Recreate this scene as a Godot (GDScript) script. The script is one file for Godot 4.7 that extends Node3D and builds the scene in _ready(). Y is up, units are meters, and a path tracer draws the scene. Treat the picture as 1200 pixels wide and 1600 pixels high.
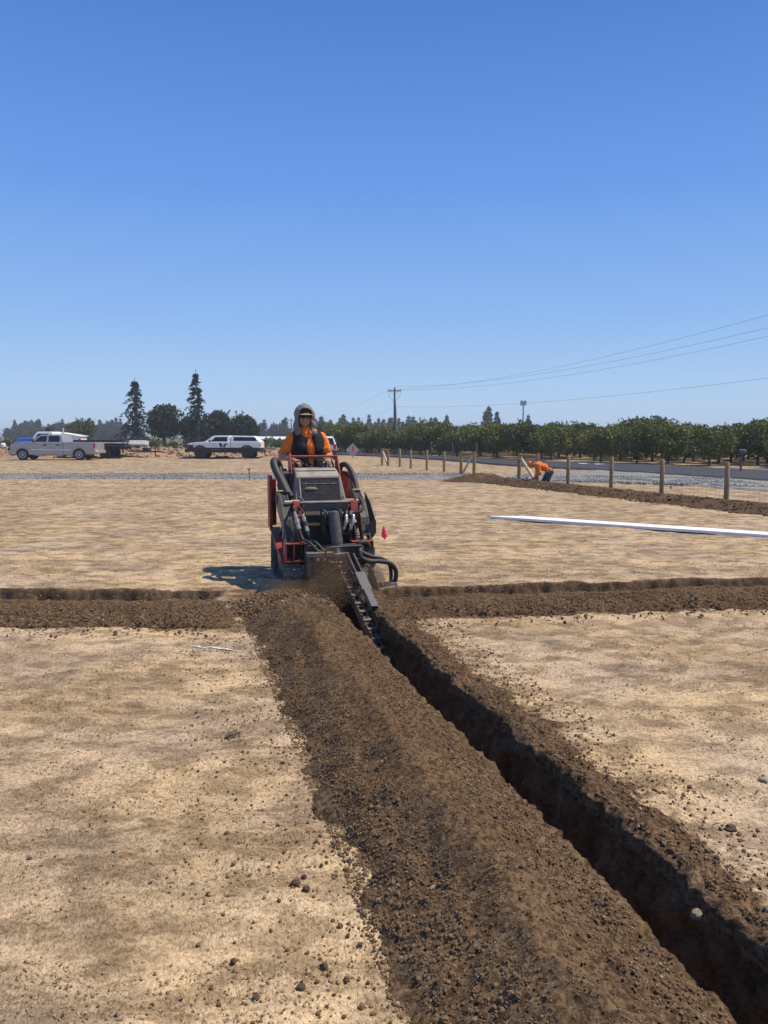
extends Node3D
# A trencher cutting through a dry building plot; units are metres, the camera stands near the origin and looks along -z.

var M := {}
var nz := FastNoiseLite.new()
var nf := FastNoiseLite.new()
var rng := RandomNumberGenerator.new()
var used := {}

func _ready() -> void:
	rng.seed = 7
	# ---- camera ----
	var cam := Camera3D.new()
	cam.name = "camera"
	cam.fov = 67.82
	cam.position = Vector3(0, 1.75, 0)
	cam.rotation_degrees = Vector3(-5.71, 0, 0)
	cam.near = 0.05
	cam.far = 6000.0
	add_child(cam)
	cam.current = true
	# ---- sky and haze ----
	var sm := PanoramaSkyMaterial.new()
	sm.panorama = clear_sky()
	var sky := Sky.new()
	sky.sky_material = sm
	var env := Environment.new()
	env.background_mode = Environment.BG_SKY
	env.sky = sky
	env.tonemap_mode = Environment.TONE_MAPPER_LINEAR
	env.tonemap_exposure = 1.0
	env.sdfgi_enabled = true
	env.ssao_enabled = true
	env.ssil_enabled = true
	env.volumetric_fog_enabled = true
	env.volumetric_fog_density = 0.0
	env.fog_enabled = true
	env.fog_density = 0.0007
	env.fog_light_color = Color(0.90, 0.93, 0.96)
	var we := WorldEnvironment.new()
	we.name = "world_environment"
	we.environment = env
	add_child(we)
	# ---- sun: high on the right, a little on the camera's side ----
	var sun := DirectionalLight3D.new()
	sun.name = "sun"
	sun.light_energy = 1.6
	sun.light_color = Color(1.0, 0.95, 0.87)
	sun.light_angular_distance = 0.5
	sun.shadow_enabled = true
	sun.sky_mode = DirectionalLight3D.SKY_MODE_LIGHT_ONLY
	add_child(sun)
	sun.look_at_from_position(Vector3(0.50, 0.86, -0.10), Vector3.ZERO, Vector3.UP)
	# ---- everything else ----
	nz.noise_type = FastNoiseLite.TYPE_SIMPLEX
	nz.fractal_type = FastNoiseLite.FRACTAL_NONE
	nz.frequency = 1.0
	nz.seed = 3
	nf.noise_type = FastNoiseLite.TYPE_SIMPLEX
	nf.fractal_type = FastNoiseLite.FRACTAL_FBM
	nf.fractal_octaves = 4
	nf.frequency = 1.0
	nf.seed = 11
	make_materials()
	build_ground()
	build_roads()
	build_heaps()
	build_orchard()
	build_far_trees()
	build_poles_and_wires()
	build_fence()
	build_vehicles()
	build_machine()
	build_operator()
	build_fence_worker()
	build_small_things()

func clear_sky() -> ImageTexture:
	# clear summer air: linear colours by the sine of the height above the horizon
	var stops := [[-1.0, Color(0.30, 0.24, 0.17)], [-0.02, Color(0.42, 0.36, 0.28)], [0.0, Color(0.55, 0.71, 0.90)], [0.067, Color(0.41, 0.62, 0.90)], [0.15, Color(0.27, 0.49, 0.885)], [0.294, Color(0.145, 0.34, 0.815)], [0.462, Color(0.084, 0.226, 0.63)], [1.0, Color(0.06, 0.16, 0.46)]]
	var im := Image.create(32, 1024, false, Image.FORMAT_RGBF)
	for r in 1024:
		var y := sin(PI * (0.5 - (r + 0.5) / 1024.0))
		var c: Color = stops[0][1]
		for i in stops.size() - 1:
			if y >= stops[i][0]: c = stops[i][1].lerp(stops[i + 1][1], (y - stops[i][0]) / (stops[i + 1][0] - stops[i][0]))
		for x in 32: im.set_pixel(x, r, c)
	return ImageTexture.create_from_image(im)

# ------------------------------------------------------------------ naming
func numbered(called: String) -> String:
	var n: int = used.get(called, 0)
	used[called] = n + 1
	return called if n == 0 else "%s_%03d" % [called, n]

func tag(o: Node, label: String, category: String, group := "", kind := "") -> Node:
	if label: o.set_meta("label", label)
	if category: o.set_meta("category", category)
	if group: o.set_meta("group", group)
	if kind: o.set_meta("kind", kind)
	return o

func thing(called: String, label: String, category: String, at := Vector3.ZERO, turn := 0.0, group := "") -> Node3D:
	var o := Node3D.new()
	o.name = numbered(called)
	add_child(o, true)
	o.position = at
	o.rotation.y = turn
	tag(o, label, category, group)
	return o

func part(called: String, mesh: Mesh, m: Material, parent: Node) -> MeshInstance3D:
	var o := MeshInstance3D.new()
	o.name = called if parent != self else numbered(called)
	o.mesh = mesh
	o.material_override = m
	parent.add_child(o, true)
	return o

func copy(o: Node3D, at: Vector3, turn: float, label: String, group := "") -> Node3D:
	var c: Node3D = o.duplicate()
	c.name = numbered(String(o.name).trim_suffix("_000"))
	add_child(c, true)
	c.position = at
	c.rotation.y = turn
	c.set_meta("label", label)
	if group: c.set_meta("group", group)
	return c

# ------------------------------------------------------------------ materials
func lin(r: float, g: float, b: float) -> Color:
	return Color(r, g, b).linear_to_srgb()

func noise_tex(c0: Color, c1: Color, freq: float, seed_: int, size := 256, octaves := 4, lo := 0.3, hi := 0.7, gain := 0.5) -> NoiseTexture2D:
	var n := FastNoiseLite.new()
	n.noise_type = FastNoiseLite.TYPE_SIMPLEX
	n.frequency = freq
	n.fractal_octaves = octaves
	n.fractal_gain = gain
	n.seed = seed_
	var t := NoiseTexture2D.new()
	t.width = size
	t.height = size
	t.seamless = true
	t.noise = n
	var g := Gradient.new()
	g.set_color(0, c0)
	g.set_color(1, c1)
	g.set_offset(0, lo)
	g.set_offset(1, hi)
	t.color_ramp = g
	return t

func bump_tex(freq: float, seed_: int, strength: float, size := 256, octaves := 4, gain := 0.5) -> NoiseTexture2D:
	var n := FastNoiseLite.new()
	n.noise_type = FastNoiseLite.TYPE_SIMPLEX
	n.frequency = freq
	n.fractal_octaves = octaves
	n.fractal_gain = gain
	n.seed = seed_
	var t := NoiseTexture2D.new()
	t.width = size
	t.height = size
	t.seamless = true
	t.as_normal_map = true
	t.bump_strength = strength
	t.noise = n
	return t

func mat(called: String, c: Color, rough := 0.8, metal := 0.0) -> StandardMaterial3D:
	var m := StandardMaterial3D.new()
	m.resource_name = called
	m.albedo_color = c
	m.roughness = rough
	m.metallic = metal
	M[called] = m
	return m

func mottled(called: String, c0: Color, c1: Color, rough: float, scale: float, freq := 0.02, metal := 0.0, lo := 0.35, hi := 0.65) -> StandardMaterial3D:
	var m := mat(called, Color.WHITE, rough, metal)
	m.albedo_texture = noise_tex(c0, c1, freq, called.hash() % 1000, 256, 5, lo, hi)
	m.uv1_triplanar = true
	m.uv1_scale = Vector3.ONE * scale
	return m

func make_materials() -> void:
	# earth: vertex colours carry the soil kinds, the texture a fine grain
	var g := mat("earth", Color.WHITE, 0.95)
	g.vertex_color_use_as_albedo = true
	g.metallic_specular = 0.25
	g.albedo_texture = noise_tex(Color(0.72, 0.70, 0.675), Color(1, 1, 1), 0.05, 5, 1024, 6, 0.22, 0.58, 0.72)
	g.detail_enabled = true
	g.detail_blend_mode = BaseMaterial3D.BLEND_MODE_MUL
	g.detail_uv_layer = BaseMaterial3D.DETAIL_UV_2
	g.detail_albedo = noise_tex(Color(0.78, 0.765, 0.75), Color(1, 1, 1), 0.006, 25, 2048, 9, 0.33, 0.58, 0.64)
	g.uv2_triplanar = true
	g.uv2_world_triplanar = true
	g.uv2_scale = Vector3(0.14, 0.24, 0.24)
	g.normal_enabled = true
	g.normal_texture = bump_tex(0.09, 9, 5.0, 1024, 7, 0.7)
	g.normal_scale = 1.0
	g.uv1_triplanar = true
	g.uv1_world_triplanar = true
	g.uv1_scale = Vector3.ONE * 0.6
	var d := mat("dug_soil", Color.WHITE, 0.95)
	d.vertex_color_use_as_albedo = true
	d.metallic_specular = 0.2
	d.albedo_texture = noise_tex(Color(0.58, 0.56, 0.54), Color(1, 1, 1), 0.02, 15, 1024, 8, 0.3, 0.62, 0.65)
	d.normal_enabled = true
	d.normal_texture = bump_tex(0.03, 19, 10.0, 1024, 7, 0.65)
	d.uv1_triplanar = true
	d.uv1_world_triplanar = true
	d.uv1_scale = Vector3.ONE * 1.1
	var cl := mat("clod", Color.WHITE, 0.95)
	cl.vertex_color_use_as_albedo = true
	cl.metallic_specular = 0.2
	mottled("asphalt", lin(0.026, 0.027, 0.030), lin(0.040, 0.041, 0.044), 0.9, 0.7, 0.05)
	mottled("gravel", lin(0.22, 0.21, 0.185), lin(0.30, 0.285, 0.25), 0.95, 0.8, 0.12, 0.0, 0.3, 0.7).metallic_specular = 0.15
	mat("white_paint", lin(0.75, 0.75, 0.74), 0.7)
	mat("chalk", lin(0.62, 0.6, 0.57), 0.95)
	# machine
	mottled("red_paint", lin(0.30, 0.034, 0.022), lin(0.36, 0.062, 0.042), 0.5, 2.0, 0.015)
	mottled("black_steel", lin(0.018, 0.018, 0.02), lin(0.055, 0.05, 0.045), 0.5, 3.0, 0.02)
	mottled("grey_steel", lin(0.065, 0.061, 0.055), lin(0.10, 0.09, 0.076), 0.5, 2.0, 0.015)
	mottled("dusty_grey", lin(0.25, 0.225, 0.185), lin(0.36, 0.315, 0.25), 0.75, 1.2, 0.012)
	mottled("worn_steel", lin(0.14, 0.13, 0.12), lin(0.3, 0.27, 0.23), 0.45, 6.0, 0.03, 0.4)
	mottled("caked_steel", lin(0.17, 0.125, 0.085), lin(0.27, 0.22, 0.165), 0.85, 4.0, 0.03)
	mottled("chrome", lin(0.42, 0.40, 0.37), lin(0.58, 0.56, 0.52), 0.38, 6.0, 0.03, 0.6)
	mottled("hose_rubber", lin(0.022, 0.021, 0.02), lin(0.045, 0.041, 0.036), 0.6, 5.0, 0.03)
	mottled("track_rubber", lin(0.12, 0.105, 0.085), lin(0.27, 0.23, 0.18), 0.9, 4.0, 0.03)
	mottled("dusty_rubber", lin(0.025, 0.024, 0.023), lin(0.09, 0.078, 0.062), 0.85, 3.0, 0.02)
	mat("yellow_label", lin(0.72, 0.55, 0.05), 0.6)
	mat("cream_label", lin(0.62, 0.52, 0.3), 0.6)
	mottled("chain_steel", lin(0.10, 0.07, 0.046), lin(0.25, 0.185, 0.13), 0.75, 9.0, 0.04)
	# people
	mottled("skin", lin(0.40, 0.215, 0.13), lin(0.45, 0.25, 0.155), 0.6, 8.0, 0.03)
	mat("lip_skin", lin(0.26, 0.11, 0.085), 0.6)
	mottled("orange_cloth", lin(0.78, 0.16, 0.012), lin(0.9, 0.24, 0.03), 0.9, 5.0, 0.02)
	mottled("vest_cloth", lin(0.007, 0.008, 0.012), lin(0.018, 0.018, 0.023), 0.9, 5.0, 0.02)
	mottled("hood_cloth", lin(0.17, 0.155, 0.14), lin(0.27, 0.245, 0.22), 0.95, 6.0, 0.03)
	mottled("denim", lin(0.03, 0.045, 0.085), lin(0.07, 0.095, 0.15), 0.9, 6.0, 0.03)
	mat("cap_cloth", lin(0.03, 0.03, 0.03), 0.9)
	mat("cap_brim", lin(0.42, 0.34, 0.2), 0.8)
	mat("dark_lens", lin(0.008, 0.008, 0.009), 0.12)
	mat("hair", lin(0.015, 0.011, 0.009), 0.7)
	mat("leather", lin(0.06, 0.035, 0.02), 0.8)
	# vehicles
	var sv := mottled("silver_paint", lin(0.37, 0.36, 0.345), lin(0.42, 0.41, 0.39), 0.35, 0.8, 0.01, 0.35)
	sv.clearcoat_enabled = true
	sv.clearcoat = 0.5
	var wp := mottled("white_body", lin(0.79, 0.79, 0.77), lin(0.84, 0.84, 0.82), 0.35, 0.8, 0.01)
	wp.clearcoat_enabled = true
	wp.clearcoat = 0.5
	mottled("blue_paint", lin(0.03, 0.19, 0.48), lin(0.05, 0.25, 0.55), 0.35, 0.8, 0.01)
	mottled("black_body", lin(0.012, 0.012, 0.013), lin(0.035, 0.032, 0.03), 0.5, 1.0, 0.02)
	mat("tinted_glass", lin(0.012, 0.014, 0.017), 0.06)
	mat("blue_glass", lin(0.05, 0.09, 0.17), 0.06)
	mottled("tyre", lin(0.022, 0.021, 0.02), lin(0.07, 0.062, 0.05), 0.9, 3.0, 0.02)
	mat("rim_silver", lin(0.5, 0.5, 0.5), 0.35, 0.6)
	mat("rim_black", lin(0.02, 0.02, 0.02), 0.4)
	mat("tail_red", lin(0.42, 0.015, 0.015), 0.25)
	mat("lamp_clear", lin(0.5, 0.5, 0.48), 0.15)
	mat("leaf_print", lin(0.02, 0.09, 0.035), 0.6)
	mat("grey_print", lin(0.33, 0.36, 0.36), 0.6)
	mat("red_print", lin(0.45, 0.22, 0.2), 0.6)
	# wood, fence, signs
	mottled("post_wood", lin(0.27, 0.18, 0.07), lin(0.41, 0.29, 0.125), 0.9, 2.0, 0.03)
	mottled("pale_wood", lin(0.55, 0.43, 0.25), lin(0.66, 0.53, 0.33), 0.9, 2.0, 0.03)
	mottled("pole_wood", lin(0.13, 0.10, 0.075), lin(0.23, 0.185, 0.14), 0.9, 0.8, 0.03)
	mat("wire", lin(0.26, 0.26, 0.25), 0.5, 0.6)
	mat("cable", lin(0.17, 0.17, 0.175), 0.7)
	mat("sign_back", lin(0.42, 0.43, 0.44), 0.4, 0.5)
	mat("flag_orange", lin(0.85, 0.09, 0.04), 0.8)
	mat("flag_pink", lin(0.9, 0.06, 0.13), 0.8)
	mat("pvc", lin(0.84, 0.825, 0.80), 0.8).metallic_specular = 0.2
	mat("galvanised", lin(0.38, 0.39, 0.4), 0.45, 0.6)
	mat("green_sign", lin(0.02, 0.2, 0.1), 0.5)
	# plants
	for a in [["hazel_leaf", lin(0.175, 0.195, 0.06), 0.0], ["hazel_leaf_yellow", lin(0.215, 0.215, 0.065), 0.0], ["hazel_leaf_deep", lin(0.13, 0.16, 0.055), 0.0], ["oak_leaf", lin(0.05, 0.07, 0.026), 0.0], ["fir_needle", lin(0.034, 0.052, 0.028), 0.0], ["shrub_leaf", lin(0.10, 0.125, 0.035), 0.0]]:
		var f := mat(a[0], Color.WHITE, 0.7)
		f.vertex_color_use_as_albedo = true
		f.albedo_color = a[1]
		f.backlight_enabled = true
		f.backlight = Color(0.42, 0.46, 0.2)
		f.metallic_specular = 0.3
	mottled("bark", lin(0.06, 0.048, 0.036), lin(0.12, 0.098, 0.075), 0.95, 2.0, 0.05)

# ------------------------------------------------------------------ mesh helpers
class MB:
	var st := SurfaceTool.new()
	func _init() -> void:
		st.begin(Mesh.PRIMITIVE_TRIANGLES)
	func smooth(on: bool) -> void:
		st.set_smooth_group(0 if on else -1)
	func tri(a: Vector3, b: Vector3, c: Vector3) -> void:   # counter-clockwise seen from outside
		st.add_vertex(a)
		st.add_vertex(c)
		st.add_vertex(b)
	func quad(a: Vector3, b: Vector3, c: Vector3, d: Vector3) -> void:
		tri(a, b, c)
		tri(a, c, d)
	func face(p: Array, inside: Vector3) -> void:           # a flat convex face, turned away from a point inside
		var n: Vector3 = (p[1] - p[0]).cross(p[2] - p[0])
		var mid := Vector3.ZERO
		for v in p: mid += v
		mid /= p.size()
		if n.dot(mid - inside) < 0.0: p.reverse()
		for i in range(1, p.size() - 1): tri(p[0], p[i], p[i + 1])
	func box(c: Vector3, s: Vector3, bevel := 0.0, b := Basis.IDENTITY) -> void:
		smooth(false)
		var h := s / 2.0
		var e := minf(bevel, minf(h.x, minf(h.y, h.z)) * 0.9)
		if e <= 0.0:
			for ax in 3:
				for sg in [-1.0, 1.0]:
					var q := []
					for k in [[-1, -1], [1, -1], [1, 1], [-1, 1]]:
						var v := Vector3.ZERO
						v[ax] = sg * h[ax]
						v[(ax + 1) % 3] = k[0] * h[(ax + 1) % 3]
						v[(ax + 2) % 3] = k[1] * h[(ax + 2) % 3]
						q.append(c + b * v)
					face(q, c)
			return
		var vert := func(ax: int, sx: float, sy: float, sz: float) -> Vector3:
			var sg := Vector3(sx, sy, sz)
			var v := Vector3.ZERO
			for i in 3: v[i] = sg[i] * (h[i] if i == ax else h[i] - e)
			return c + b * v
		for ax in 3:
			for sg in [-1.0, 1.0]:
				var q := []
				for k in [[-1, -1], [1, -1], [1, 1], [-1, 1]]:
					var t := Vector3.ZERO
					t[ax] = sg
					t[(ax + 1) % 3] = k[0]
					t[(ax + 2) % 3] = k[1]
					q.append(vert.call(ax, t.x, t.y, t.z))
				face(q, c)
		for ax in 3:                                        # edges that run along ax
			for s1 in [-1.0, 1.0]:
				for s2 in [-1.0, 1.0]:
					var lo := Vector3.ZERO
					lo[(ax + 1) % 3] = s1
					lo[(ax + 2) % 3] = s2
					var hi := lo
					lo[ax] = -1
					hi[ax] = 1
					var u := (ax + 1) % 3
					var w := (ax + 2) % 3
					face([vert.call(u, lo.x, lo.y, lo.z), vert.call(u, hi.x, hi.y, hi.z), vert.call(w, hi.x, hi.y, hi.z), vert.call(w, lo.x, lo.y, lo.z)], c)
		for sx in [-1.0, 1.0]:
			for sy in [-1.0, 1.0]:
				for sz in [-1.0, 1.0]:
					face([vert.call(0, sx, sy, sz), vert.call(1, sx, sy, sz), vert.call(2, sx, sy, sz)], c)
	func bar(a: Vector3, b: Vector3, w: float, h: float, bevel := 0.0) -> void:   # a box from a to b
		var z := (b - a).normalized()
		var up := Vector3.UP if absf(z.y) < 0.95 else Vector3.RIGHT
		var x := up.cross(z).normalized()
		box((a + b) / 2.0, Vector3(w, h, a.distance_to(b)), bevel, Basis(x, z.cross(x), z))
	func tube(p: Array, r, sides := 8, caps := true) -> void:
		var n := p.size()
		var rings := []
		var x := Vector3.ZERO
		for i in n:
			var z: Vector3 = (p[mini(i + 1, n - 1)] - p[maxi(i - 1, 0)]).normalized()
			if i == 0:
				x = (Vector3.UP if absf(z.y) < 0.9 else Vector3.RIGHT).cross(z).normalized()
			else:
				x = (x - z * x.dot(z)).normalized()
			var y := z.cross(x)
			var rad: float = r[i] if r is Array else r
			var ring := PackedVector3Array()
			for k in sides:
				var an := TAU * k / sides
				ring.append(p[i] + (x * cos(an) + y * sin(an)) * rad)
			rings.append(ring)
		smooth(true)
		for i in n - 1:
			for k in sides:
				var k2 := (k + 1) % sides
				quad(rings[i][k], rings[i][k2], rings[i + 1][k2], rings[i + 1][k])
		if caps:
			smooth(false)
			for k in range(1, sides - 1):
				tri(rings[0][0], rings[0][k + 1], rings[0][k])
				tri(rings[n - 1][0], rings[n - 1][k], rings[n - 1][k + 1])
	func lathe(o: Vector3, axis: Vector3, prof: Array, sides := 24) -> void:      # prof: Vector2(radius, along)
		var x := (Vector3.UP if absf(axis.y) < 0.9 else Vector3.RIGHT).cross(axis).normalized()
		var y := axis.cross(x)
		for i in prof.size() - 1:
			smooth(false)
			for k in sides:
				var a0 := TAU * k / sides
				var a1 := TAU * (k + 1) / sides
				var d0 := x * cos(a0) + y * sin(a0)
				var d1 := x * cos(a1) + y * sin(a1)
				var p: Vector2 = prof[i]
				var q: Vector2 = prof[i + 1]
				quad(o + axis * p.y + d0 * p.x, o + axis * p.y + d1 * p.x, o + axis * q.y + d1 * q.x, o + axis * q.y + d0 * q.x)
	func prism(poly: PackedVector2Array, z0: float, z1: float, xf := Transform3D.IDENTITY, bevel := 0.0, shrink = null) -> void:
		# a polygon in x, y pushed from z0 to z1; shrink(y) gives the half width that replaces z0 and z1
		smooth(false)
		var n := poly.size()
		var area := 0.0
		for i in n: area += poly[i].cross(poly[(i + 1) % n])
		if area < 0.0:
			poly = poly.duplicate()
			poly.reverse()
		var inner := PackedVector2Array()
		for i in n:
			var e0 := (poly[i] - poly[(i + n - 1) % n]).normalized()
			var e1 := (poly[(i + 1) % n] - poly[i]).normalized()
			var nn := Vector2(-(e0.y + e1.y), e0.x + e1.x)
			nn = nn.normalized() if nn.length() > 0.001 else Vector2(-e0.y, e0.x)
			inner.append(poly[i] + nn * bevel)
		var at := func(p: Vector2, side: float, inset: float) -> Vector3:
			if shrink != null:
				var w: float = shrink.call(p.y) - inset
				return xf * Vector3(p.x, p.y, w * side)
			return xf * Vector3(p.x, p.y, (z0 + inset) if side < 0.0 else (z1 - inset))
		var idx := Geometry2D.triangulate_polygon(poly)
		for i in range(0, idx.size(), 3):
			var t := [idx[i], idx[i + 1], idx[i + 2]]
			var ar := (poly[t[1]] - poly[t[0]]).cross(poly[t[2]] - poly[t[0]])
			if ar < 0: t.reverse()
			tri(at.call(inner[t[0]], 1.0, 0.0), at.call(inner[t[1]], 1.0, 0.0), at.call(inner[t[2]], 1.0, 0.0))
			tri(at.call(inner[t[0]], -1.0, 0.0), at.call(inner[t[2]], -1.0, 0.0), at.call(inner[t[1]], -1.0, 0.0))
		for i in n:
			var j := (i + 1) % n
			quad(at.call(poly[i], -1.0, bevel), at.call(poly[j], -1.0, bevel), at.call(poly[j], 1.0, bevel), at.call(poly[i], 1.0, bevel))
			if bevel > 0.0:
				quad(at.call(poly[i], 1.0, bevel), at.call(poly[j], 1.0, bevel), at.call(inner[j], 1.0, 0.0), at.call(inner[i], 1.0, 0.0))
				quad(at.call(inner[i], -1.0, 0.0), at.call(inner[j], -1.0, 0.0), at.call(poly[j], -1.0, bevel), at.call(poly[i], -1.0, bevel))
	func done() -> ArrayMesh:
		st.generate_normals()
		return st.commit()

func spline(p: Array, per := 6) -> Array:                 # a smooth line through the points
	var c := Curve3D.new()
	for i in p.size():
		var t: Vector3 = (p[mini(i + 1, p.size() - 1)] - p[maxi(i - 1, 0)]) / 6.0
		c.add_point(p[i], -t, t)
	var out := []
	for i in (p.size() - 1) * per + 1:
		out.append(c.samplef(float(i) / per))
	return out

func poly2(a: Array) -> PackedVector2Array:
	var p := PackedVector2Array()
	for i in range(0, a.size(), 2): p.append(Vector2(a[i], a[i + 1]))
	return p

func grid_mesh(nu: int, nv: int, pos: PackedVector3Array, col: PackedColorArray) -> ArrayMesh:
	# an indexed sheet of nu x nv points with smooth normals, y mostly up; u runs right and v away from the viewer
	var nor := PackedVector3Array()
	nor.resize(pos.size())
	for j in nv:
		var j0 := maxi(j - 1, 0) * nu
		var j1 := mini(j + 1, nv - 1) * nu
		for i in nu:
			var du: Vector3 = pos[j * nu + mini(i + 1, nu - 1)] - pos[j * nu + maxi(i - 1, 0)]
			var dv: Vector3 = pos[j1 + i] - pos[j0 + i]
			nor[j * nu + i] = du.cross(dv).normalized()
	var ix := PackedInt32Array()
	ix.resize((nu - 1) * (nv - 1) * 6)
	var k := 0
	for j in nv - 1:
		for i in nu - 1:
			var a := j * nu + i
			ix[k] = a
			ix[k + 1] = a + nu
			ix[k + 2] = a + 1
			ix[k + 3] = a + 1
			ix[k + 4] = a + nu
			ix[k + 5] = a + nu + 1
			k += 6
	var arr := []
	arr.resize(Mesh.ARRAY_MAX)
	arr[Mesh.ARRAY_VERTEX] = pos
	arr[Mesh.ARRAY_NORMAL] = nor
	if col.size(): arr[Mesh.ARRAY_COLOR] = col
	arr[Mesh.ARRAY_INDEX] = ix
	var m := ArrayMesh.new()
	m.add_surface_from_arrays(Mesh.PRIMITIVE_TRIANGLES, arr)
	return m

# surface nets over tapered capsules [a, b, ra, rb], joined by a smooth minimum of width k; holes are capsules taken away, planes are [normal, distance] that cut
func nets(st: SurfaceTool, bones: Array, cell: float, k: float, holes := [], planes := [], wrinkle := 0.0, wfreq := 9.0) -> void:
	var lo := Vector3.INF
	var hi := -Vector3.INF
	for b in bones:
		var r: float = maxf(b[2], b[3])
		for e in 2:
			var p: Vector3 = b[e]
			lo = lo.min(p - Vector3.ONE * r)
			hi = hi.max(p + Vector3.ONE * r)
	lo -= Vector3.ONE * (cell * 2 + k * 0.3)
	hi += Vector3.ONE * (cell * 2 + k * 0.3)
	var nx := int((hi.x - lo.x) / cell) + 2
	var ny := int((hi.y - lo.y) / cell) + 2
	var nzz := int((hi.z - lo.z) / cell) + 2
	var f := PackedFloat32Array()
	f.resize(nx * ny * nzz)
	f.fill(9.0)
	for pass_ in 2:
		for b in (bones if pass_ == 0 else holes):
			var a: Vector3 = b[0]
			var ba: Vector3 = b[1] - a
			var l2 := maxf(ba.length_squared(), 1e-9)
			var ra: float = b[2]
			var rb: float = b[3]
			var m: float = maxf(ra, rb) + k + cell * 2
			var c0 := ((a.min(b[1]) - Vector3.ONE * m - lo) / cell).floor()
			var c1 := ((a.max(b[1]) + Vector3.ONE * m - lo) / cell).ceil()
			for z in range(maxi(0, int(c0.z)), mini(nzz, int(c1.z) + 1)):
				for y in range(maxi(0, int(c0.y)), mini(ny, int(c1.y) + 1)):
					var row := (z * ny + y) * nx
					for x in range(maxi(0, int(c0.x)), mini(nx, int(c1.x) + 1)):
						var pa := lo + Vector3(x, y, z) * cell - a
						var h := clampf(pa.dot(ba) / l2, 0.0, 1.0)
						var d := (pa - ba * h).length() - lerpf(ra, rb, h)
						var o := f[row + x]
						if pass_ == 1:
							f[row + x] = maxf(o, -d)
						elif o > 8.0:
							f[row + x] = d
						else:
							var hh := maxf(k - absf(o - d), 0.0) / k
							f[row + x] = minf(o, d) - hh * hh * k * 0.25
	for z in nzz:
		for y in ny:
			for x in nx:
				var i := (z * ny + y) * nx + x
				if f[i] > 0.2: continue
				var p := lo + Vector3(x, y, z) * cell
				if wrinkle > 0.0: f[i] += wrinkle * nf.get_noise_3d(p.x * wfreq, p.y * wfreq * 0.6, p.z * wfreq)
				for pl in planes: f[i] = maxf(f[i], p.dot(pl[0]) - pl[1])
	var vid := {}
	var vp := PackedVector3Array()
	for z in nzz - 1:
		for y in ny - 1:
			for x in nx - 1:
				var i := (z * ny + y) * nx + x
				var s0 := f[i] < 0.0
				var mixed := false
				for c in 8:
					if (f[i + (c & 1) + ((c >> 1) & 1) * nx + (c >> 2) * nx * ny] < 0.0) != s0:
						mixed = true
						break
				if not mixed: continue
				var acc := Vector3.ZERO
				var cnt := 0
				for c in 8:
					for ax in 3:
						if c & (1 << ax): continue
						var c2 := c | (1 << ax)
						var f0 := f[i + (c & 1) + ((c >> 1) & 1) * nx + (c >> 2) * nx * ny]
						var f1 := f[i + (c2 & 1) + ((c2 >> 1) & 1) * nx + (c2 >> 2) * nx * ny]
						if (f0 < 0.0) == (f1 < 0.0): continue
						var t := f0 / (f0 - f1)
						var q := Vector3(c & 1, (c >> 1) & 1, c >> 2)
						q[ax] = t
						acc += q
						cnt += 1
				vid[i] = vp.size()
				vp.append(lo + (Vector3(x, y, z) + acc / cnt) * cell)
	var step := [1, nx, nx * ny]
	st.set_smooth_group(0)
	for z in range(1, nzz - 1):
		for y in range(1, ny - 1):
			for x in range(1, nx - 1):
				var i := (z * ny + y) * nx + x
				for ax in 3:
					var a0 := f[i] < 0.0
					if a0 == (f[i + step[ax]] < 0.0): continue
					var u: int = step[(ax + 1) % 3]
					var v: int = step[(ax + 2) % 3]
					var q := [vp[vid[i - u - v]], vp[vid[i - v]], vp[vid[i]], vp[vid[i - u]]]
					if not a0: q.reverse()
					for o in [0, 2, 1, 0, 3, 2]: st.add_vertex(q[o])

func body(bones: Array, cell: float, k: float, holes := [], planes := [], wrinkle := 0.0, wfreq := 9.0) -> ArrayMesh:
	var mb := MB.new()
	nets(mb.st, bones, cell, k, holes, planes, wrinkle, wfreq)
	return mb.done()

# ------------------------------------------------------------------ the ground
# s runs across the trench (to the right), t along it (away); both in metres from a point on its left lip
const O2 := Vector2(0.048, -5.60)
const AX := Vector2(-0.2687, -0.9632)
const BX := Vector2(0.9632, -0.2687)
const SAND_LIGHT := Color(0.72, 0.53, 0.305)
const SAND_MID := Color(0.53, 0.388, 0.22)
const SAND_DARK := Color(0.27, 0.175, 0.088)
const SOIL := Color(0.148, 0.094, 0.052)
const SOIL_LIGHT := Color(0.22, 0.146, 0.083)
const CLAY := Color(0.21, 0.16, 0.11)

func st_of(x: float, z: float) -> Vector2:
	var d := Vector2(x, z) - O2
	return Vector2(d.dot(BX), d.dot(AX))

func xz_of(s: float, t: float) -> Vector2:
	return O2 + BX * s + AX * t

func cross_rim(x: float) -> float:                         # distance of the far lip of the cross trench
	return 8.55 + nz.get_noise_2d(x * 1.3, 40.0) * 0.025 + maxf(0.0, x + 0.5) * 0.150 + minf(0.0, x + 0.5) * 0.005

const BANK := [[13.5, 9.5], [9.0, 17.7], [7.35, 21.7], [5.85, 25.6], [4.6, 28.6], [3.0, 30.3]]

func bank_near(x: float, d: float) -> float:               # signed distance from the middle of the fence bank, positive on the road side
	var best := 99.0
	var sgn := 1.0
	for i in BANK.size() - 1:
		var a := Vector2(BANK[i][0], BANK[i][1])
		var b := Vector2(BANK[i + 1][0], BANK[i + 1][1])
		var q := Geometry2D.get_closest_point_to_segment(Vector2(x, d), a, b)
		var l := q.distance_to(Vector2(x, d))
		if l < best:
			best = l
			sgn = 1.0 if (b - a).cross(Vector2(x, d) - q) < 0.0 else -1.0
	return best * sgn

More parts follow.
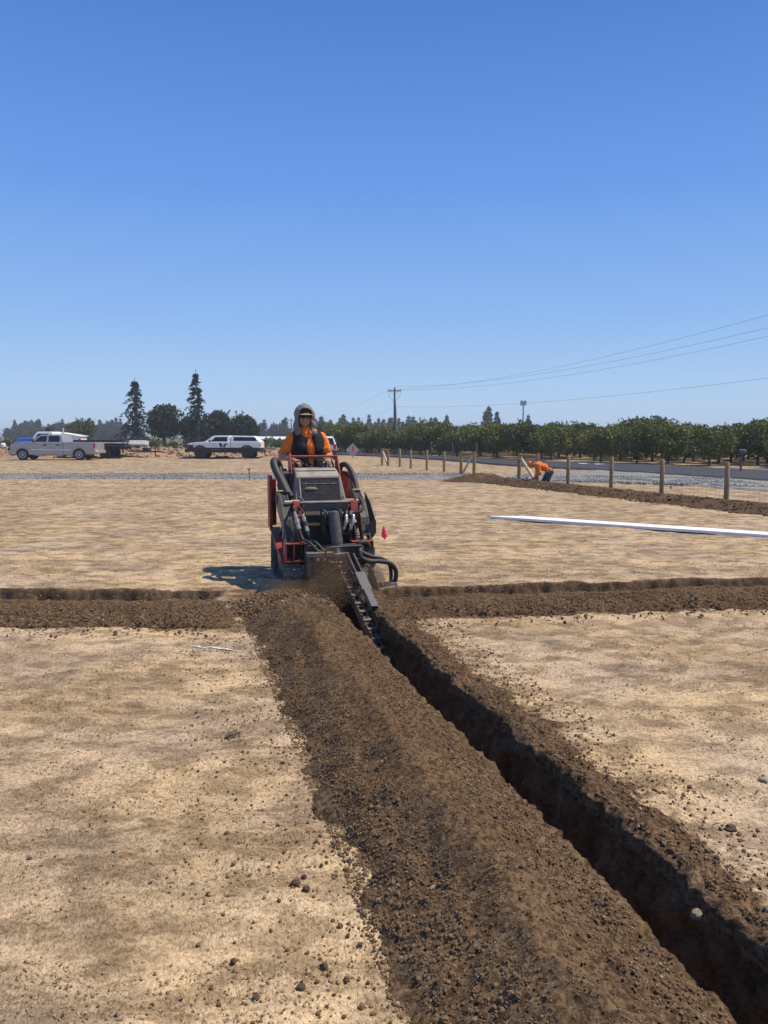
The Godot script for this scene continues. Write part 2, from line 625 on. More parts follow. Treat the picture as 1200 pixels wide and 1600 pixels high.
func lumps(x: float, z: float, d: float) -> float:         # the level plot with its graded streaks, footprints and wheel marks
	var h := 0.016 * nz.get_noise_2d(x * 0.35, z * 0.8) * clampf(40.0 / d, 0.1, 1.0)
	if d < 32.0:
		var fade := clampf((32.0 - d) / 20.0, 0.0, 1.0)
		h += fade * 0.008 * nz.get_noise_2d(x * 1.7, z * 3.4)
		if d < 16.0:
			var f2 := clampf((16.0 - d) / 8.0, 0.0, 1.0)
			var crumb := nf.get_noise_2d(x * 3.4 + z * 1.3 + 30.0, z * 5.2 - x * 1.1)
			h += f2 * (0.011 * crumb + 0.004 * nf.get_noise_2d(x * 13.0 + z * 5.0, z * 17.0))
			var rough := clampf(nz.get_noise_2d(x * 0.9 + 70.0, z * 1.3) * 2.0 - 0.4, 0.0, 1.0)
			h += f2 * rough * 0.016 * absf(nf.get_noise_2d(x * 8.0 - z * 4.0, z * 14.0 + 9.0))
			# corrugations that a crawler left beside the crossing and towards the right
			var c1 := clampf(1.0 - absf(x + 2.0 + (d - 5.0) * 0.15) / 0.75, 0.0, 1.0) * clampf(1.0 - absf(d - 5.2) / 1.3, 0.0, 1.0)
			var c2 := clampf(1.0 - absf(x - 2.3 - (d - 6.0) * 0.9) / 0.3, 0.0, 1.0) * clampf(1.0 - absf(d - 5.8) / 1.6, 0.0, 1.0)
			h += f2 * minf(1.0, c1 * 2.0) * 0.015 * sin(d * TAU / 0.095) * (0.6 + crumb * 0.5)
			h += f2 * minf(1.0, c2 * 2.0) * 0.018 * sin((d * 0.8 + x * 0.6) * TAU / 0.11) * (0.6 + crumb * 0.5)
	return h

func trench_cut(s: float, t: float) -> float:              # how far the trench takes the ground down here, 0 or less
	if s < -0.03 or s > 0.5 or t > 3.0: return 0.0
	var bottom := -0.62
	if t > 0.6: bottom = lerpf(-0.62, -0.34, clampf((t - 0.6) / 1.9, 0.0, 1.0)) * clampf((2.75 - t) / 0.15, 0.0, 1.0)
	var wl := nz.get_noise_2d(t * 3.0, 5.0) * 0.012 + nz.get_noise_2d(t * 14.0, 15.0) * 0.005
	var wr := nz.get_noise_2d(t * 2.2, 25.0) * 0.018 + nz.get_noise_2d(t * 9.0, 35.0) * 0.012 + nz.get_noise_2d(t * 30.0, 45.0) * 0.008
	if s < wl: return 0.0
	if s < 0.07 + wl * 0.3: return bottom * clampf((s - wl) / 0.04, 0.0, 1.0)
	var foot := 0.29 + nz.get_noise_2d(t * 1.6, 55.0) * 0.008
	if s <= foot: return bottom
	# the right wall: upright clay below, crumbled dark soil that rolls over above
	var ledge := -0.26 + nz.get_noise_2d(t * 1.8, 65.0) * 0.07
	ledge = maxf(ledge, bottom)
	var rim := 0.375 + wr
	if s >= rim: return 0.0
	if s < foot + 0.022: return lerpf(bottom, ledge, (s - foot) / 0.022)
	var u := (s - foot - 0.022) / maxf(0.02, rim - foot - 0.022)
	return ledge * pow(1.0 - u, 1.5)

func cross_cut(x: float, d: float) -> float:
	if x > -1.86 and x < -1.52: return 0.0
	if absf(x) > 14.0: return 0.0
	var rim := cross_rim(x) + nf.get_noise_2d(x * 2.0, 60.0) * 0.05 + nf.get_noise_2d(x * 7.0, 62.0) * 0.03
	var w := d - (rim - 0.58)
	if w < 0.0 or d > rim: return 0.0
	var end := clampf((-1.86 - x) / 0.10, 0.0, 1.0) if x < -1.7 else clampf((x + 1.52) / 0.05, 0.0, 1.0)
	return -0.45 * end * pow(clampf((rim - d) / 0.24, 0.0, 1.0), 0.85) * clampf(w / 0.05, 0.0, 1.0)

func pit_cut(x: float, d: float) -> float:                 # the hole in which the second worker stands, and the fence trench beside it
	var q := Vector2(x - 5.88, d - 27.45)
	return -0.40 * clampf((0.75 - q.length()) / 0.18, 0.0, 1.0)

func ground_y(x: float, z: float) -> float:
	var d := -z
	var q := st_of(x, z)
	if d < 0.5: return -0.004
	var h := lumps(x, z, maxf(d, 0.5))
	if d < 11.0:
		h += trench_cut(q.x, q.y) + cross_cut(x, d)
	if d > 25.0 and d < 30.0 and x > 4.0 and x < 8.0: h += pit_cut(x, d)
	if d > 56.0: h += far_lumps(x, d)
	return h

func far_lumps(x: float, d: float) -> float:               # graded spoil at the far side, left of the road
	var m := clampf((d - 58.0) / 5.0, 0.0, 1.0) * clampf((92.0 - d) / 8.0, 0.0, 1.0) * clampf((-6.0 - x) / 4.0, 0.0, 1.0)
	return m * (0.28 + 0.22 * nz.get_noise_2d(x * 0.3, d * 0.25) + 0.13 * nz.get_noise_2d(x * 1.3, d * 0.9))

func ground_color(x: float, z: float, y: float) -> Color:
	var d := -z
	# pale trodden crust in patches and grader streaks over browner crumbly earth
	var patch := 0.60 * nf.get_noise_2d(x * 0.42 + z * 0.1, z * 0.8 - x * 0.12)
	patch += 0.40 * nf.get_noise_2d(x * 0.09 + 20.0, z * 0.33)
	patch += 0.45 * nf.get_noise_2d(x * 2.3 + 50.0, z * 3.1 + x * 0.9)
	patch += 0.30 * nf.get_noise_2d(x * 0.35 + z * 0.06, z * 1.3)
	patch += 0.16 * nf.get_noise_2d(x * 9.0 - z * 3.0, z * 13.0)
	var m := smoothstep(-0.34, 0.42, patch)
	var warm := clampf(0.5 + 0.9 * nf.get_noise_2d(x * 0.4 + 90.0, z * 0.6), 0.0, 1.0)
	var c := SAND_MID.lerp(SAND_LIGHT, m)
	c = c.lerp(Color(c.r * 0.90, c.g * 0.94, c.b * 1.10), warm)
	var sp := nf.get_noise_2d(x * 15.0 + 7.0, z * 22.0 + x * 6.0)
	c = c.lerp(SAND_DARK, smoothstep(0.16, 0.42, sp) * (0.55 - 0.35 * m))
	if d < 12.0:
		var q := st_of(x, z)
		var e := nz.get_noise_2d(q.y * 2.5, q.x * 3.0 + 7.0) * 0.06 + nz.get_noise_2d(q.y * 11.0, q.x * 14.0) * 0.04
		if q.y < 3.2 and q.x > -0.85 + e and q.x < 0.54 + e * 1.4:
			c = SOIL.lerp(SOIL_LIGHT, clampf(0.4 + nz.get_noise_2d(x * 9.0, z * 9.0) * 0.6, 0.0, 1.0))
			if y < -0.24 + e * 0.7 and q.x > 0.2:
				c = CLAY.lerp(SOIL, clampf(0.45 + 0.9 * nz.get_noise_2d(q.y * 5.0, y * 14.0), 0.0, 1.0))
		elif q.y < 3.4 and q.x > 0.45 and q.x < 0.8:
			c = c.lerp(SOIL_LIGHT, clampf((0.8 - q.x) * 1.6 + nz.get_noise_2d(x * 14.0, z * 14.0) * 0.7, 0.0, 0.8))
		var rim := cross_rim(x)
		if (x < -1.8 or x > -0.1) and ((d < rim + 0.05 + e * 0.25 and d > rim - 1.6 + e) or (y < -0.03 and absf(d - rim) < 0.6)):
			c = SOIL.lerp(SOIL_LIGHT, clampf(0.5 + nz.get_noise_2d(x * 8.0, y * 20.0) * 0.7, 0.0, 1.0))
		elif x > -2.1 and x < -1.15 and d > 6.7 and d < 8.75:   # trodden soil between the older heap and the fresh one
			c = c.lerp(SOIL_LIGHT, clampf(0.55 + 0.9 * nf.get_noise_2d(x * 3.0, z * 3.0), 0.0, 0.9))
		elif Vector2(x + 0.70, (d - 7.9) * 0.8).length() < 0.72 + e * 2.0:
			c = SOIL.lerp(SOIL_LIGHT, clampf(0.5 + nz.get_noise_2d(x * 8.0, z * 8.0) * 0.7, 0.0, 1.0))
	elif d < 34.0 and x > 1.5:
		var b := bank_near(x, d)
		if b > 0.3 and b < 1.1 + nz.get_noise_2d(x * 1.5, z * 1.5) * 0.3: c = c.lerp(SOIL_LIGHT, 0.75)
		if y < -0.1: c = SOIL
	elif d > 56.0:
		if x < -4.0 and d < 90.0:
			c = c.lerp(Color(0.50, 0.31, 0.19), clampf((d - 57.0) / 4.0, 0.0, 0.75))
		elif d > 90.0:
			var g := Color(0.27, 0.23, 0.09).lerp(Color(0.18, 0.19, 0.07), clampf(0.5 + nf.get_noise_2d(x * 0.02, d * 0.05), 0.0, 1.0))
			c = c.lerp(g, clampf((d - 90.0) / 15.0, 0.0, 1.0))
	return c

func axis_points(fine: Array, out_lo: float, out_hi: float, grow: float, most: float) -> PackedFloat32Array:
	# fine = [[from, to, step], ...] in order; beyond both ends the step grows
	var p := PackedFloat32Array()
	for f in fine:
		var n := int(round((f[1] - f[0]) / f[2]))
		for i in n: p.append(f[0] + (f[1] - f[0]) * i / n)
	p.append(fine[-1][1])
	var st: float = fine[-1][2]
	while p[-1] < out_hi:
		st = minf(st * grow, most) if p[-1] < 100.0 else st * 1.25
		p.append(p[-1] + st)
	var lo := PackedFloat32Array()
	st = fine[0][2]
	var v: float = fine[0][0]
	while v > out_lo:
		st = minf(st * grow, most) if v > -100.0 else st * 1.25
		v -= st
		lo.append(v)
	lo.reverse()
	lo.append_array(p)
	return lo

func build_ground() -> void:
	var us := axis_points([[-5.0, -1.2, 0.035], [-1.2, -0.02, 0.025], [-0.02, 0.44, 0.0075], [0.44, 1.2, 0.025], [1.2, 6.0, 0.035]], -2600.0, 2600.0, 1.02, 0.9)
	var vs := axis_points([[-4.6, 0.4, 0.017], [0.4, 4.6, 0.02], [4.6, 9.0, 0.035]], -300.0, 2600.0, 1.022, 1.4)
	var nu := us.size()
	var nv := vs.size()
	var pos := PackedVector3Array()
	var col := PackedColorArray()
	pos.resize(nu * nv)
	col.resize(nu * nv)
	var k := 0
	for v in vs:
		for u in us:
			var x := O2.x + BX.x * u + AX.x * v
			var z := O2.y + BX.y * u + AX.y * v
			var y := ground_y(x, z)
			if u > 0.2 and u < 0.44 and v < 2.4 and y < -0.03:      # crumbling wall: push the face in and out
				var e := nf.get_noise_2d(v * 4.0, y * 9.0) * 0.05 * clampf(-y * 8.0, 0.0, 1.0)
				x += BX.x * e
				z += BX.y * e
			pos[k] = Vector3(x, y, z)
			col[k] = ground_color(x, z, y)
			k += 1
	var o := part("ground", grid_mesh(nu, nv, pos, col), M.earth, self)
	tag(o, "bare dry earth of the building plot with a narrow trench cut into it", "ground", "", "structure")

# ------------------------------------------------------------------ gravel, road
func sheet(called: String, left: Array, right: Array, lift: float, m: Material, label: String, steps := 14) -> void:
	# a band between two lines of [x, distance]; laid over the ground with a turned-down edge
	var pos := PackedVector3Array()
	var nu := 9
	var rows := []
	for i in left.size() - 1:
		for k in steps: rows.append(i + float(k) / steps)
	rows.append(float(left.size() - 1))
	for r in rows:
		var i := mini(int(r), left.size() - 2)
		var a := Vector2(left[i][0], left[i][1]).lerp(Vector2(left[i + 1][0], left[i + 1][1]), r - i)
		var b := Vector2(right[i][0], right[i][1]).lerp(Vector2(right[i + 1][0], right[i + 1][1]), r - i)
		var wob := nz.get_noise_2d(r * 7.0, 3.0) * 0.02 + nz.get_noise_2d(r * 23.0, 3.0) * 0.01
		for k in nu:
			var u: float = [-0.02, 0.0, 0.02, 0.2, 0.5, 0.8, 0.98, 1.0, 1.02][k]
			var q := a.lerp(b, u + (wob if k < 3 or k > 5 else 0.0))
			var y := ground_y(q.x, -q.y) + lift
			if k == 0 or k == nu - 1: y = ground_y(q.x, -q.y) - 0.05
			pos.append(Vector3(q.x, y, -q.y))
	var o := part(called, grid_mesh(nu, rows.size(), pos, PackedColorArray()), m, self)
	tag(o, label, called.replace("_", " "), "", "structure")

func build_roads() -> void:
	sheet("gravel_path", [[-60, 31.5], [-17, 31.0], [-5.2, 31.0], [0.5, 30.5], [4.9, 29.9]], [[-60, 36.0], [-17.9, 35.3], [-6, 35.2], [0.8, 34.4], [5.5, 33.5]], 0.03, M.gravel, "grey crushed gravel track crossing the plot from left to the fence gap")
	sheet("gravel_apron", [[4.9, 29.9], [6.9, 29.3], [8.4, 28.6], [9.9, 27.5], [10.9, 26.2], [12.2, 23.8], [16.0, 18.0]], [[5.5, 33.5], [7.5, 34.6], [9.8, 37.6], [10.9, 38.2], [11.9, 35.6], [13.0, 32.3], [20.0, 21.0]], 0.05, M.gravel, "light grey gravel apron between the wire fence and the road")
	sheet("road", [[26.0, 10.0], [14.66, 29.0], [13.1, 32.7], [10.65, 38.1], [7.4, 44.1], [4.5, 53.8], [0, 63.5], [-3.5, 68.8], [-30, 106], [-120, 225]], [[31.0, 17.0], [18.84, 37.4], [16.6, 42.0], [13.0, 47.5], [9.3, 53.0], [5.6, 61.7], [0.0, 70.0], [-3.9, 75.6], [-26, 109], [-114, 229]], 0.10, M.asphalt, "dark asphalt country road running past the plot on the right", 10)
	gravel_stones()

func rock_mesh(seed_: int, rings := 4, sides := 7, flat := 0.75) -> ArrayMesh:
	var mb := MB.new()
	mb.smooth(false)
	var n := FastNoiseLite.new()
	n.seed = seed_
	n.frequency = 0.9
	var p := func(i: int, k: int) -> Vector3:
		var a := PI * i / rings
		var b := TAU * k / sides
		var v := Vector3(sin(a) * cos(b), cos(a), sin(a) * sin(b))
		v *= 1.0 + 0.55 * n.get_noise_3dv(v * 1.4) + 0.25 * n.get_noise_3dv(v * 4.0)
		return v * Vector3(1, flat, 0.85)
	for i in rings:
		for k in sides:
			if i == 0: mb.tri(p.call(0, 0), p.call(1, k + 1), p.call(1, k))
			elif i == rings - 1: mb.tri(p.call(i, k), p.call(i, k + 1), p.call(rings, 0))
			else: mb.quad(p.call(i, k), p.call(i, k + 1), p.call(i + 1, k + 1), p.call(i + 1, k))
	return mb.done()

func scatter(called: String, places: Array, mesh: Mesh, m: Material, label: String, category: String) -> void:
	# places: [position, size, colour]
	var mm := MultiMesh.new()
	mm.transform_format = MultiMesh.TRANSFORM_3D
	mm.use_colors = true
	mm.mesh = mesh
	mm.instance_count = places.size()
	for i in places.size():
		var p = places[i]
		var b := Basis.from_euler(Vector3(rng.randf() * TAU, rng.randf() * TAU, rng.randf() * TAU)).scaled(Vector3.ONE * p[1])
		mm.set_instance_transform(i, Transform3D(b, p[0]))
		mm.set_instance_color(i, p[2])
	var o := MultiMeshInstance3D.new()
	o.name = numbered(called)
	o.multimesh = mm
	o.material_override = m
	add_child(o, true)
	tag(o, label, category, "", "stuff")

func gravel_stones() -> void:
	var pl := []
	for i in 5200:                                         # stones on the gravel between fence and road
		var u := rng.randf()
		var w := rng.randf()
		var q := Vector2(5.0, 30.0).lerp(Vector2(13.0, 25.0), u).lerp(Vector2(6.0, 34.0).lerp(Vector2(14.0, 31.0), u), w)
		if nz.get_noise_2d(q.x * 0.5, q.y * 0.5) < -0.35: continue
		var g := rng.randf_range(0.2, 0.42)
		var s := 0.018 + 0.03 * pow(rng.randf(), 3)
		if w < 0.2 and u > 0.45 and rng.randf() < 0.5: s *= 2.0
		pl.append([Vector3(q.x, 0.055, -q.y), s, Color(g, g * 0.98, g * 0.94)])
	for i in 6000:
		var x := rng.randf_range(-18.0, 5.0)
		var q := Vector2(x, rng.randf_range(30.8, 35.4))
		var g := rng.randf_range(0.16, 0.36)
		pl.append([Vector3(q.x, 0.035, -q.y), rng.randf_range(0.015, 0.035), Color(g, g * 0.98, g * 0.95)])
	scatter("loose_gravel", pl, rock_mesh(4), M.clod, "loose grey stones strewn over the gravel track and apron", "gravel")

# ------------------------------------------------------------------ heaps of dug soil
func heap_profile(s: float, t: float) -> float:            # the ridge left of the trench
	var e := nz.get_noise_2d(t * 0.9, 80.0) * 0.05 + nz.get_noise_2d(t * 3.3, 81.0) * 0.035
	var left := -0.87 + e
	var crest := -0.47 + nz.get_noise_2d(t * 0.7, 82.0) * 0.04
	var top := 0.20 + nz.get_noise_2d(t * 0.6, 83.0) * 0.03
	if t > 0.9: top *= 1.0 - 0.55 * clampf((t - 0.9) / 1.5, 0.0, 1.0)
	var h: float
	if s < crest:
		var u := clampf((s - left) / (crest - left), 0.0, 1.0)
		h = top * (1.0 - pow(1.0 - u, 1.15))
		if s < left: h = (s - left) * 0.9
	else:
		var u := (s - crest) / (0.0 - crest)
		h = lerpf(top, 0.045, pow(clampf(u, 0.0, 1.0), 1.0))
	return h + 0.02 * nz.get_noise_2d(t * 1.7, s * 3.0) * clampf(-s * 6.0, 0.0, 1.0) * clampf((s + 0.9) * 4.0, 0.0, 1.0)

func soil_color(a: float, b: float) -> Color:
	return SOIL.lerp(SOIL_LIGHT, clampf(0.42 + 0.55 * nf.get_noise_2d(a * 1.6, b * 1.6) + 0.35 * nz.get_noise_2d(a * 14.0, b * 14.0), 0.0, 1.0))

func rough_soil(a: float, b: float) -> float:
	return 0.012 * nz.get_noise_2d(a * 6.0, b * 6.0) + 0.009 * absf(nz.get_noise_2d(a * 17.0, b * 17.0)) + 0.005 * nz.get_noise_2d(a * 38.0, b * 38.0)

func build_heaps() -> void:
	# the long ridge beside the trench
	var pos := PackedVector3Array()
	var col := PackedColorArray()
	var nu := 70
	var nv := 0
	var t := -4.7
	while t < 2.75:
		for i in nu:
			var s := -1.06 + 1.075 * i / (nu - 1)
			var q := xz_of(s, t)
			var h := heap_profile(s, t)
			var far := clampf((2.75 - t) / 0.5, 0.0, 1.0)
			h = h * far - 0.03 * (1.0 - far)
			if s > -0.07:                                   # the lip above the trench breaks off unevenly
				var lip := nz.get_noise_2d(t * 3.0, 5.0) * 0.012 + nz.get_noise_2d(t * 14.0, 15.0) * 0.008 + 0.012
				if s > lip - 0.002: h = -0.25
				elif s > lip - 0.02: q = xz_of(lip - 0.004, t)
			pos.append(Vector3(q.x, h + rough_soil(s, t) + lumps(q.x, q.y, -q.y) * 0.6, q.y))
			col.append(soil_color(s, t))
		nv += 1
		t += 0.0165
	tag(part("soil_ridge", grid_mesh(nu, nv, pos, col), M.dug_soil, self), "long ridge of dark dug soil left of the open trench", "soil heap", "", "stuff")
	# the thin spill on the right lip
	pos = PackedVector3Array()
	col = PackedColorArray()
	nu = 34
	nv = 0
	t = -4.7
	while t < 3.0:
		for i in nu:
			var u := i / float(nu - 1)
			var rim := 0.375 + nz.get_noise_2d(t * 2.2, 25.0) * 0.018 + nz.get_noise_2d(t * 9.0, 35.0) * 0.012 + nz.get_noise_2d(t * 30.0, 45.0) * 0.008
			var out := 0.62 + nz.get_noise_2d(t * 1.1, 91.0) * 0.06 + nz.get_noise_2d(t * 5.0, 92.0) * 0.05
			var s := lerpf(rim - 0.05, out, u)
			var q := xz_of(s, t)
			var h := 0.05 * sin(PI * pow(u, 0.55)) - 0.012
			if i == 0: h = -0.05
			pos.append(Vector3(q.x, h + rough_soil(s * 1.3, t + 50.0) * 1.0 + lumps(q.x, q.y, -q.y) * 0.8, q.y))
			col.append(soil_color(s + 9.0, t))
		nv += 1
		t += 0.02
	tag(part("soil_spill", grid_mesh(nu, nv, pos, col), M.dug_soil, self), "low band of spilt dark soil along the right lip of the trench", "soil heap", "", "stuff")
	# heaps beside the older cross trench, left and right
	for side in 2:
		pos = PackedVector3Array()
		col = PackedColorArray()
		nu = 340 if side == 0 else 330
		nv = 70
		for j in nv:
			var v := j / float(nv - 1)
			for i in nu:
				var x := lerpf(-8.5, -1.3, i / float(nu - 1)) if side == 0 else lerpf(0.05, 9.0, i / float(nu - 1))
				var e := nz.get_noise_2d(x * 1.1, 70.0 + side) * 0.06 + nz.get_noise_2d(x * 4.0, 72.0) * 0.04
				var wide := 1.20 if side == 0 else 1.02
				var d := cross_rim(x) - 0.54 - wide + e + (wide - e) * v
				var h := 0.095 * pow(sin(PI * pow(clampf(v * 0.96 + 0.02, 0.0, 1.0), 0.75)), 0.85) * (1.0 + 0.25 * nz.get_noise_2d(x * 0.8, 75.0 + side))
				var end := clampf((-1.40 - 0.30 * v - x + e) / 0.55, 0.0, 1.0) if side == 0 else clampf((x - 0.05) / 0.5, 0.0, 1.0)
				h = h * sqrt(end) - 0.012
				if j == nv - 1: h = -0.12
				if j == 0: h = -0.07
				elif j < 4: h -= 0.006 * (4 - j)
				pos.append(Vector3(x, h + rough_soil(x, d) * 1.2 + lumps(x, -d, d) * 0.5, -d))
				col.append(soil_color(x, d))
		var label := "low heap of dark soil beside the cross trench, left of the machine" if side == 0 else "low heap of dark soil beside the cross trench, right of the machine"
		tag(part("soil_heap", grid_mesh(nu, nv, pos, col), M.dug_soil, self), label, "soil heap", "", "stuff")
	# fresh soil thrown up in front of the tracks
	pos = PackedVector3Array()
	col = PackedColorArray()
	nu = 70
	nv = 60
	for j in nv:
		for i in nu:
			var x := lerpf(-1.75, -0.28, i / float(nu - 1))
			var d := lerpf(7.0, 8.55, j / float(nv - 1))
			var a := Vector2((x + 0.95) / 0.58, (d - 7.75) / 0.72).length()
			var h := 0.105 * pow(clampf(1.0 - a * a, 0.0, 1.0), 0.8) * (1.0 + 0.35 * nz.get_noise_2d(x * 3.0, d * 3.0)) - 0.03 - 0.03 * clampf(a - 1.0, 0.0, 1.0)
			var q := st_of(x, -d)
			if q.x > -0.03: h -= (q.x + 0.03) * 1.5
			pos.append(Vector3(x, h + rough_soil(x, d) * 1.3, -d))
			col.append(soil_color(x + 3.0, d))
	tag(part("soil_mound", grid_mesh(nu, nv, pos, col), M.dug_soil, self), "fresh mound of loose soil thrown up in front of the left track", "soil heap", "", "stuff")
	# the bank along the fence
	pos = PackedVector3Array()
	col = PackedColorArray()
	nu = 22
	nv = 0
	for i in BANK.size() - 1:
		var a := Vector2(BANK[i][0], BANK[i][1])
		var b := Vector2(BANK[i + 1][0], BANK[i + 1][1])
		var n := int(a.distance_to(b) / 0.07)
		for r in (n + (1 if i == BANK.size() - 2 else 0)):
			var along := i + r / float(n)
			var c := a.lerp(b, r / float(n))
			var k0 := clampf(r / float(n), 0.0, 1.0)
			var d0 := (b - a).normalized()
			if i + 2 < BANK.size():
				d0 = d0.lerp((Vector2(BANK[i + 2][0], BANK[i + 2][1]) - b).normalized(), k0 * 0.5)
			if i > 0:
				d0 = d0.lerp((a - Vector2(BANK[i - 1][0], BANK[i - 1][1])).normalized(), (1.0 - k0) * 0.5)
			var side := Vector2(d0.y, -d0.x).normalized()
			var end := clampf((BANK.size() - 1 - along) / 0.35, 0.0, 1.0)
			var mound := exp(-pow((along - 4.55) / 0.35, 2.0))
			var wid := 0.95 + 0.15 * nz.get_noise_2d(along * 6.0, 1.0) + mound * 0.35
			for k in nu:
				var u := k / float(nu - 1) * 2.0 - 1.0
				var q := c + side * u * wid
				var h := (0.13 + mound * 0.12) * (1.0 - u * u) * (1.0 + 0.45 * nz.get_noise_2d(along * 11.0, u * 2.0)) * sqrt(end) - 0.02
				if k == nu - 1 or k == 0: h = -0.06
				pos.append(Vector3(q.x, h + 2.2 * rough_soil(q.x * 0.7, q.y * 0.7), -q.y))
				col.append(soil_color(q.x, q.y) * 0.95)
			nv += 1
	tag(part("soil_bank", grid_mesh(nu, nv, pos, col), M.dug_soil, self), "dark soil bank running along the foot of the wire fence", "soil heap", "", "stuff")
	build_clods()

func soil_tint() -> Color:
	var r := rng.randf()
	if r < 0.012: return Color(0.36, 0.28, 0.19) * rng.randf_range(0.7, 1.15)
	if r < 0.14: return Color(0.24, 0.17, 0.11) * rng.randf_range(0.7, 1.1)
	return SOIL.lerp(SOIL_LIGHT, rng.randf()) * rng.randf_range(0.8, 1.1)

func build_clods() -> void:
	var rocks := [rock_mesh(1, 5, 8), rock_mesh(2, 4, 7, 0.65), rock_mesh(3, 4, 6, 0.85)]
	var lots := [[], [], []]
	for i in 64000:                                        # on the long ridge: fines on the crest, coarser lumps rolled to the toe
		var t := rng.randf_range(-4.6, 2.5)
		if rng.randf() > clampf(1.15 - (t + 4.6) * 0.06, 0.3, 1.0): continue
		var s := -0.93 + 0.91 * rng.randf()
		var toe := clampf((-0.5 - s) / 0.5, 0.0, 1.0)
		if toe < 0.15 and s < -0.3 and rng.randf() < 0.6: continue
		var size := 0.0022 + (0.0032 + 0.0042 * maxf(toe, clampf((s + 0.42) * 2.5, 0.0, 0.6))) * pow(rng.randf(), 3.0)
		if rng.randf() < 0.003 * (1.0 + 3.0 * toe): size = rng.randf_range(0.007, 0.014)
		if t < -2.2 and toe > 0.2 and rng.randf() < 0.035: size = rng.randf_range(0.005, 0.014)
		var q := xz_of(s, t)
		var y := maxf(heap_profile(s, t) + rough_soil(s, t), 0.0) + lumps(q.x, q.y, -q.y) * 0.6
		if s < -0.86: y = lumps(q.x, q.y, -q.y)
		lots[i % 3].append([Vector3(q.x, y + size * 0.25, q.y), size, soil_tint()])
	for i in 20000:                                         # crumbs along the toe and the right spill
		var t := rng.randf_range(-4.6, 2.6)
		var s: float
		var right := rng.randf() < 0.55
		if right: s = 0.38 + 0.55 * pow(rng.randf(), 2.2)
		else: s = -0.80 - 0.75 * pow(rng.randf(), 4.2)
		var size := 0.0022 + 0.008 * pow(rng.randf(), 4.0)
		if rng.randf() < (0.03 if right else 0.012): size = rng.randf_range(0.007, 0.014)
		var q := xz_of(s, t)
		lots[i % 3].append([Vector3(q.x, lumps(q.x, q.y, -q.y) + (0.04 if right and s < 0.56 else 0.0) + size * 0.3, q.y), size, soil_tint()])
	for i in 13000:                                        # on the heaps of the cross trench
		var right := rng.randf() < 0.5
		var x := rng.randf_range(0.2, 6.5) if right else rng.randf_range(-6.0, -1.5)
		var v := rng.randf()
		var wide := 1.12 if right else 1.30
		var d := cross_rim(x) - 0.54 - wide * (1.05 - v)
		if v < 0.06: d -= 0.25 * rng.randf()
		var h := 0.095 * pow(sin(PI * pow(clampf(v * 0.96 + 0.02, 0.0, 1.0), 0.75)), 0.85)
		var size := 0.003 + 0.011 * pow(rng.randf(), 3.5) + (0.012 * rng.randf() if v < 0.3 and rng.randf() < 0.2 else 0.0)
		lots[i % 3].append([Vector3(x, h, -d), size, soil_tint()])
	for i in 2500:
		var a := rng.randf() * TAU
		var r := sqrt(rng.randf())
		var p := Vector2(-0.95 + cos(a) * r * 0.62, 7.75 + sin(a) * r * 0.8)
		if st_of(p.x, -p.y).x > -0.02: continue
		lots[i % 3].append([Vector3(p.x, 0.095 * pow(1.0 - minf(r * r, 0.99), 0.8), -p.y), 0.004 + 0.02 * pow(rng.randf(), 3.0), soil_tint()])
	for i in 3500:                                         # on the bank by the fence
		var k := rng.randf() * (BANK.size() - 1.05)
		var j := int(k)
		var c := Vector2(BANK[j][0], BANK[j][1]).lerp(Vector2(BANK[j + 1][0], BANK[j + 1][1]), k - j)
		var off := rng.randf_range(-1.1, 1.1)
		c += Vector2(0.87, 0.49) * off
		lots[i % 3].append([Vector3(c.x, maxf(0.0, 0.14 * (1.0 - off * off)), -c.y), rng.randf_range(0.012, 0.04), soil_tint()])
	for k in 3:
		scatter("soil_crumbs", lots[k], rocks[k], M.clod, ["crumbs of dark soil strewn over the heaps", "small flat lumps of dark soil strewn over the heaps", "rounded clods of dark soil strewn over the heaps"][k], "soil")
	# dry crumbs and pebbles on the pale ground
	var dry := []
	for i in 95000:
		var d := 1.8 + 9.0 * pow(rng.randf(), 1.6)
		var x := rng.randf_range(-0.56, 0.56) * d
		var q := st_of(x, -d)
		if q.x > -0.9 and q.x < 0.6 and d < 9.0: continue
		if 0.6 * nz.get_noise_2d(x * 0.9 + 70.0, -d * 1.3) + 0.7 * nf.get_noise_2d(x * 1.6, d * 2.6) < rng.randf_range(-0.35, 0.55): continue
		var size := 0.0014 + 0.0055 * pow(rng.randf(), 5.0) * (1.0 + d * 0.06)
		var c := SAND_DARK.lerp(SAND_MID, rng.randf()) * rng.randf_range(0.7, 1.05)
		dry.append([Vector3(x, lumps(x, -d, d) + size * 0.3, -d), size, c])
	for i in 16000:                                        # coarser crumbs over the field behind the cross trench
		var d := 9.2 + 24.0 * pow(rng.randf(), 1.5)
		var x := rng.randf_range(-0.54, 0.54) * d
		if bank_near(x, d) > -1.0 and x > 2.0: continue
		if nf.get_noise_2d(x * 0.5, d * 0.8) < rng.randf_range(-0.4, 0.5): continue
		dry.append([Vector3(x, lumps(x, -d, d), -d), (0.004 + 0.012 * pow(rng.randf(), 3.0)) * (0.6 + d * 0.03), SAND_DARK.lerp(SAND_MID, rng.randf() * 0.7) * rng.randf_range(0.6, 1.0)])
	for i in 2600:                                         # rubble beyond the parked pickups
		var x := rng.randf_range(-60.0, -6.0)
		var d := rng.randf_range(60.0, 84.0)
		var g := rng.randf_range(0.7, 1.3)
		dry.append([Vector3(x, far_lumps(x, d), -d), rng.randf_range(0.05, 0.22), Color(0.34, 0.23, 0.15) * g])
	scatter("dry_crumbs", dry, rocks[1], M.clod, "dry crumbs and pebbles scattered on the pale ground", "soil")

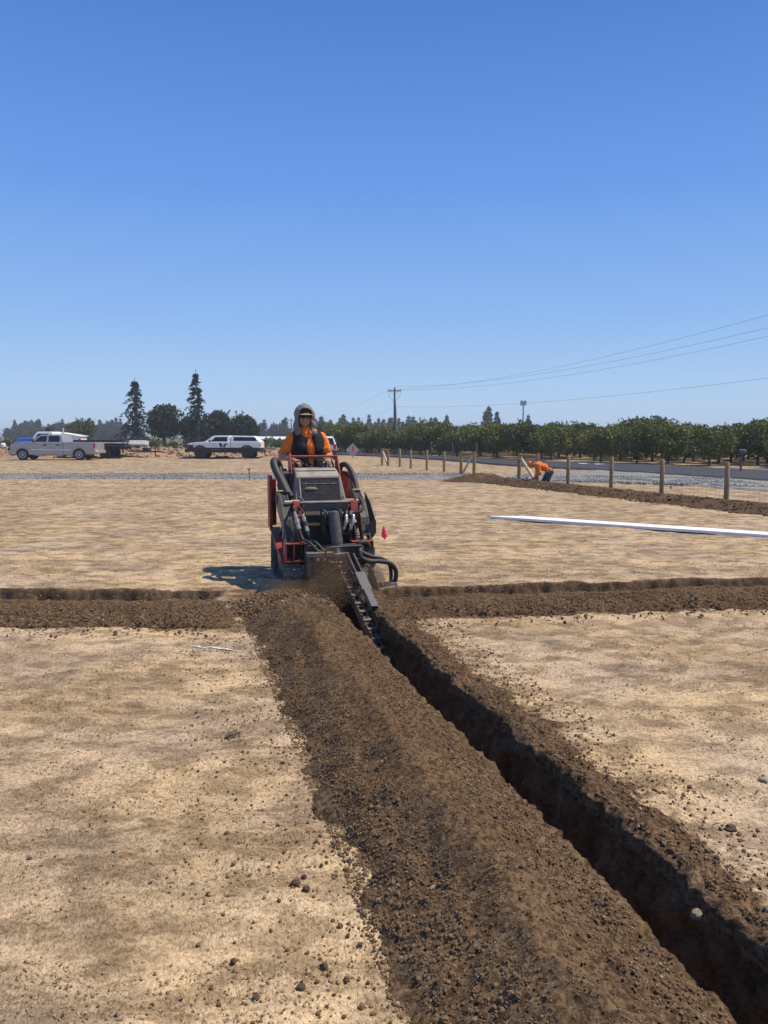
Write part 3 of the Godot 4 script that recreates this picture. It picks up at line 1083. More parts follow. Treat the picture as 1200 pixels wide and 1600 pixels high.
# ------------------------------------------------------------------ the trencher: x to the right, y up, z towards the camera
const MACHINE_AT := Vector3(-0.62, 0, -8.70)
const MACHINE_TURN := 0.27205

func pbox(called: String, c: Vector3, s: Vector3, m: Material, parent: Node, bevel := 0.006, rot := Vector3.ZERO) -> MeshInstance3D:
	var mb := MB.new()
	mb.box(Vector3.ZERO, s, bevel)
	var o := part(called, mb.done(), m, parent)
	o.position = c
	o.rotation_degrees = rot
	return o

func ptube(called: String, p: Array, r, m: Material, parent: Node, sides := 8) -> MeshInstance3D:
	var mb := MB.new()
	mb.tube(p, r, sides)
	return part(called, mb.done(), m, parent)

func plathe(called: String, o: Vector3, axis: Vector3, prof: Array, m: Material, parent: Node, sides := 24) -> MeshInstance3D:
	var mb := MB.new()
	mb.lathe(o, axis, prof, sides)
	return part(called, mb.done(), m, parent)

func pplate(called: String, zy: Array, x: float, thick: float, m: Material, parent: Node, bevel := 0.004) -> MeshInstance3D:
	# a plate that stands in the z, y plane at x
	var mb := MB.new()
	mb.prism(poly2(zy), -thick / 2.0, thick / 2.0, Transform3D(Basis(Vector3(0, 0, 1), Vector3(0, 1, 0), Vector3(-1, 0, 0)), Vector3(x, 0, 0)), bevel)
	return part(called, mb.done(), m, parent)

func hull_of_circles(cs: Array, grow: float) -> PackedVector2Array:
	var p := PackedVector2Array()
	for c in cs:
		for i in 48:
			p.append(Vector2(c[0], c[1]) + Vector2.from_angle(TAU * i / 48) * (c[2] + grow))
	var h := Geometry2D.convex_hull(p)
	h.remove_at(h.size() - 1)
	return h

func track(x: float, root: Node3D) -> void:
	var cs := [[-0.13, 0.135, 0.115], [-1.02, 0.135, 0.115], [-0.98, 0.43, 0.12]]
	var outer := hull_of_circles(cs, 0.018)
	var w := 0.215
	var xf := Transform3D(Basis(Vector3(0, 0, 1), Vector3(0, 1, 0), Vector3(-1, 0, 0)), Vector3(x, 0, 0))
	# belt: a band between two hulls
	var mb := MB.new()
	var inner := PackedVector2Array()
	var mid := Vector2(-0.75, 0.22)
	for p in outer: inner.append(p + (mid - p).normalized() * 0.022)
	var n := outer.size()
	for i in n:
		var j := (i + 1) % n
		var a := [outer[i], outer[j], inner[i], inner[j]]
		var at := func(k: int, side: float) -> Vector3: return xf * Vector3(a[k].x, a[k].y, side * w / 2.0)
		mb.smooth(true)
		mb.quad(at.call(0, -1.0), at.call(1, -1.0), at.call(1, 1.0), at.call(0, 1.0))
		mb.smooth(false)
		mb.quad(at.call(2, 1.0), at.call(3, 1.0), at.call(3, -1.0), at.call(2, -1.0))
		mb.quad(at.call(0, 1.0), at.call(1, 1.0), at.call(3, 1.0), at.call(2, 1.0))
		mb.quad(at.call(2, -1.0), at.call(3, -1.0), at.call(1, -1.0), at.call(0, -1.0))
	var belt := part("rubber_track", mb.done(), M.track_rubber, root)
	# tread lugs at an even pitch along the belt
	var lug := MB.new()
	lug.box(Vector3(-0.045, 0, 0), Vector3(0.10, 0.028, 0.034), 0.006)
	lug.box(Vector3(0.05, 0, 0.014), Vector3(0.10, 0.028, 0.034), 0.006)
	var lm := lug.done()
	var length := 0.0
	for i in n: length += outer[i].distance_to(outer[(i + 1) % n])
	var count := 42
	for k in count:
		var want := length * k / count
		var i := 0
		while want > outer[i].distance_to(outer[(i + 1) % n]):
			want -= outer[i].distance_to(outer[(i + 1) % n])
			i = (i + 1) % n
		var d := (outer[(i + 1) % n] - outer[i]).normalized()
		var p := outer[i] + d * want
		var o := part("tread_lug", lm, M.track_rubber, belt)
		var out := Vector3(0, -d.x, d.y)                    # across the belt, away from its middle
		var along := Vector3(0, d.y, d.x)
		if out.dot(Vector3(0, p.y - 0.22, p.x + 0.75)) < 0.0: out = -out
		o.transform = Transform3D(Basis(out.cross(along), out, along).orthonormalized(), Vector3(x, p.y, p.x) + out * 0.012)
	for c in cs:
		var wheel := plathe("track_wheel", Vector3(x - 0.085, c[1], c[0]), Vector3.RIGHT, [Vector2(0.0, -0.006), Vector2(0.035, -0.006), Vector2(0.04, 0.012), Vector2(0.075, 0.016), Vector2(c[2] - 0.014, 0.0), Vector2(c[2] - 0.006, 0.02), Vector2(c[2] - 0.006, 0.15), Vector2(c[2] - 0.014, 0.17), Vector2(0.0, 0.17)], M.black_steel, root, 28)
		for k in 6:
			var an := TAU * k / 6.0
			plathe("bolt", Vector3(x - 0.085, c[1] + sin(an) * 0.055, c[0] + cos(an) * 0.055), Vector3.LEFT, [Vector2(0.011, -0.014), Vector2(0.010, 0.0), Vector2(0.0, 0.001)], M.worn_steel, wheel, 6)
	for k in 4:
		plathe("track_roller", Vector3(x - 0.08, 0.075, -0.30 - k * 0.185), Vector3.RIGHT, [Vector2(0.0, 0.0), Vector2(0.02, 0.0), Vector2(0.022, 0.012), Vector2(0.05, 0.012), Vector2(0.055, 0.02), Vector2(0.055, 0.14), Vector2(0.0, 0.145)], M.dusty_rubber, root, 20)
	pplate("track_frame", [-0.16, 0.17, -0.30, 0.22, -0.85, 0.33, -0.95, 0.22, -0.98, 0.11, -0.2, 0.10], x - 0.03, 0.05, M.black_steel, root)
	pplate("track_guard", [-0.10, 0.33, -0.12, 0.36, -1.08, 0.60, -1.12, 0.57, -0.95, 0.55, -0.1, 0.29], x - 0.06, 0.13, M.red_paint, root)

func loader_arm(sx: float, root: Node3D) -> void:
	var mats := [M.grey_steel, M.black_steel]
	# outer plate, inner plate and the boxed top between them
	var outline := [-0.80, 1.07, -0.62, 1.085, -0.34, 0.955, -0.20, 0.80, -0.10, 0.60, -0.03, 0.42, -0.08, 0.38, -0.15, 0.43, -0.24, 0.58, -0.40, 0.72, -0.62, 0.80, -0.82, 0.92]
	var arm := pplate("loader_arm", outline, sx * 0.500, 0.022, M.grey_steel, root)
	pplate("inner_plate", outline, sx * 0.415, 0.018, M.grey_steel, arm)
	var top := MB.new()
	for seg in [[Vector2(-0.80, 1.066), Vector2(-0.62, 1.080)], [Vector2(-0.62, 1.080), Vector2(-0.34, 0.950)], [Vector2(-0.34, 0.950), Vector2(-0.20, 0.795)], [Vector2(-0.20, 0.795), Vector2(-0.10, 0.595)]]:
		top.bar(Vector3(sx * 0.457, seg[0].y - 0.014, seg[0].x), Vector3(sx * 0.457, seg[1].y - 0.014, seg[1].x), 0.066, 0.014)
	part("top_cover", top.done(), M.black_steel, arm)
	pbox("wear_pad", Vector3(sx * 0.457, 1.088, -0.60), Vector3(0.10, 0.018, 0.03), M.cream_label, arm, 0.003)
	pbox("wear_pad", Vector3(sx * 0.430, 0.972, -0.335), Vector3(0.085, 0.034, 0.03), M.cream_label, arm, 0.004, Vector3(25, 0, 0))
	plathe("pivot_pin", Vector3(sx * 0.512, 0.98, -0.70), Vector3(sx, 0, 0), [Vector2(0.05, 0.0), Vector2(0.05, 0.012), Vector2(0.03, 0.016), Vector2(0.0, 0.016)], M.black_steel, arm, 20)
	plathe("pivot_pin", Vector3(sx * 0.512, 0.60, -0.17), Vector3(sx, 0, 0), [Vector2(0.038, 0.0), Vector2(0.038, 0.012), Vector2(0.02, 0.016), Vector2(0.0, 0.016)], M.worn_steel, arm, 20)
	# lift cylinder behind the plate
	ptube("lift_cylinder", [Vector3(sx * 0.455, 0.48, -0.95), Vector3(sx * 0.455, 0.66, -0.55)], 0.034, M.black_steel, root, 14)
	ptube("cylinder_rod", [Vector3(sx * 0.455, 0.66, -0.55), Vector3(sx * 0.455, 0.80, -0.27)], 0.016, M.chrome, root, 12)

func build_machine() -> void:
	var r := thing("trencher", "red and black stand-on tracked trencher digging the trench", "trencher", MACHINE_AT, MACHINE_TURN)
	track(-0.435, r)
	track(0.435, r)
	loader_arm(-1.0, r)
	loader_arm(1.0, r)
	# ---- chassis and side panels ----
	var ch := pbox("chassis", Vector3(0, 0.54, -0.72), Vector3(0.56, 0.56, 0.72), M.black_body, r, 0.012)
	pbox("cross_tube", Vector3(0, -0.24, 0.47), Vector3(0.62, 0.10, 0.12), M.black_steel, ch, 0.01)
	pbox("belly_plate", Vector3(0, -0.295, 0.10), Vector3(0.60, 0.02, 0.8), M.dusty_grey, ch, 0.004)
	pbox("radiator_shroud", Vector3(0, 0.86, -0.86), Vector3(0.54, 0.18, 0.46), M.black_body, r, 0.01)
	pplate("side_panel", [-1.32, 0.58, -1.14, 0.58, -1.12, 0.66, -1.13, 1.25, -1.30, 1.26, -1.34, 1.2], -0.532, 0.038, M.red_paint, r, 0.006)
	pplate("side_panel", [-1.30, 0.60, -1.05, 0.60, -1.04, 1.29, -1.28, 1.30], 0.52, 0.04, M.red_paint, r, 0.006)
	pbox("tower_plate", Vector3(-0.475, 0.90, -1.30), Vector3(0.06, 0.60, 0.06), M.red_paint, r)
	pbox("tower_plate", Vector3(0.41, 1.09, -1.06), Vector3(0.105, 0.42, 0.06), M.red_paint, r)
	pbox("fuel_tank", Vector3(-0.365, 1.04, -1.10), Vector3(0.13, 0.54, 0.30), M.black_body, r, 0.03)
	pbox("fuel_tank", Vector3(0.37, 0.94, -1.14), Vector3(0.10, 0.5, 0.2), M.black_body, r, 0.03)
	plathe("filler_cap", Vector3(-0.365, 1.31, -1.10), Vector3.UP, [Vector2(0.035, 0), Vector2(0.035, 0.02), Vector2(0.028, 0.028), Vector2(0.0, 0.028)], M.hose_rubber, r, 16)
	for k in 3:
		pbox("tank_rib", Vector3(-0.31 + 0.0, 1.04, -0.99 + k * 0.045), Vector3(0.03, 0.5, 0.018), M.dusty_rubber, r, 0.004)
	# ---- control wings and hand bar ----
	var wing := [-1.22, 1.475, -1.16, 1.512, -1.10, 1.50, -0.98, 1.335, -0.90, 1.17, -0.78, 0.96, -1.06, 0.96, -1.22, 1.20]
	pplate("control_wing", wing, -0.287, 0.02, M.red_paint, r)
	pplate("control_wing", wing, 0.325, 0.02, M.red_paint, r)
	ptube("hand_bar", [Vector3(-0.28, 1.487, -1.15), Vector3(0.318, 1.487, -1.15)], 0.0155, M.red_paint, r, 12)
	# ---- hood ----
	var hood := MB.new()
	hood.prism(poly2([-1.06, 1.345, -0.97, 1.34, -0.80, 1.262, -0.745, 1.242, -0.60, 0.945, -0.64, 0.935, -1.06, 0.935]), 0, 0, Transform3D(Basis(Vector3(0, 0, 1), Vector3(0, 1, 0), Vector3(-1, 0, 0)), Vector3(0.013, 0, 0)), 0.012, func(y: float) -> float: return 0.266 + (1.345 - y) * 0.13)
	var hd := part("hood", hood.done(), M.dusty_grey, r)
	pbox("hood_seam", Vector3(0.01, 1.313, -0.905), Vector3(0.50, 0.008, 0.012), M.black_body, hd, 0.0, Vector3(24, 0, 0))
	pbox("warning_label", Vector3(0.08, 1.338, -1.01), Vector3(0.13, 0.003, 0.05), M.cream_label, hd, 0.0, Vector3(4, 0, 0))
	# ---- grille on the sloping face: frame, dark backing, punched screen, name plate ----
	var gx := Basis(Vector3(1, 0, 0), deg_to_rad(-26.0))
	var ga := Vector3(0.012, 1.09, -0.664)
	var gr := pbox("grille", ga, Vector3(0.47, 0.30, 0.012), M.black_body, r, 0.0, Vector3(-26, 0, 0))
	pbox("frame_bar", Vector3(0, 0.158, 0.006), Vector3(0.52, 0.028, 0.03), M.worn_steel, gr)
	pbox("frame_bar", Vector3(0.249, 0, 0.006), Vector3(0.022, 0.31, 0.03), M.worn_steel, gr)
	pbox("frame_bar", Vector3(-0.249, 0, 0.006), Vector3(0.022, 0.31, 0.03), M.dusty_grey, gr)
	pbox("frame_bar", Vector3(0, -0.155, 0.006), Vector3(0.52, 0.02, 0.03), M.grey_steel, gr)
	var scr := MB.new()
	for i in 36:
		var o := -0.42 + i * 0.0245
		for sg in [-1.0, 1.0]:
			# bars that cross at sixty degrees, cut to the frame
			var a := Vector2(o, -0.15)
			var b := Vector2(o + sg * 0.3 * 0.58, 0.15)
			var t0 := 0.0
			var t1 := 1.0
			for e in [-0.235, 0.235]:
				var t: float = (e - a.x) / (b.x - a.x)
				if (a.x < -0.235 and e < 0.0) or (a.x > 0.235 and e > 0.0): t0 = maxf(t0, t)
				if (b.x < -0.235 and e < 0.0) or (b.x > 0.235 and e > 0.0): t1 = minf(t1, t)
			if t1 - t0 < 0.02: continue
			var p := a.lerp(b, t0)
			var q := a.lerp(b, t1)
			scr.bar(Vector3(p.x, p.y, 0.011), Vector3(q.x, q.y, 0.011), 0.0042, 0.008)
	part("screen", scr.done(), M.black_steel, gr)
	pbox("screen_strip", Vector3(0, 0.075, 0.015), Vector3(0.45, 0.014, 0.006), M.grey_steel, gr, 0.002)
	for k in 4:
		plathe("rivet", Vector3(-0.17 + k * 0.115, 0.075, 0.018), Vector3.BACK, [Vector2(0.006, 0), Vector2(0.005, 0.004), Vector2(0, 0.005)], M.chrome, gr, 8)
	var badge := MB.new()
	badge.smooth(true)
	for i in 16:
		for j in 4:
			var f := func(ii: int, jj: int) -> Vector3:
				var an := TAU * ii / 16
				var rr := jj / 4.0
				return Vector3(-0.115 + cos(an) * 0.082 * rr, 0.008 + sin(an) * 0.027 * rr, 0.016 + 0.02 * sqrt(1.0 - rr * rr))
			badge.quad(f.call(i, j), f.call(i, j + 1), f.call(i + 1, j + 1), f.call(i + 1, j))
	part("name_plate", badge.done(), M.caked_steel, gr)
	pbox("screen_strip", Vector3(-0.07, -0.047, 0.015), Vector3(0.2, 0.006, 0.006), M.worn_steel, gr, 0.002)
	pbox("latch", Vector3(-0.215, 0.965, -0.565), Vector3(0.03, 0.16, 0.03), M.grey_steel, r, 0.005, Vector3(-26, 0, 42))
	pbox("latch", Vector3(0.245, 0.965, -0.565), Vector3(0.03, 0.13, 0.03), M.grey_steel, r, 0.005, Vector3(-26, 0, -42))
	# ---- front: cross bar between red lugs, vent screen, label, inner wall ----
	var cb := pbox("cross_bar", Vector3(0, 0.917, -0.26), Vector3(0.56, 0.098, 0.06), M.grey_steel, r, 0.008)
	pbox("bar_lip", Vector3(0, 0.056, -0.015), Vector3(0.60, 0.016, 0.10), M.dusty_grey, cb, 0.003)
	for s in [-1.0, 1.0]:
		var lug := pplate("arm_lug", [-0.36, 0.98, -0.24, 0.975, -0.19, 0.82, -0.22, 0.76, -0.36, 0.78], s * 0.338, 0.088, M.red_paint, r, 0.006)
		plathe("lug_pin", Vector3(s * 0.27, 0.93, -0.224), Vector3.BACK, [Vector2(0.018, 0.0), Vector2(0.018, 0.012), Vector2(0.0, 0.016)], M.red_paint, lug, 12)
		pbox("yellow_sticker", Vector3(s * 0.33, 0.986, -0.42), Vector3(0.10, 0.004, 0.10), M.cream_label, r, 0.0)
	var vent := pbox("vent_panel", Vector3(0, 0.80, -0.335), Vector3(0.56, 0.13, 0.012), M.black_body, r, 0.0, Vector3(-35, 0, 0))
	for k in 22:
		pbox("vent_slat", Vector3(-0.2625 + k * 0.025, 0, 0.009), Vector3(0.011, 0.12, 0.008), M.grey_steel, vent, 0.0)
	pbox("front_lip", Vector3(0, 0.718, -0.30), Vector3(0.54, 0.055, 0.02), M.grey_steel, r, 0.004)
	pbox("yellow_label", Vector3(-0.145, 0.711, -0.287), Vector3(0.155, 0.028, 0.004), M.yellow_label, r, 0.0)
	pbox("inner_wall", Vector3(0, 0.56, -0.345), Vector3(0.62, 0.30, 0.03), M.black_body, r, 0.004)
	for s in [-1.0, 1.0]:
		pplate("front_web", [-0.33, 0.86, -0.20, 0.82, -0.09, 0.62, -0.04, 0.40, -0.10, 0.26, -0.20, 0.40, -0.26, 0.62], s * 0.325, 0.022, M.black_steel, r)
	# red pockets above the tracks
	for s in [-1.0, 1.0]:
		var px := pbox("pocket_plate", Vector3(s * 0.39, 0.522, -0.09), Vector3(0.26, 0.018, 0.18), M.red_paint, r, 0.003)
		pbox("pocket_wall", Vector3(s * 0.122, -0.10, 0), Vector3(0.016, 0.184, 0.18), M.red_paint, px, 0.003)
		pbox("pocket_wall", Vector3(s * 0.0 - 0.03, -0.10, 0), Vector3(0.016, 0.184, 0.18), M.red_paint, px, 0.003)
		pbox("pocket_wall", Vector3(s * -0.122, -0.14, 0), Vector3(0.018, 0.26, 0.18), M.red_paint, px, 0.003)
		pbox("pocket_floor", Vector3(0, -0.20, 0), Vector3(0.26, 0.018, 0.18), M.red_paint, px, 0.003)
		pbox("pocket_back", Vector3(0, -0.11, -0.08), Vector3(0.25, 0.19, 0.012), M.black_body, px, 0.0)
	# ---- tilt cylinder with its ears ----
	var td := Vector3(0.022, -0.37, 0.115).normalized()
	plathe("tilt_cylinder", Vector3(0.046, 0.865, -0.025), td, [Vector2(0.0, -0.02), Vector2(0.045, -0.02), Vector2(0.066, 0.0), Vector2(0.066, 0.36), Vector2(0.062, 0.362), Vector2(0.062, 0.395), Vector2(0.05, 0.405), Vector2(0.0, 0.405)], M.grey_steel, r, 28)
	ptube("cylinder_rod", [Vector3(0.068, 0.475, 0.097), Vector3(0.07, 0.36, 0.125)], 0.022, M.chrome, r, 14)
	for x in [-0.055, 0.13]:
		pplate("cylinder_ear", [-0.22, 0.90, -0.05, 0.905, 0.0, 0.88, 0.01, 0.82, -0.05, 0.62, -0.20, 0.60], x, 0.028, M.black_steel, r, 0.006)
		plathe("ear_pin", Vector3(x - 0.015 if x < 0 else x + 0.015, 0.855, -0.03), Vector3(signf(x), 0, 0), [Vector2(0.024, 0.0), Vector2(0.024, 0.014), Vector2(0.0, 0.018)], M.worn_steel, r, 14)
	# ---- hoses over the arms ----
	ptube("hose_sleeve", spline([Vector3(-0.40, 1.05, -0.58), Vector3(-0.455, 1.20, -0.72), Vector3(-0.505, 1.34, -0.86), Vector3(-0.51, 1.43, -0.97), Vector3(-0.455, 1.425, -1.07), Vector3(-0.41, 1.31, -1.13), Vector3(-0.40, 1.10, -1.16)]), 0.047, M.hose_rubber, r, 14)
	ptube("hydraulic_hose", spline([Vector3(-0.36, 1.02, -0.52), Vector3(-0.41, 1.18, -0.72), Vector3(-0.44, 1.30, -0.9), Vector3(-0.42, 1.34, -1.02), Vector3(-0.40, 1.2, -1.1)]), 0.028, M.hose_rubber, r, 10)
	ptube("hose_sleeve", spline([Vector3(0.475, 1.05, -0.62), Vector3(0.485, 1.18, -0.78), Vector3(0.465, 1.31, -0.93), Vector3(0.415, 1.385, -1.02), Vector3(0.365, 1.36, -1.08), Vector3(0.355, 1.25, -1.11)]), 0.034, M.hose_rubber, r, 14)
	ptube("hydraulic_hose", spline([Vector3(0.44, 1.04, -0.60), Vector3(0.445, 1.15, -0.76), Vector3(0.43, 1.24, -0.90), Vector3(0.39, 1.29, -1.02)]), 0.016, M.hose_rubber, r, 10)
	# couplers and hoses at the left front
	for k in 2:
		var x0 := -0.385 + k * 0.095
		var y0 := 0.87 - k * 0.03
		var c := MB.new()
		var dirv := Vector3(0.04, -0.19, 0.07).normalized()
		c.lathe(Vector3(x0, y0, -0.14), dirv, [Vector2(0.0, -0.01), Vector2(0.016, -0.01), Vector2(0.016, 0.03), Vector2(0.024, 0.032), Vector2(0.024, 0.06), Vector2(0.019, 0.063), Vector2(0.019, 0.08), Vector2(0.027, 0.083), Vector2(0.027, 0.13), Vector2(0.021, 0.133), Vector2(0.021, 0.165), Vector2(0.025, 0.167), Vector2(0.025, 0.2), Vector2(0.017, 0.205), Vector2(0.0, 0.205)], 14)
		part("hose_coupler", c.done(), M.chrome, r)
		if k == 1:
			plathe("coupler_sleeve", Vector3(x0, y0, -0.14) + dirv * 0.08, dirv, [Vector2(0.0275, 0.0), Vector2(0.029, 0.004), Vector2(0.029, 0.05), Vector2(0.0275, 0.054)], M.leather, r, 14)
		var e := Vector3(x0, y0, -0.14) + dirv * 0.2
		ptube("hydraulic_hose", spline([e, e + Vector3(0.03, -0.11, 0.06), Vector3(-0.25 + k * 0.07, 0.54, 0.07), Vector3(-0.17 + k * 0.07, 0.455, 0.12), Vector3(-0.12 + k * 0.07, 0.43, 0.13)]), 0.0165, M.hose_rubber, r, 10)
		ptube("hydraulic_hose", spline([Vector3(x0, y0, -0.14), Vector3(x0 - 0.01, y0 + 0.06, -0.17), Vector3(-0.38 + k * 0.04, 0.93, -0.26)]), 0.014, M.hose_rubber, r, 8)
	# couplers and looped hoses at the right front
	for k in 2:
		var x0 := 0.19 + k * 0.085
		ptube("hose_coupler", spline([Vector3(x0 + 0.02, 0.83, -0.10), Vector3(x0 + 0.015, 0.77, -0.06), Vector3(x0 - 0.01, 0.70, -0.05), Vector3(x0 - 0.03, 0.66, -0.06)], 4), [0.017, 0.022, 0.022, 0.018, 0.024, 0.024, 0.024, 0.016, 0.016, 0.021, 0.021, 0.021, 0.014], M.chrome, r, 12)
		ptube("hydraulic_hose", spline([Vector3(x0 + 0.02, 0.83, -0.10), Vector3(x0 + 0.03, 0.86, -0.14), Vector3(x0 + 0.02, 0.86, -0.22)]), 0.015, M.hose_rubber, r, 8)
		ptube("hydraulic_hose", spline([Vector3(x0 - 0.03, 0.66, -0.06), Vector3(x0 - 0.055, 0.62, -0.05), Vector3(x0 - 0.09, 0.61, -0.06), Vector3(x0 - 0.12, 0.64, -0.14)]), 0.015, M.hose_rubber, r, 8)
	ptube("hydraulic_hose", spline([Vector3(0.28, 0.845, -0.13), Vector3(0.36, 0.86, -0.10), Vector3(0.42, 0.90, -0.13), Vector3(0.445, 0.96, -0.24), Vector3(0.44, 1.0, -0.36)]), 0.022, M.dusty_rubber, r, 10)
	plathe("hose_coupler", Vector3(0.285, 0.845, -0.128), Vector3.BACK, [Vector2(0.03, -0.03), Vector2(0.03, 0.02), Vector2(0.0, 0.024)], M.chrome, r, 12)
	# outer shield on the right arm
	pplate("arm_shield", [-0.62, 1.06, -0.34, 0.95, -0.10, 0.76, -0.10, 0.60, -0.30, 0.50, -0.42, 0.62], 0.565, 0.012, M.black_steel, r)
	var sh := MB.new()
	sh.quad(Vector3(0.46, 0.56, -0.16), Vector3(0.575, 0.60, -0.10), Vector3(0.575, 0.76, -0.10), Vector3(0.44, 0.70, -0.10))
	part("arm_shield", sh.done(), M.grey_steel, r)
	build_trencher_head(r)
	build_controls(r)

func build_trencher_head(r: Node3D) -> void:
	# ---- headpiece ----
	var hp := pbox("headpiece", Vector3(-0.155, 0.417, 0.14), Vector3(0.31, 0.055, 0.12), M.worn_steel, r, 0.005)
	pbox("headpiece_bar", Vector3(0.245, -0.012, 0.01), Vector3(0.20, 0.04, 0.08), M.worn_steel, hp, 0.005)
	for x in [-0.03, 0.05]:
		plathe("bolt", Vector3(x, -0.055, 0.065), Vector3.BACK, [Vector2(0.02, -0.03), Vector2(0.02, 0.0), Vector2(0.012, 0.006), Vector2(0.0, 0.006)], M.chrome, hp, 6)
	pbox("mount_plate", Vector3(0.0, 0.36, 0.04), Vector3(0.62, 0.30, 0.025), M.black_steel, r, 0.006)
	pbox("side_leg", Vector3(-0.262, 0.27, 0.08), Vector3(0.05, 0.24, 0.05), M.worn_steel, r, 0.006)
	pbox("side_leg", Vector3(-0.20, 0.26, 0.08), Vector3(0.014, 0.24, 0.07), M.grey_steel, r, 0.004)
	pbox("gearbox", Vector3(0.02, 0.25, 0.10), Vector3(0.20, 0.22, 0.18), M.black_steel, r, 0.03)
	ptube("bent_rod", spline([Vector3(-0.10, 0.40, 0.20), Vector3(-0.095, 0.46, 0.22), Vector3(-0.06, 0.497, 0.22), Vector3(0.05, 0.503, 0.21), Vector3(0.30, 0.505, 0.19), Vector3(0.335, 0.485, 0.18)]), 0.011, M.grey_steel, r, 8)
	ptube("drag_link", [Vector3(-0.06, 0.345, 0.22), Vector3(-0.04, 0.335, 0.23), Vector3(0.06, 0.325, 0.23), Vector3(0.08, 0.33, 0.22)], 0.012, M.worn_steel, r, 8)
	# ---- cleaning arm: channel, sleeve and square tube with an open end ----
	var a0 := Vector3(0.195, 0.40, 0.19)
	var a1 := Vector3(0.178, 0.03, 1.33)
	var at := func(t: float) -> Vector3: return a0.lerp(a1, t)
	var chn := MB.new()
	for s in [-1.0, 1.0]: chn.bar(at.call(0.0) + Vector3(s * 0.034, 0, 0), at.call(0.56) + Vector3(s * 0.034, 0, 0), 0.022, 0.055, 0.003)
	var ca := part("cleaner_arm", chn.done(), M.grey_steel, r)
	var top := MB.new()
	top.bar(at.call(0.40) + Vector3(0, 0.028, 0.0), at.call(0.72) + Vector3(0, 0.028, 0), 0.105, 0.022, 0.003)
	top.bar(at.call(0.58), at.call(0.72), 0.09, 0.07, 0.004)
	part("arm_sleeve", top.done(), M.worn_steel, ca)
	var tb := MB.new()
	var d: Vector3 = (a1 - a0).normalized()
	var up := Vector3(1, 0, 0).cross(d).normalized() * -1.0
	for s in [-1.0, 1.0]:
		tb.bar(at.call(0.70) + Vector3(s * 0.032, 0, 0), at.call(1.0) + Vector3(s * 0.032, 0, 0), 0.007, 0.07)
		tb.bar(at.call(0.70) + up * s * 0.0325, at.call(1.0) + up * s * 0.0325, 0.07, 0.006)
	part("square_tube", tb.done(), M.worn_steel, ca)
	pbox("weld_band", at.call(0.92), Vector3(0.078, 0.078, 0.02), M.worn_steel, ca, 0.004, Vector3(18, 0, 0))
	var br := MB.new()
	br.bar(Vector3(0.215, 0.20, 0.52), Vector3(0.47, 0.31, 0.02), 0.04, 0.022, 0.003)
	br.bar(Vector3(0.225, 0.18, 0.56), Vector3(0.48, 0.285, 0.04), 0.02, 0.02, 0.003)
	part("arm_brace", br.done(), M.grey_steel, r)
	pbox("auger_bracket", Vector3(0.47, 0.38, -0.01), Vector3(0.13, 0.15, 0.02), M.grey_steel, r, 0.004, Vector3(-12, 0, -6))
	pbox("auger_bracket", Vector3(0.46, 0.28, 0.05), Vector3(0.12, 0.10, 0.10), M.black_steel, r, 0.02)
	# ---- digging boom and chain ----
	var b0 := Vector3(0.075, 0.19, 0.22)
	var b1 := Vector3(0.085, -0.54, 2.75)
	var bd := (b1 - b0).normalized()
	var bu := bd.cross(Vector3(1, 0, 0)).normalized()
	var bm := MB.new()
	bm.bar(b0 - bu * 0.02, b1, 0.045, 0.085, 0.006)
	part("digging_boom", bm.done(), M.caked_steel, r)
	plathe("nose_wheel", b1 - Vector3(0.03, 0, 0), Vector3.RIGHT, [Vector2(0.0, 0.0), Vector2(0.08, 0.0), Vector2(0.085, 0.02), Vector2(0.085, 0.04), Vector2(0.08, 0.06), Vector2(0.0, 0.06)], M.chain_steel, r, 20)
	var lk := MB.new()
	for s in [-1.0, 1.0]:
		lk.box(Vector3(s * 0.030, 0, 0), Vector3(0.010, 0.026, 0.056), 0.003)
	lk.box(Vector3(0, 0, 0.024), Vector3(0.072, 0.014, 0.014), 0.003)
	var lm := lk.done()
	var tooth := MB.new()
	tooth.box(Vector3(0.0, 0.02, 0), Vector3(0.086, 0.008, 0.044), 0.002)
	tooth.prism(poly2([-0.022, 0.0, 0.022, 0.0, 0.014, 0.06, -0.006, 0.066]), 0.040, 0.052, Transform3D(Basis(Vector3(0, 0, 1), Vector3(0, 1, 0), Vector3(-1, 0, 0)), Vector3(0.10, 0.022, 0)), 0.003)
	var tm := tooth.done()
	var ch := Node3D.new()
	ch.name = "digging_chain"
	r.add_child(ch, true)
	var n := int(b0.distance_to(b1) / 0.058)
	for i in n:
		var p := b0 + bd * (0.058 * i) + bu * 0.078
		var o := part("chain_link", lm, M.chain_steel, ch)
		o.transform = Transform3D(Basis(Vector3(-1, 0, 0), bu, -bd) if i % 2 == 0 else Basis(Vector3(1, 0, 0), bu, bd), p)
		if i % 3 == 0:
			var c := part("cutter_tooth", tm, M.chain_steel, ch)
			var side := 1.0 if (i / 3) % 2 == 0 else -1.0
			var b := Basis(Vector3(side, 0, 0), bu, bd * side)
			c.transform = Transform3D(b, p + bu * 0.004)
	for k in 10:                                            # round the nose
		var an := PI * (k + 0.5) / 10.0
		var o := part("chain_link", lm, M.chain_steel, ch)
		var out := bu * cos(an) + bd * sin(an)
		o.transform = Transform3D(Basis(Vector3(1, 0, 0), out, (bd * cos(an) - bu * sin(an))), b1 + out * 0.085)
	# ---- spoil auger: dusty screw on the right of the chain, and the motor that drives it ----
	var au := plathe("spoil_auger", Vector3(0.16, 0.02, 0.06), Vector3.RIGHT, [Vector2(0.0, 0.0), Vector2(0.03, 0.0), Vector2(0.03, 0.44), Vector2(0.0, 0.44)], M.caked_steel, r, 16)
	var fl := MB.new()
	fl.smooth(true)
	var seg := 64
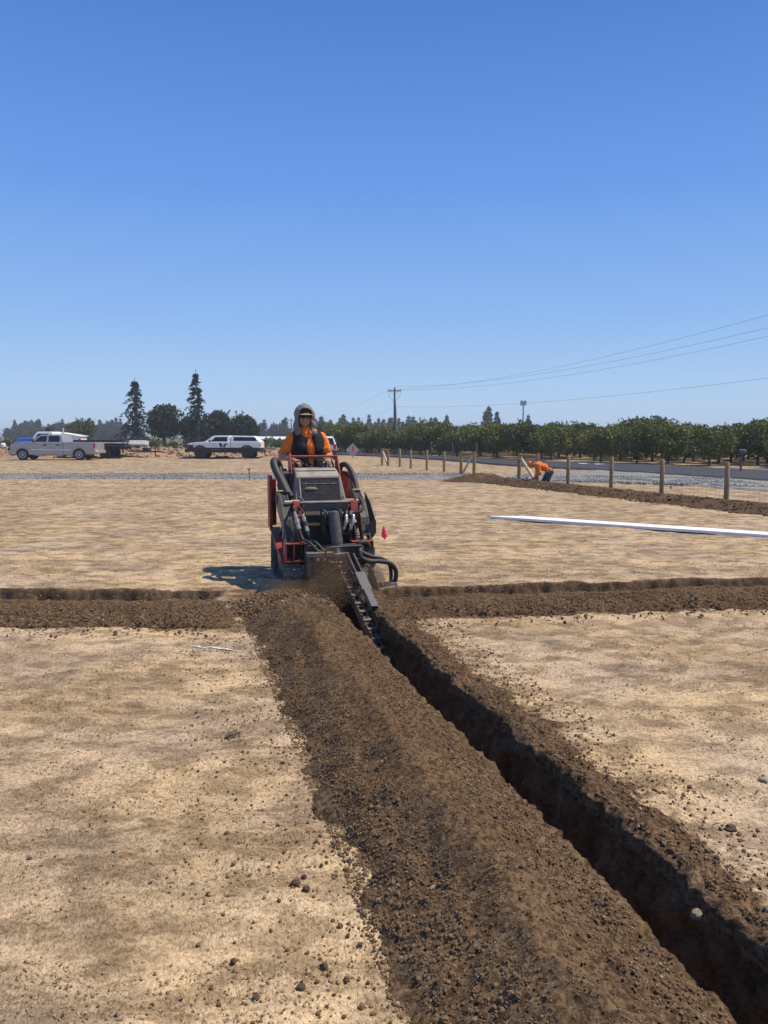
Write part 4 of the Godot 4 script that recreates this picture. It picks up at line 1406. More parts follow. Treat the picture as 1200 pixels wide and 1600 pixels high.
	for i in seg:
		var f := func(k: int, rr: float, off: float) -> Vector3:
			var an := TAU * 1.6 * k / seg
			return Vector3(0.18 + 0.40 * k / seg + off, 0.02 + cos(an) * rr, 0.06 + sin(an) * rr)
		fl.quad(f.call(i, 0.03, 0.0), f.call(i + 1, 0.03, 0.0), f.call(i + 1, 0.23, 0.0), f.call(i, 0.23, 0.0))
		fl.quad(f.call(i, 0.23, 0.012), f.call(i + 1, 0.23, 0.012), f.call(i + 1, 0.03, 0.012), f.call(i, 0.03, 0.012))
		fl.quad(f.call(i, 0.23, 0.0), f.call(i + 1, 0.23, 0.0), f.call(i + 1, 0.23, 0.012), f.call(i, 0.23, 0.012))
	part("auger_flight", fl.done(), M.caked_steel, au)
	plathe("auger_shield", Vector3(0.50, 0.02, 0.10), Vector3(0.62, 0.1, 0.78).normalized(), [Vector2(0.0, -0.012), Vector2(0.19, -0.012), Vector2(0.245, -0.03), Vector2(0.248, -0.02), Vector2(0.19, 0.0), Vector2(0.0, 0.0)], M.caked_steel, au, 36)
	var mo := plathe("drive_motor", Vector3(0.585, -0.05, 0.12), Vector3.RIGHT, [Vector2(0.0, 0.0), Vector2(0.05, 0.0), Vector2(0.062, 0.012), Vector2(0.064, 0.10), Vector2(0.07, 0.102), Vector2(0.07, 0.15), Vector2(0.062, 0.156), Vector2(0.06, 0.19), Vector2(0.05, 0.2), Vector2(0.0, 0.2)], M.caked_steel, r, 24)
	pbox("port_block", Vector3(0.69, 0.03, 0.12), Vector3(0.16, 0.04, 0.06), M.dusty_grey, mo, 0.006)
	# twin hoses from the headpiece out to the motor, with a coil of wrap
	ptube("wrapped_hose", spline([Vector3(0.34, 0.47, 0.14), Vector3(0.30, 0.45, 0.22), Vector3(0.31, 0.375, 0.25), Vector3(0.40, 0.33, 0.24), Vector3(0.54, 0.315, 0.20), Vector3(0.67, 0.28, 0.16), Vector3(0.745, 0.20, 0.13), Vector3(0.755, 0.11, 0.12), Vector3(0.735, 0.03, 0.12)], 10), wrap_radii(81, 0.026), M.hose_rubber, r, 14)
	ptube("wrapped_hose", spline([Vector3(0.36, 0.46, 0.05), Vector3(0.36, 0.41, 0.12), Vector3(0.46, 0.365, 0.14), Vector3(0.58, 0.335, 0.12), Vector3(0.67, 0.27, 0.11), Vector3(0.70, 0.17, 0.10), Vector3(0.695, 0.05, 0.11)], 10), wrap_radii(61, 0.022), M.hose_rubber, r, 14)
	ptube("wrapped_hose", spline([Vector3(0.29, 0.46, 0.10), Vector3(0.33, 0.52, 0.10), Vector3(0.40, 0.525, 0.08), Vector3(0.44, 0.48, 0.07), Vector3(0.40, 0.43, 0.07)], 10), wrap_radii(41, 0.03), M.hose_rubber, r, 12)

func wrap_radii(n: int, r: float) -> Array:
	var a := []
	for i in n: a.append(r * (1.0 + (0.07 if i % 3 == 0 else 0.0)))
	return a

func build_controls(r: Node3D) -> void:
	pbox("control_panel", Vector3(0.015, 1.30, -1.17), Vector3(0.56, 0.10, 0.20), M.black_body, r, 0.02)
	for k in 3:
		ptube("control_lever", [Vector3(-0.13 + k * 0.055, 1.34, -1.16), Vector3(-0.13 + k * 0.055, 1.40, -1.15 + k * 0.01)], 0.008, M.black_steel, r, 8)
		plathe("lever_knob", Vector3(-0.13 + k * 0.055, 1.395 - (k % 2) * 0.025, -1.14), Vector3.UP, [Vector2(0.0, -0.028), Vector2(0.02, -0.02), Vector2(0.026, 0.0), Vector2(0.02, 0.02), Vector2(0.0, 0.027)], M.hose_rubber, r, 14)
	ptube("hand_loop", spline([Vector3(0.07, 1.34, -1.13), Vector3(0.07, 1.40, -1.13), Vector3(0.10, 1.43, -1.13), Vector3(0.22, 1.43, -1.13), Vector3(0.27, 1.40, -1.13), Vector3(0.275, 1.33, -1.13)]), 0.012, M.hose_rubber, r, 10)
	ptube("hand_loop", spline([Vector3(0.12, 1.34, -1.09), Vector3(0.14, 1.39, -1.09), Vector3(0.19, 1.40, -1.09), Vector3(0.225, 1.34, -1.09)]), 0.012, M.hose_rubber, r, 10)
	for k in 2:
		plathe("lever_knob", Vector3(0.11 + k * 0.06, 1.375, -1.10), Vector3.UP, [Vector2(0.0, -0.03), Vector2(0.018, -0.025), Vector2(0.022, 0.0), Vector2(0.018, 0.02), Vector2(0.0, 0.025)], M.hose_rubber, r, 14)
	pbox("stand_platform", Vector3(0, 0.32, -1.52), Vector3(0.52, 0.05, 0.40), M.black_steel, r, 0.008)
	for s in [-1.0, 1.0]:
		pbox("platform_arm", Vector3(s * 0.22, 0.36, -1.22), Vector3(0.05, 0.06, 0.3), M.black_steel, r, 0.006)
	pbox("back_pad", Vector3(0, 1.0, -1.30), Vector3(0.42, 0.3, 0.06), M.hose_rubber, r, 0.02)

# ------------------------------------------------------------------ people
func hand_bones(wrist: Vector3, dir: Vector3, up: Vector3, side: float, curl: float, spread := 1.0) -> Array:
	# wrist, direction of the knuckles, back of the hand, thumb side (+1: to the right of dir seen from the back)
	var d := dir.normalized()
	var u := (up - d * up.dot(d)).normalized()
	var s := d.cross(u).normalized() * side
	var b := []
	var kn := []
	for i in 4:
		var o: float = [0.030, 0.011, -0.009, -0.028][i]
		kn.append(wrist + d * [0.085, 0.09, 0.086, 0.076][i] + s * o * spread)
		b.append([wrist + s * o * 0.45, kn[i], 0.019, 0.0125])
		var l: float = [0.040, 0.045, 0.041, 0.032][i]
		var a0 := curl * 0.6
		var p: Vector3 = kn[i]
		for j in 3:
			var a: float = a0 + curl * j * [0.8, 0.8, 0.85, 0.9][i]
			var e: Vector3 = p + (d * cos(a) - u * sin(a)) * l * [1.0, 0.66, 0.52][j]
			b.append([p, e, [0.0098, 0.0092, 0.0084][j], [0.0092, 0.0084, 0.0074][j]])
			p = e
	var t0 := wrist + d * 0.018 + s * 0.024 - u * 0.006
	var t1 := t0 + (d * 0.55 + s * 0.75 - u * 0.35).normalized() * 0.042
	var t2 := t1 + (d * 0.85 + s * 0.15 - u * 0.5).normalized() * 0.033
	var t3 := t2 + (d * 0.8 - s * 0.25 - u * 0.6).normalized() * 0.027
	b.append_array([[t0, t1, 0.016, 0.0125], [t1, t2, 0.0115, 0.0105], [t2, t3, 0.0102, 0.0088]])
	return b

func head_bones(c: Vector3, f: Vector3, u: Vector3) -> Array:
	# c is the middle of the head, f where it looks, u its crown; about 0.235 from chin to crown
	var r := f.cross(u).normalized()
	var p := func(x: float, y: float, z: float) -> Vector3: return c + r * x + u * y + f * z
	var b := [[p.call(0, 0.035, -0.018), p.call(0, 0.04, 0.012), 0.083, 0.078], [p.call(0, -0.01, 0.015), p.call(0, -0.075, 0.04), 0.07, 0.046],
		[p.call(0, -0.09, 0.056), p.call(0, -0.098, 0.062), 0.026, 0.022], [p.call(-0.03, -0.07, 0.045), p.call(0.03, -0.07, 0.045), 0.036, 0.036],
		[p.call(0, 0.012, 0.086), p.call(0, -0.024, 0.106), 0.011, 0.014], [p.call(-0.014, -0.029, 0.095), p.call(0.014, -0.029, 0.095), 0.009, 0.009],
		[p.call(-0.022, -0.054, 0.086), p.call(0.022, -0.054, 0.086), 0.008, 0.008], [p.call(-0.018, -0.064, 0.085), p.call(0.018, -0.064, 0.085), 0.009, 0.009],
		[p.call(-0.04, 0.025, 0.072), p.call(0.04, 0.025, 0.072), 0.013, 0.013]]
	for s in [-1.0, 1.0]:
		b.append([p.call(s * 0.045, -0.02, 0.055), p.call(s * 0.05, -0.03, 0.05), 0.024, 0.022])
		b.append([p.call(s * 0.078, 0.012, -0.012), p.call(s * 0.08, -0.02, -0.006), 0.014, 0.010])
	return b

func build_operator() -> void:
	var base := MACHINE_AT + Basis(Vector3.UP, MACHINE_TURN) * Vector3(0, 0.345, -1.48)
	var o := thing("person", "person in grey hood, sunglasses and orange shirt under dark vest driving the trencher", "person", base, MACHINE_TURN)
	var sh := [Vector3(-0.20, 1.385, 0.0), Vector3(0.18, 1.39, 0.0)]
	var el := [Vector3(-0.335, 1.135, 0.02), Vector3(0.285, 1.15, 0.03)]
	var wr := [Vector3(-0.20, 1.085, 0.235), Vector3(0.205, 1.105, 0.275)]
	var hc := Vector3(-0.042, 1.655, 0.045)
	var f := Vector3(0.02, -0.14, 1.0).normalized()
	var up := (Vector3.UP - f * Vector3.UP.dot(f)).normalized()
	# the body: one surface from the feet to the crown
	var torso := [[Vector3(-0.06, 0.96, 0), Vector3(0.06, 0.96, 0), 0.125, 0.125], [Vector3(-0.05, 1.08, 0.005), Vector3(0.05, 1.08, 0.005), 0.118, 0.118], [Vector3(-0.075, 1.24, 0.01), Vector3(0.075, 1.24, 0.01), 0.122, 0.122], [Vector3(-0.11, 1.345, 0.0), Vector3(0.11, 1.345, 0.0), 0.095, 0.095], [Vector3(-0.05, 1.42, 0), Vector3(0.04, 1.42, 0), 0.085, 0.085]]
	var bones := torso.duplicate()
	bones.append([Vector3(-0.01, 1.44, 0.0), Vector3(-0.035, 1.58, 0.035), 0.062, 0.056])
	for i in 2:
		var s: float = [-1.0, 1.0][i]
		bones.append([sh[i], el[i], 0.057, 0.042])
		bones.append([el[i], wr[i], 0.044, 0.028])
		bones.append([Vector3(s * 0.09, 0.93, 0), Vector3(s * 0.12, 0.50, 0.03), 0.095, 0.062])
		bones.append([Vector3(s * 0.12, 0.50, 0.03), Vector3(s * 0.13, 0.09, -0.03), 0.06, 0.042])
		bones.append([Vector3(s * 0.13, 0.045, -0.04), Vector3(s * 0.14, 0.035, 0.13), 0.045, 0.036])
	var mb := MB.new()
	nets(mb.st, bones, 0.014, 0.05)
	nets(mb.st, head_bones(hc, f, up), 0.0055, 0.022)
	nets(mb.st, hand_bones(wr[0], Vector3(0.32, -0.1, 0.9), Vector3(-0.25, 1, 0.1), 1.0, 0.75), 0.0042, 0.010)
	nets(mb.st, hand_bones(wr[1], Vector3(-0.05, -0.05, 1.0), Vector3(0.0, 1, 0.1), -1.0, 0.85), 0.0042, 0.010)
	part("body", mb.done(), M.skin, o)
	# orange shirt: loose torso, short wide sleeves, collar
	var cloth := []
	for t in torso: cloth.append([t[0], t[1], t[2] + 0.016, t[3] + 0.016])
	for i in 2: cloth.append([sh[i], sh[i].lerp(el[i], 0.80), 0.070, 0.073])
	cloth.append([Vector3(-0.02, 1.46, 0.01), Vector3(-0.03, 1.51, 0.02), 0.075, 0.072])
	part("shirt", body(cloth, 0.0105, 0.045, [[Vector3(-0.03, 1.515, 0.02), Vector3(-0.04, 1.62, 0.06), 0.055, 0.07], [sh[0].lerp(el[0], 0.86), sh[0].lerp(el[0], 1.2), 0.062, 0.07], [sh[1].lerp(el[1], 0.86), sh[1].lerp(el[1], 1.2), 0.062, 0.07]], [[Vector3.DOWN, -0.86]], 0.013, 9.0), M.orange_cloth, o)
	for s in [-1.0, 1.0]:
		var co := MB.new()
		co.prism(poly2([0.004, 0.0, 0.075, 0.02, 0.06, -0.05, 0.012, -0.06]) if s > 0 else poly2([-0.004, 0.0, -0.075, 0.02, -0.06, -0.05, -0.012, -0.06]), 0.0, 0.008, Transform3D(Basis.from_euler(Vector3(-0.55, s * 0.45, 0)), Vector3(0.0, 1.485, 0.098)), 0.002)
		part("collar", co.done(), M.orange_cloth, o)
	var pk := MB.new()
	pk.tube([Vector3(0.012, 1.43, 0.139), Vector3(0.018, 1.3, 0.152), Vector3(0.02, 1.15, 0.152), Vector3(0.02, 1.0, 0.155)], 0.006, 6)
	part("button_placket", pk.done(), M.orange_cloth, o)
	# dark padded vest, open in front, no sleeves; it hangs lower on the person's right
	var pad := []
	for t in torso: pad.append([t[0], t[1], t[2] + 0.036, t[3] + 0.036])
	var quilt := [[Vector3(0.035, 0.85, 0.2), Vector3(0.025, 1.45, 0.16), 0.062, 0.055], [Vector3(0.0, 1.47, 0.10), Vector3(-0.03, 1.62, 0.1), 0.085, 0.1]]
	for i in 2: quilt.append([sh[i] + Vector3([-0.045, 0.045][i], -0.015, 0), el[i], 0.086, 0.10])
	part("vest", body(pad, 0.0105, 0.04, quilt, [[Vector3.DOWN, -0.885], [Vector3.UP, 1.475]], 0.010, 6.0), M.vest_cloth, o)
	# trousers and shoes
	var legs := [[Vector3(-0.06, 0.94, 0), Vector3(0.06, 0.94, 0), 0.137, 0.137]]
	for s in [-1.0, 1.0]:
		legs.append([Vector3(s * 0.09, 0.92, 0), Vector3(s * 0.12, 0.50, 0.03), 0.11, 0.082])
		legs.append([Vector3(s * 0.12, 0.50, 0.03), Vector3(s * 0.13, 0.08, -0.03), 0.08, 0.07])
	part("trousers", body(legs, 0.018, 0.05, [], [[Vector3.UP, 0.99], [Vector3.DOWN, -0.06]], 0.012), M.denim, o)
	for s in [-1.0, 1.0]:
		part("shoe", body([[Vector3(s * 0.13, 0.06, -0.05), Vector3(s * 0.14, 0.045, 0.14), 0.058, 0.048]], 0.014, 0.02, [], [[Vector3.DOWN, -0.002]]), M.leather, o)
	# grey hood drawn over the cap, falling to the chest
	var cr := hc + up * 0.035
	var hood := [[cr + up * 0.018 - f * 0.03, cr + up * 0.012 + f * 0.012, 0.118, 0.112], [cr - f * 0.045 - up * 0.05, Vector3(-0.03, 1.47, -0.03), 0.112, 0.12]]
	var r := f.cross(up).normalized()
	for s in [-1.0, 1.0]:
		hood.append([hc + r * s * 0.092 + up * 0.05 + f * 0.02, hc + r * s * 0.1 - up * 0.10 + f * 0.03, 0.032, 0.034])
		hood.append([hc + r * s * 0.1 - up * 0.10 + f * 0.03, Vector3(-0.03 + s * 0.105, 1.44, 0.085), 0.035, 0.042])
	var open := [[hc + f * 0.06 + up * 0.028, hc + f * 0.30 + up * 0.02, 0.092, 0.10], [hc + f * 0.075 - up * 0.09, hc + f * 0.30 - up * 0.12, 0.088, 0.10], [hc - up * 0.0, hc + f * 0.1, 0.088, 0.09], [hc - up * 0.1 + f * 0.02, Vector3(-0.02, 1.42, 0.2), 0.072, 0.075]]
	part("hood", body(hood, 0.0085, 0.045, open, [], 0.016, 10.0), M.hood_cloth, o)
	# cap under the hood: crown and curved brim
	part("cap", body([[hc + up * 0.05 - f * 0.012, hc + up * 0.052 + f * 0.018, 0.088, 0.083]], 0.008, 0.03, [], [[-up, -(hc + up * 0.042).dot(up)]]), M.cap_cloth, o)
	var br := MB.new()
	for lay in 2:
		for i in 10:
			for j in 4:
				var q := func(ii: int, jj: int) -> Vector3:
					var a := deg_to_rad(lerpf(-68.0, 68.0, ii / 10.0))
					var rad := 0.078 + 0.058 * jj / 4.0 * pow(cos(a), 0.45)
					return hc + up * (0.057 - 0.018 * pow(sin(a), 2.0) - 0.012 * jj / 4.0 - lay * 0.006) + r * sin(a) * rad * 0.98 + f * (cos(a) * rad + 0.004)
				br.smooth(true)
				if lay == 0: br.quad(q.call(i, j), q.call(i, j + 1), q.call(i + 1, j + 1), q.call(i + 1, j))
				else: br.quad(q.call(i + 1, j), q.call(i + 1, j + 1), q.call(i, j + 1), q.call(i, j))
	part("cap_brim", br.done(), M.cap_brim, o)
	# wrap sunglasses, beard
	var gl := []
	for s in [-1.0, 1.0]:
		gl.append([hc + r * s * 0.02 + up * 0.006 + f * 0.093, hc + r * s * 0.05 + up * 0.008 + f * 0.078, 0.0195, 0.018])
		gl.append([hc + r * s * 0.06 + up * 0.018 + f * 0.066, hc + r * s * 0.088 + up * 0.018 + f * 0.0, 0.006, 0.005])
	gl.append([hc - r * 0.02 + up * 0.018 + f * 0.094, hc + r * 0.02 + up * 0.018 + f * 0.094, 0.006, 0.006])
	part("sunglasses", body(gl, 0.004, 0.008), M.dark_lens, o)
	part("lips", body([[hc - up * 0.0585 + f * 0.0935 - r * 0.02, hc - up * 0.0585 + f * 0.0935 + r * 0.02, 0.0045, 0.0045]], 0.003, 0.006), M.lip_skin, o)
	part("beard", body([[hc - up * 0.082 + f * 0.072 - r * 0.012, hc - up * 0.082 + f * 0.072 + r * 0.012, 0.013, 0.013], [hc - up * 0.10 + f * 0.058 - r * 0.02, hc - up * 0.10 + f * 0.058 + r * 0.028, 0.017, 0.017], [hc - up * 0.045 + f * 0.092 - r * 0.026, hc - up * 0.045 + f * 0.092 + r * 0.026, 0.0075, 0.0075]], 0.004, 0.012), M.hair, o)

func build_fence_worker() -> void:
	# bent over towards the brace, facing left; the feet stand in the hole by the bank
	var o := thing("person", "person in orange long-sleeved shirt and jeans bending down beside the timber fence brace", "person", Vector3(5.86, -0.40, -27.45), -PI / 2.0)
	# own axes: z is forward (to the left in the picture)
	var hips := Vector3(0, 0.86, -0.10)
	var chest := Vector3(0, 1.10, 0.30)
	var sh := [Vector3(-0.19, 1.10, 0.36), Vector3(0.19, 1.10, 0.36)]
	var el := [Vector3(-0.24, 0.82, 0.24), Vector3(0.24, 0.84, 0.30)]
	var wr := [Vector3(-0.12, 0.64, 0.40), Vector3(0.10, 0.66, 0.46)]
	var hc := Vector3(0, 1.12, 0.58)
	var f := Vector3(0, -0.75, 0.66).normalized()
	var up := Vector3(0, 0.66, 0.75).normalized()
	var trunk := [[hips + Vector3(-0.06, 0, 0), hips + Vector3(0.06, 0, 0), 0.13, 0.13], [Vector3(-0.06, 1.02, 0.10), Vector3(0.06, 1.02, 0.10), 0.122, 0.122], [chest + Vector3(-0.08, 0, 0), chest + Vector3(0.08, 0, 0), 0.12, 0.12], [sh[0] + Vector3(0.06, 0, 0), sh[1] - Vector3(0.06, 0, 0), 0.085, 0.085]]
	var bones := trunk.duplicate()
	bones.append([Vector3(0, 1.11, 0.40), Vector3(0, 1.11, 0.53), 0.058, 0.055])
	var jeans := [[hips + Vector3(-0.06, 0, 0), hips + Vector3(0.06, 0, 0), 0.142, 0.142]]
	var shirt := []
	for t in trunk: shirt.append([t[0], t[1], t[2] + 0.018, t[3] + 0.018])
	for i in 2:
		var s: float = [-1.0, 1.0][i]
		bones.append([sh[i], el[i], 0.055, 0.042])
		bones.append([el[i], wr[i], 0.043, 0.028])
		shirt.append([sh[i], el[i], 0.072, 0.06])
		shirt.append([el[i], el[i].lerp(wr[i], 0.9), 0.06, 0.044])
		var kn := Vector3(s * 0.11, 0.46, 0.06 - s * 0.05)
		var an := Vector3(s * 0.13, 0.08, -0.03 - s * 0.04)
		bones.append_array([[Vector3(s * 0.09, 0.84, -0.09), kn, 0.095, 0.06], [kn, an, 0.058, 0.042], [an + Vector3(0, -0.035, 0), an + Vector3(0, -0.045, 0.16), 0.044, 0.035]])
		jeans.append_array([[Vector3(s * 0.09, 0.84, -0.09), kn, 0.112, 0.08], [kn, an, 0.078, 0.066]])
	var mb := MB.new()
	nets(mb.st, bones, 0.017, 0.05)
	nets(mb.st, head_bones(hc, f, up), 0.008, 0.022)
	nets(mb.st, hand_bones(wr[0], Vector3(0.2, -0.6, 0.75), Vector3(-0.2, 0.6, 0.7), 1.0, 0.9), 0.006, 0.01)
	nets(mb.st, hand_bones(wr[1], Vector3(-0.1, -0.6, 0.75), Vector3(0.2, 0.6, 0.7), -1.0, 0.9), 0.006, 0.01)
	part("body", mb.done(), M.skin, o)
	part("shirt", body(shirt, 0.014, 0.05, [], [[Vector3(0, -0.85, -0.5), -0.70]], 0.02, 6.0), M.orange_cloth, o)
	part("jeans", body(jeans, 0.016, 0.05, [], [[Vector3.DOWN, -0.05], [Vector3(0, 0.7, 0.7), 0.70]], 0.015, 8.0), M.denim, o)
	for s in [-1.0, 1.0]:
		var an := Vector3(s * 0.13, 0.06, -0.03 - s * 0.04)
		part("boot", body([[an + Vector3(0, 0.05, 0), an, 0.062, 0.06], [an, an + Vector3(0, -0.015, 0.17), 0.056, 0.046]], 0.014, 0.03, [], [[Vector3.DOWN, -0.002]]), M.leather, o)
	# cap worn backwards over dark hair, brim over the neck
	part("hair", body([[hc + up * 0.03 - f * 0.03, hc + up * 0.02 - f * 0.045, 0.084, 0.075]], 0.011, 0.03, [], [[f, hc.dot(f) + 0.01]]), M.hair, o)
	part("cap", body([[hc + up * 0.05 - f * 0.01, hc + up * 0.05 + f * 0.015, 0.092, 0.088], [hc + up * 0.04 + f * 0.09, hc + up * 0.035 + f * 0.13, 0.018, 0.012]], 0.009, 0.03, [], [[-up, -(hc + up * 0.025).dot(up)]]), M.orange_cloth, o)
	# hammer in the hands
	var h := thing("hammer", "dark hammer held low in the hands of the bending worker", "hammer", Vector3(5.86 - 0.50, 0.19, -27.47), 0.0)
	var hm := MB.new()
	hm.tube([Vector3(-0.20, -0.02, 0.02), Vector3(0.12, 0.03, -0.02)], [0.012, 0.015], 8)
	part("handle", hm.done(), M.leather, h)
	var hh := MB.new()
	hh.lathe(Vector3(-0.21, -0.10, 0.02), Vector3.UP, [Vector2(0, 0), Vector2(0.028, 0.0), Vector2(0.03, 0.05), Vector2(0.02, 0.06), Vector2(0.02, 0.11), Vector2(0.03, 0.12), Vector2(0.028, 0.17), Vector2(0, 0.17)], 12)
	part("head", hh.done(), M.black_steel, h)

# ------------------------------------------------------------------ vehicles; each faces its own -x with its left flank towards +z
func circle_arc(cx: float, cy: float, r: float, a0: float, a1: float, n := 14) -> Array:
	var p := []
	for i in n + 1:
		var a := lerpf(a0, a1, i / float(n))
		p.append(cx + cos(a) * r)
		p.append(cy + sin(a) * r)
	return p

func flat(called: String, p: Array, z: float, thick: float, m: Material, parent: Node, bevel := 0.006) -> MeshInstance3D:
	var mb := MB.new()
	mb.prism(poly2(p), z - thick / 2.0, z + thick / 2.0, Transform3D.IDENTITY, bevel)
	return part(called, mb.done(), m, parent)

func leaning(called: String, p: Array, wf: Callable, out: float, side: float, m: Material, parent: Node) -> MeshInstance3D:
	# a panel that lies on a leaning flank whose half width at height y is wf(y)
	var mb := MB.new()
	mb.smooth(false)
	var pl := poly2(p)
	var idx := Geometry2D.triangulate_polygon(pl)
	var n := pl.size()
	var area := 0.0
	for i in n: area += pl[i].cross(pl[(i + 1) % n])
	var at := func(q: Vector2, o: float) -> Vector3: return Vector3(q.x, q.y, side * (wf.call(q.y) + o))
	for i in range(0, idx.size(), 3):
		var t := [idx[i], idx[i + 1], idx[i + 2]]
		if ((pl[t[1]] - pl[t[0]]).cross(pl[t[2]] - pl[t[0]]) < 0.0) != (side < 0.0): t.reverse()
		mb.tri(at.call(pl[t[0]], out), at.call(pl[t[1]], out), at.call(pl[t[2]], out))
	for i in n:
		var j := (i + 1) % n
		if (area > 0.0) == (side > 0.0): mb.quad(at.call(pl[i], -0.01), at.call(pl[j], -0.01), at.call(pl[j], out), at.call(pl[i], out))
		else: mb.quad(at.call(pl[j], -0.01), at.call(pl[i], -0.01), at.call(pl[i], out), at.call(pl[j], out))
	return part(called, mb.done(), m, parent)

func wheel(root: Node3D, x: float, z: float, r: float, wide: float, side: float, rim: Material) -> void:
	var w := plathe("wheel", Vector3(x, r, z - side * wide), Vector3(0, 0, side), [Vector2(0.0, 0.02), Vector2(r * 0.6, 0.02), Vector2(r * 0.62, 0.0), Vector2(r * 0.92, 0.0), Vector2(r, 0.03), Vector2(r, wide - 0.03), Vector2(r * 0.93, wide), Vector2(r * 0.66, wide + 0.006), Vector2(r * 0.62, wide - 0.03), Vector2(r * 0.3, wide - 0.06), Vector2(0.0, wide - 0.06)], M.tyre, root, 32)
	var mb := MB.new()
	var c := Vector3(x, r, z - side * 0.035)
	mb.lathe(c, Vector3(0, 0, side), [Vector2(r * 0.50, -0.02), Vector2(r * 0.50, 0.018), Vector2(r * 0.63, 0.03), Vector2(r * 0.635, 0.0)], 32)
	mb.lathe(c, Vector3(0, 0, side), [Vector2(r * 0.24, -0.01), Vector2(r * 0.22, 0.035), Vector2(r * 0.1, 0.05), Vector2(0, 0.05)], 20)
	for k in 6:
		var a := TAU * k / 6.0
		mb.bar(c + Vector3(cos(a), sin(a), 0) * r * 0.18, c + Vector3(cos(a), sin(a), 0) * r * 0.55, r * 0.16, 0.03, 0.005)
	part("rim", mb.done(), rim, w)

func build_vehicles() -> void:
	silver_pickup()
	white_pickup()
	blue_truck()
	flat_trailer()
	white_wagon()

func silver_pickup() -> void:
	var r := thing("pickup_truck", "silver crew-cab pickup truck parked in front of the black stake trailer", "pickup truck", Vector3(-27.05, 0.0, -56.0), 0.02)
	var hw := 0.98
	# lower body with wheel arches
	var p := [0.05, 0.52, 0.10, 0.42, 0.47, 0.40]
	p.append_array(circle_arc(0.97, 0.39, 0.47, PI, 0.0))
	p.append_array([1.5, 0.38, 4.5, 0.38])
	p.append_array(circle_arc(5.02, 0.38, 0.48, PI, 0.0))
	p.append_array([5.55, 0.46, 6.16, 0.48, 6.20, 0.60, 6.17, 1.28, 3.95, 1.30, 1.62, 1.31, 0.62, 1.25, 0.22, 1.19, 0.10, 1.06, 0.06, 0.8])
	flat("body", p, 0.0, hw * 2.0, M.silver_paint, r, 0.03)
	# bed opening as a dark well
	flat("bed_liner", [3.98, 1.305, 6.05, 1.285, 6.05, 1.29, 3.98, 1.312], 0.0, 1.6, M.black_body, r, 0.0)
	var cab := func(y: float) -> float: return hw - 0.02 - maxf(0.0, y - 1.29) * 0.36
	var mb := MB.new()
	mb.prism(poly2([1.50, 1.29, 2.14, 1.76, 2.35, 1.83, 3.60, 1.84, 3.80, 1.78, 3.93, 1.29]), 0, 0, Transform3D.IDENTITY, 0.03, cab)
	part("cab", mb.done(), M.silver_paint, r)
	for side in [-1.0, 1.0]:
		leaning("front_window", [1.84, 1.32, 1.92, 1.42, 2.26, 1.73, 2.70, 1.75, 2.70, 1.32], cab, 0.004, side, M.tinted_glass, r)
		leaning("rear_window", [2.84, 1.32, 2.84, 1.75, 3.52, 1.75, 3.62, 1.68, 3.66, 1.32], cab, 0.004, side, M.tinted_glass, r)
		var d1 := flat("front_door", [1.62, 0.50, 1.62, 1.27, 2.755, 1.275, 2.755, 0.50], side * hw, 0.03, M.silver_paint, r, 0.01)
		var d2 := flat("rear_door", [2.775, 0.50, 2.775, 1.275, 3.86, 1.27, 3.86, 0.86, 3.80, 0.5], side * hw, 0.03, M.silver_paint, r, 0.01)
		pbox("handle", Vector3(2.60, 1.09, side * (hw + 0.025)), Vector3(0.22, 0.09, 0.03), M.black_body, d1, 0.01)
		pbox("handle", Vector3(3.52, 1.09, side * (hw + 0.025)), Vector3(0.22, 0.09, 0.03), M.black_body, d2, 0.01)
		pbox("trim_strip", Vector3(3.04, 0.755, side * (hw + 0.022)), Vector3(2.82, 0.06, 0.03), M.white_body, r, 0.006)
		pbox("trim_strip", Vector3(5.78, 0.80, side * (hw + 0.008)), Vector3(0.5, 0.06, 0.03), M.silver_paint, r, 0.006)
		pbox("side_step", Vector3(2.85, 0.36, side * (hw - 0.02)), Vector3(2.1, 0.06, 0.12), M.chrome, r, 0.02)
		for a in [[0.97, 0.39, 0.47], [5.02, 0.38, 0.48]]:
			var arc := circle_arc(a[0], a[1], a[2] + 0.07, PI * 0.97, PI * 0.03)
			var inner := circle_arc(a[0], a[1], a[2], PI * 0.03, PI * 0.97)
			arc.append_array(inner)
			flat("fender_flare", arc, side * hw, 0.05, M.silver_paint, r, 0.012)
		var mi := pbox("mirror", Vector3(1.80, 1.42, side * (hw + 0.16)), Vector3(0.10, 0.24, 0.2), M.black_body, r, 0.03)
		pbox("mirror_arm", Vector3(0.03, -0.06, -side * 0.14), Vector3(0.04, 0.05, 0.14), M.black_body, mi, 0.0)
		pbox("tail_lamp", Vector3(6.13, 1.06, side * (hw - 0.02)), Vector3(0.14, 0.36, 0.07), M.tail_red, r, 0.015)
		pbox("head_lamp", Vector3(0.17, 1.0, side * (hw - 0.14)), Vector3(0.14, 0.2, 0.26), M.lamp_clear, r, 0.02)
		wheel(r, 0.97, side * hw, 0.395, 0.26, side, M.rim_silver)
		wheel(r, 5.02, side * hw, 0.395, 0.26, side, M.rim_silver)
		pbox("fuel_flap" if side > 0 else "antenna_base", Vector3(4.25, 1.1, side * (hw + 0.002)), Vector3(0.02, 0.02, 0.01), M.silver_paint, r, 0.0)
	# seam between cab and bed
	pbox("bed_gap", Vector3(3.94, 0.88, 0), Vector3(0.025, 0.84, hw * 2.0 + 0.004), M.black_body, r, 0.0)
	var ws := MB.new()
	ws.quad(Vector3(1.57, 1.345, 0.85), Vector3(1.57, 1.345, -0.85), Vector3(2.11, 1.75, -0.70), Vector3(2.11, 1.75, 0.70))
	part("windscreen", ws.done(), M.blue_glass, r)
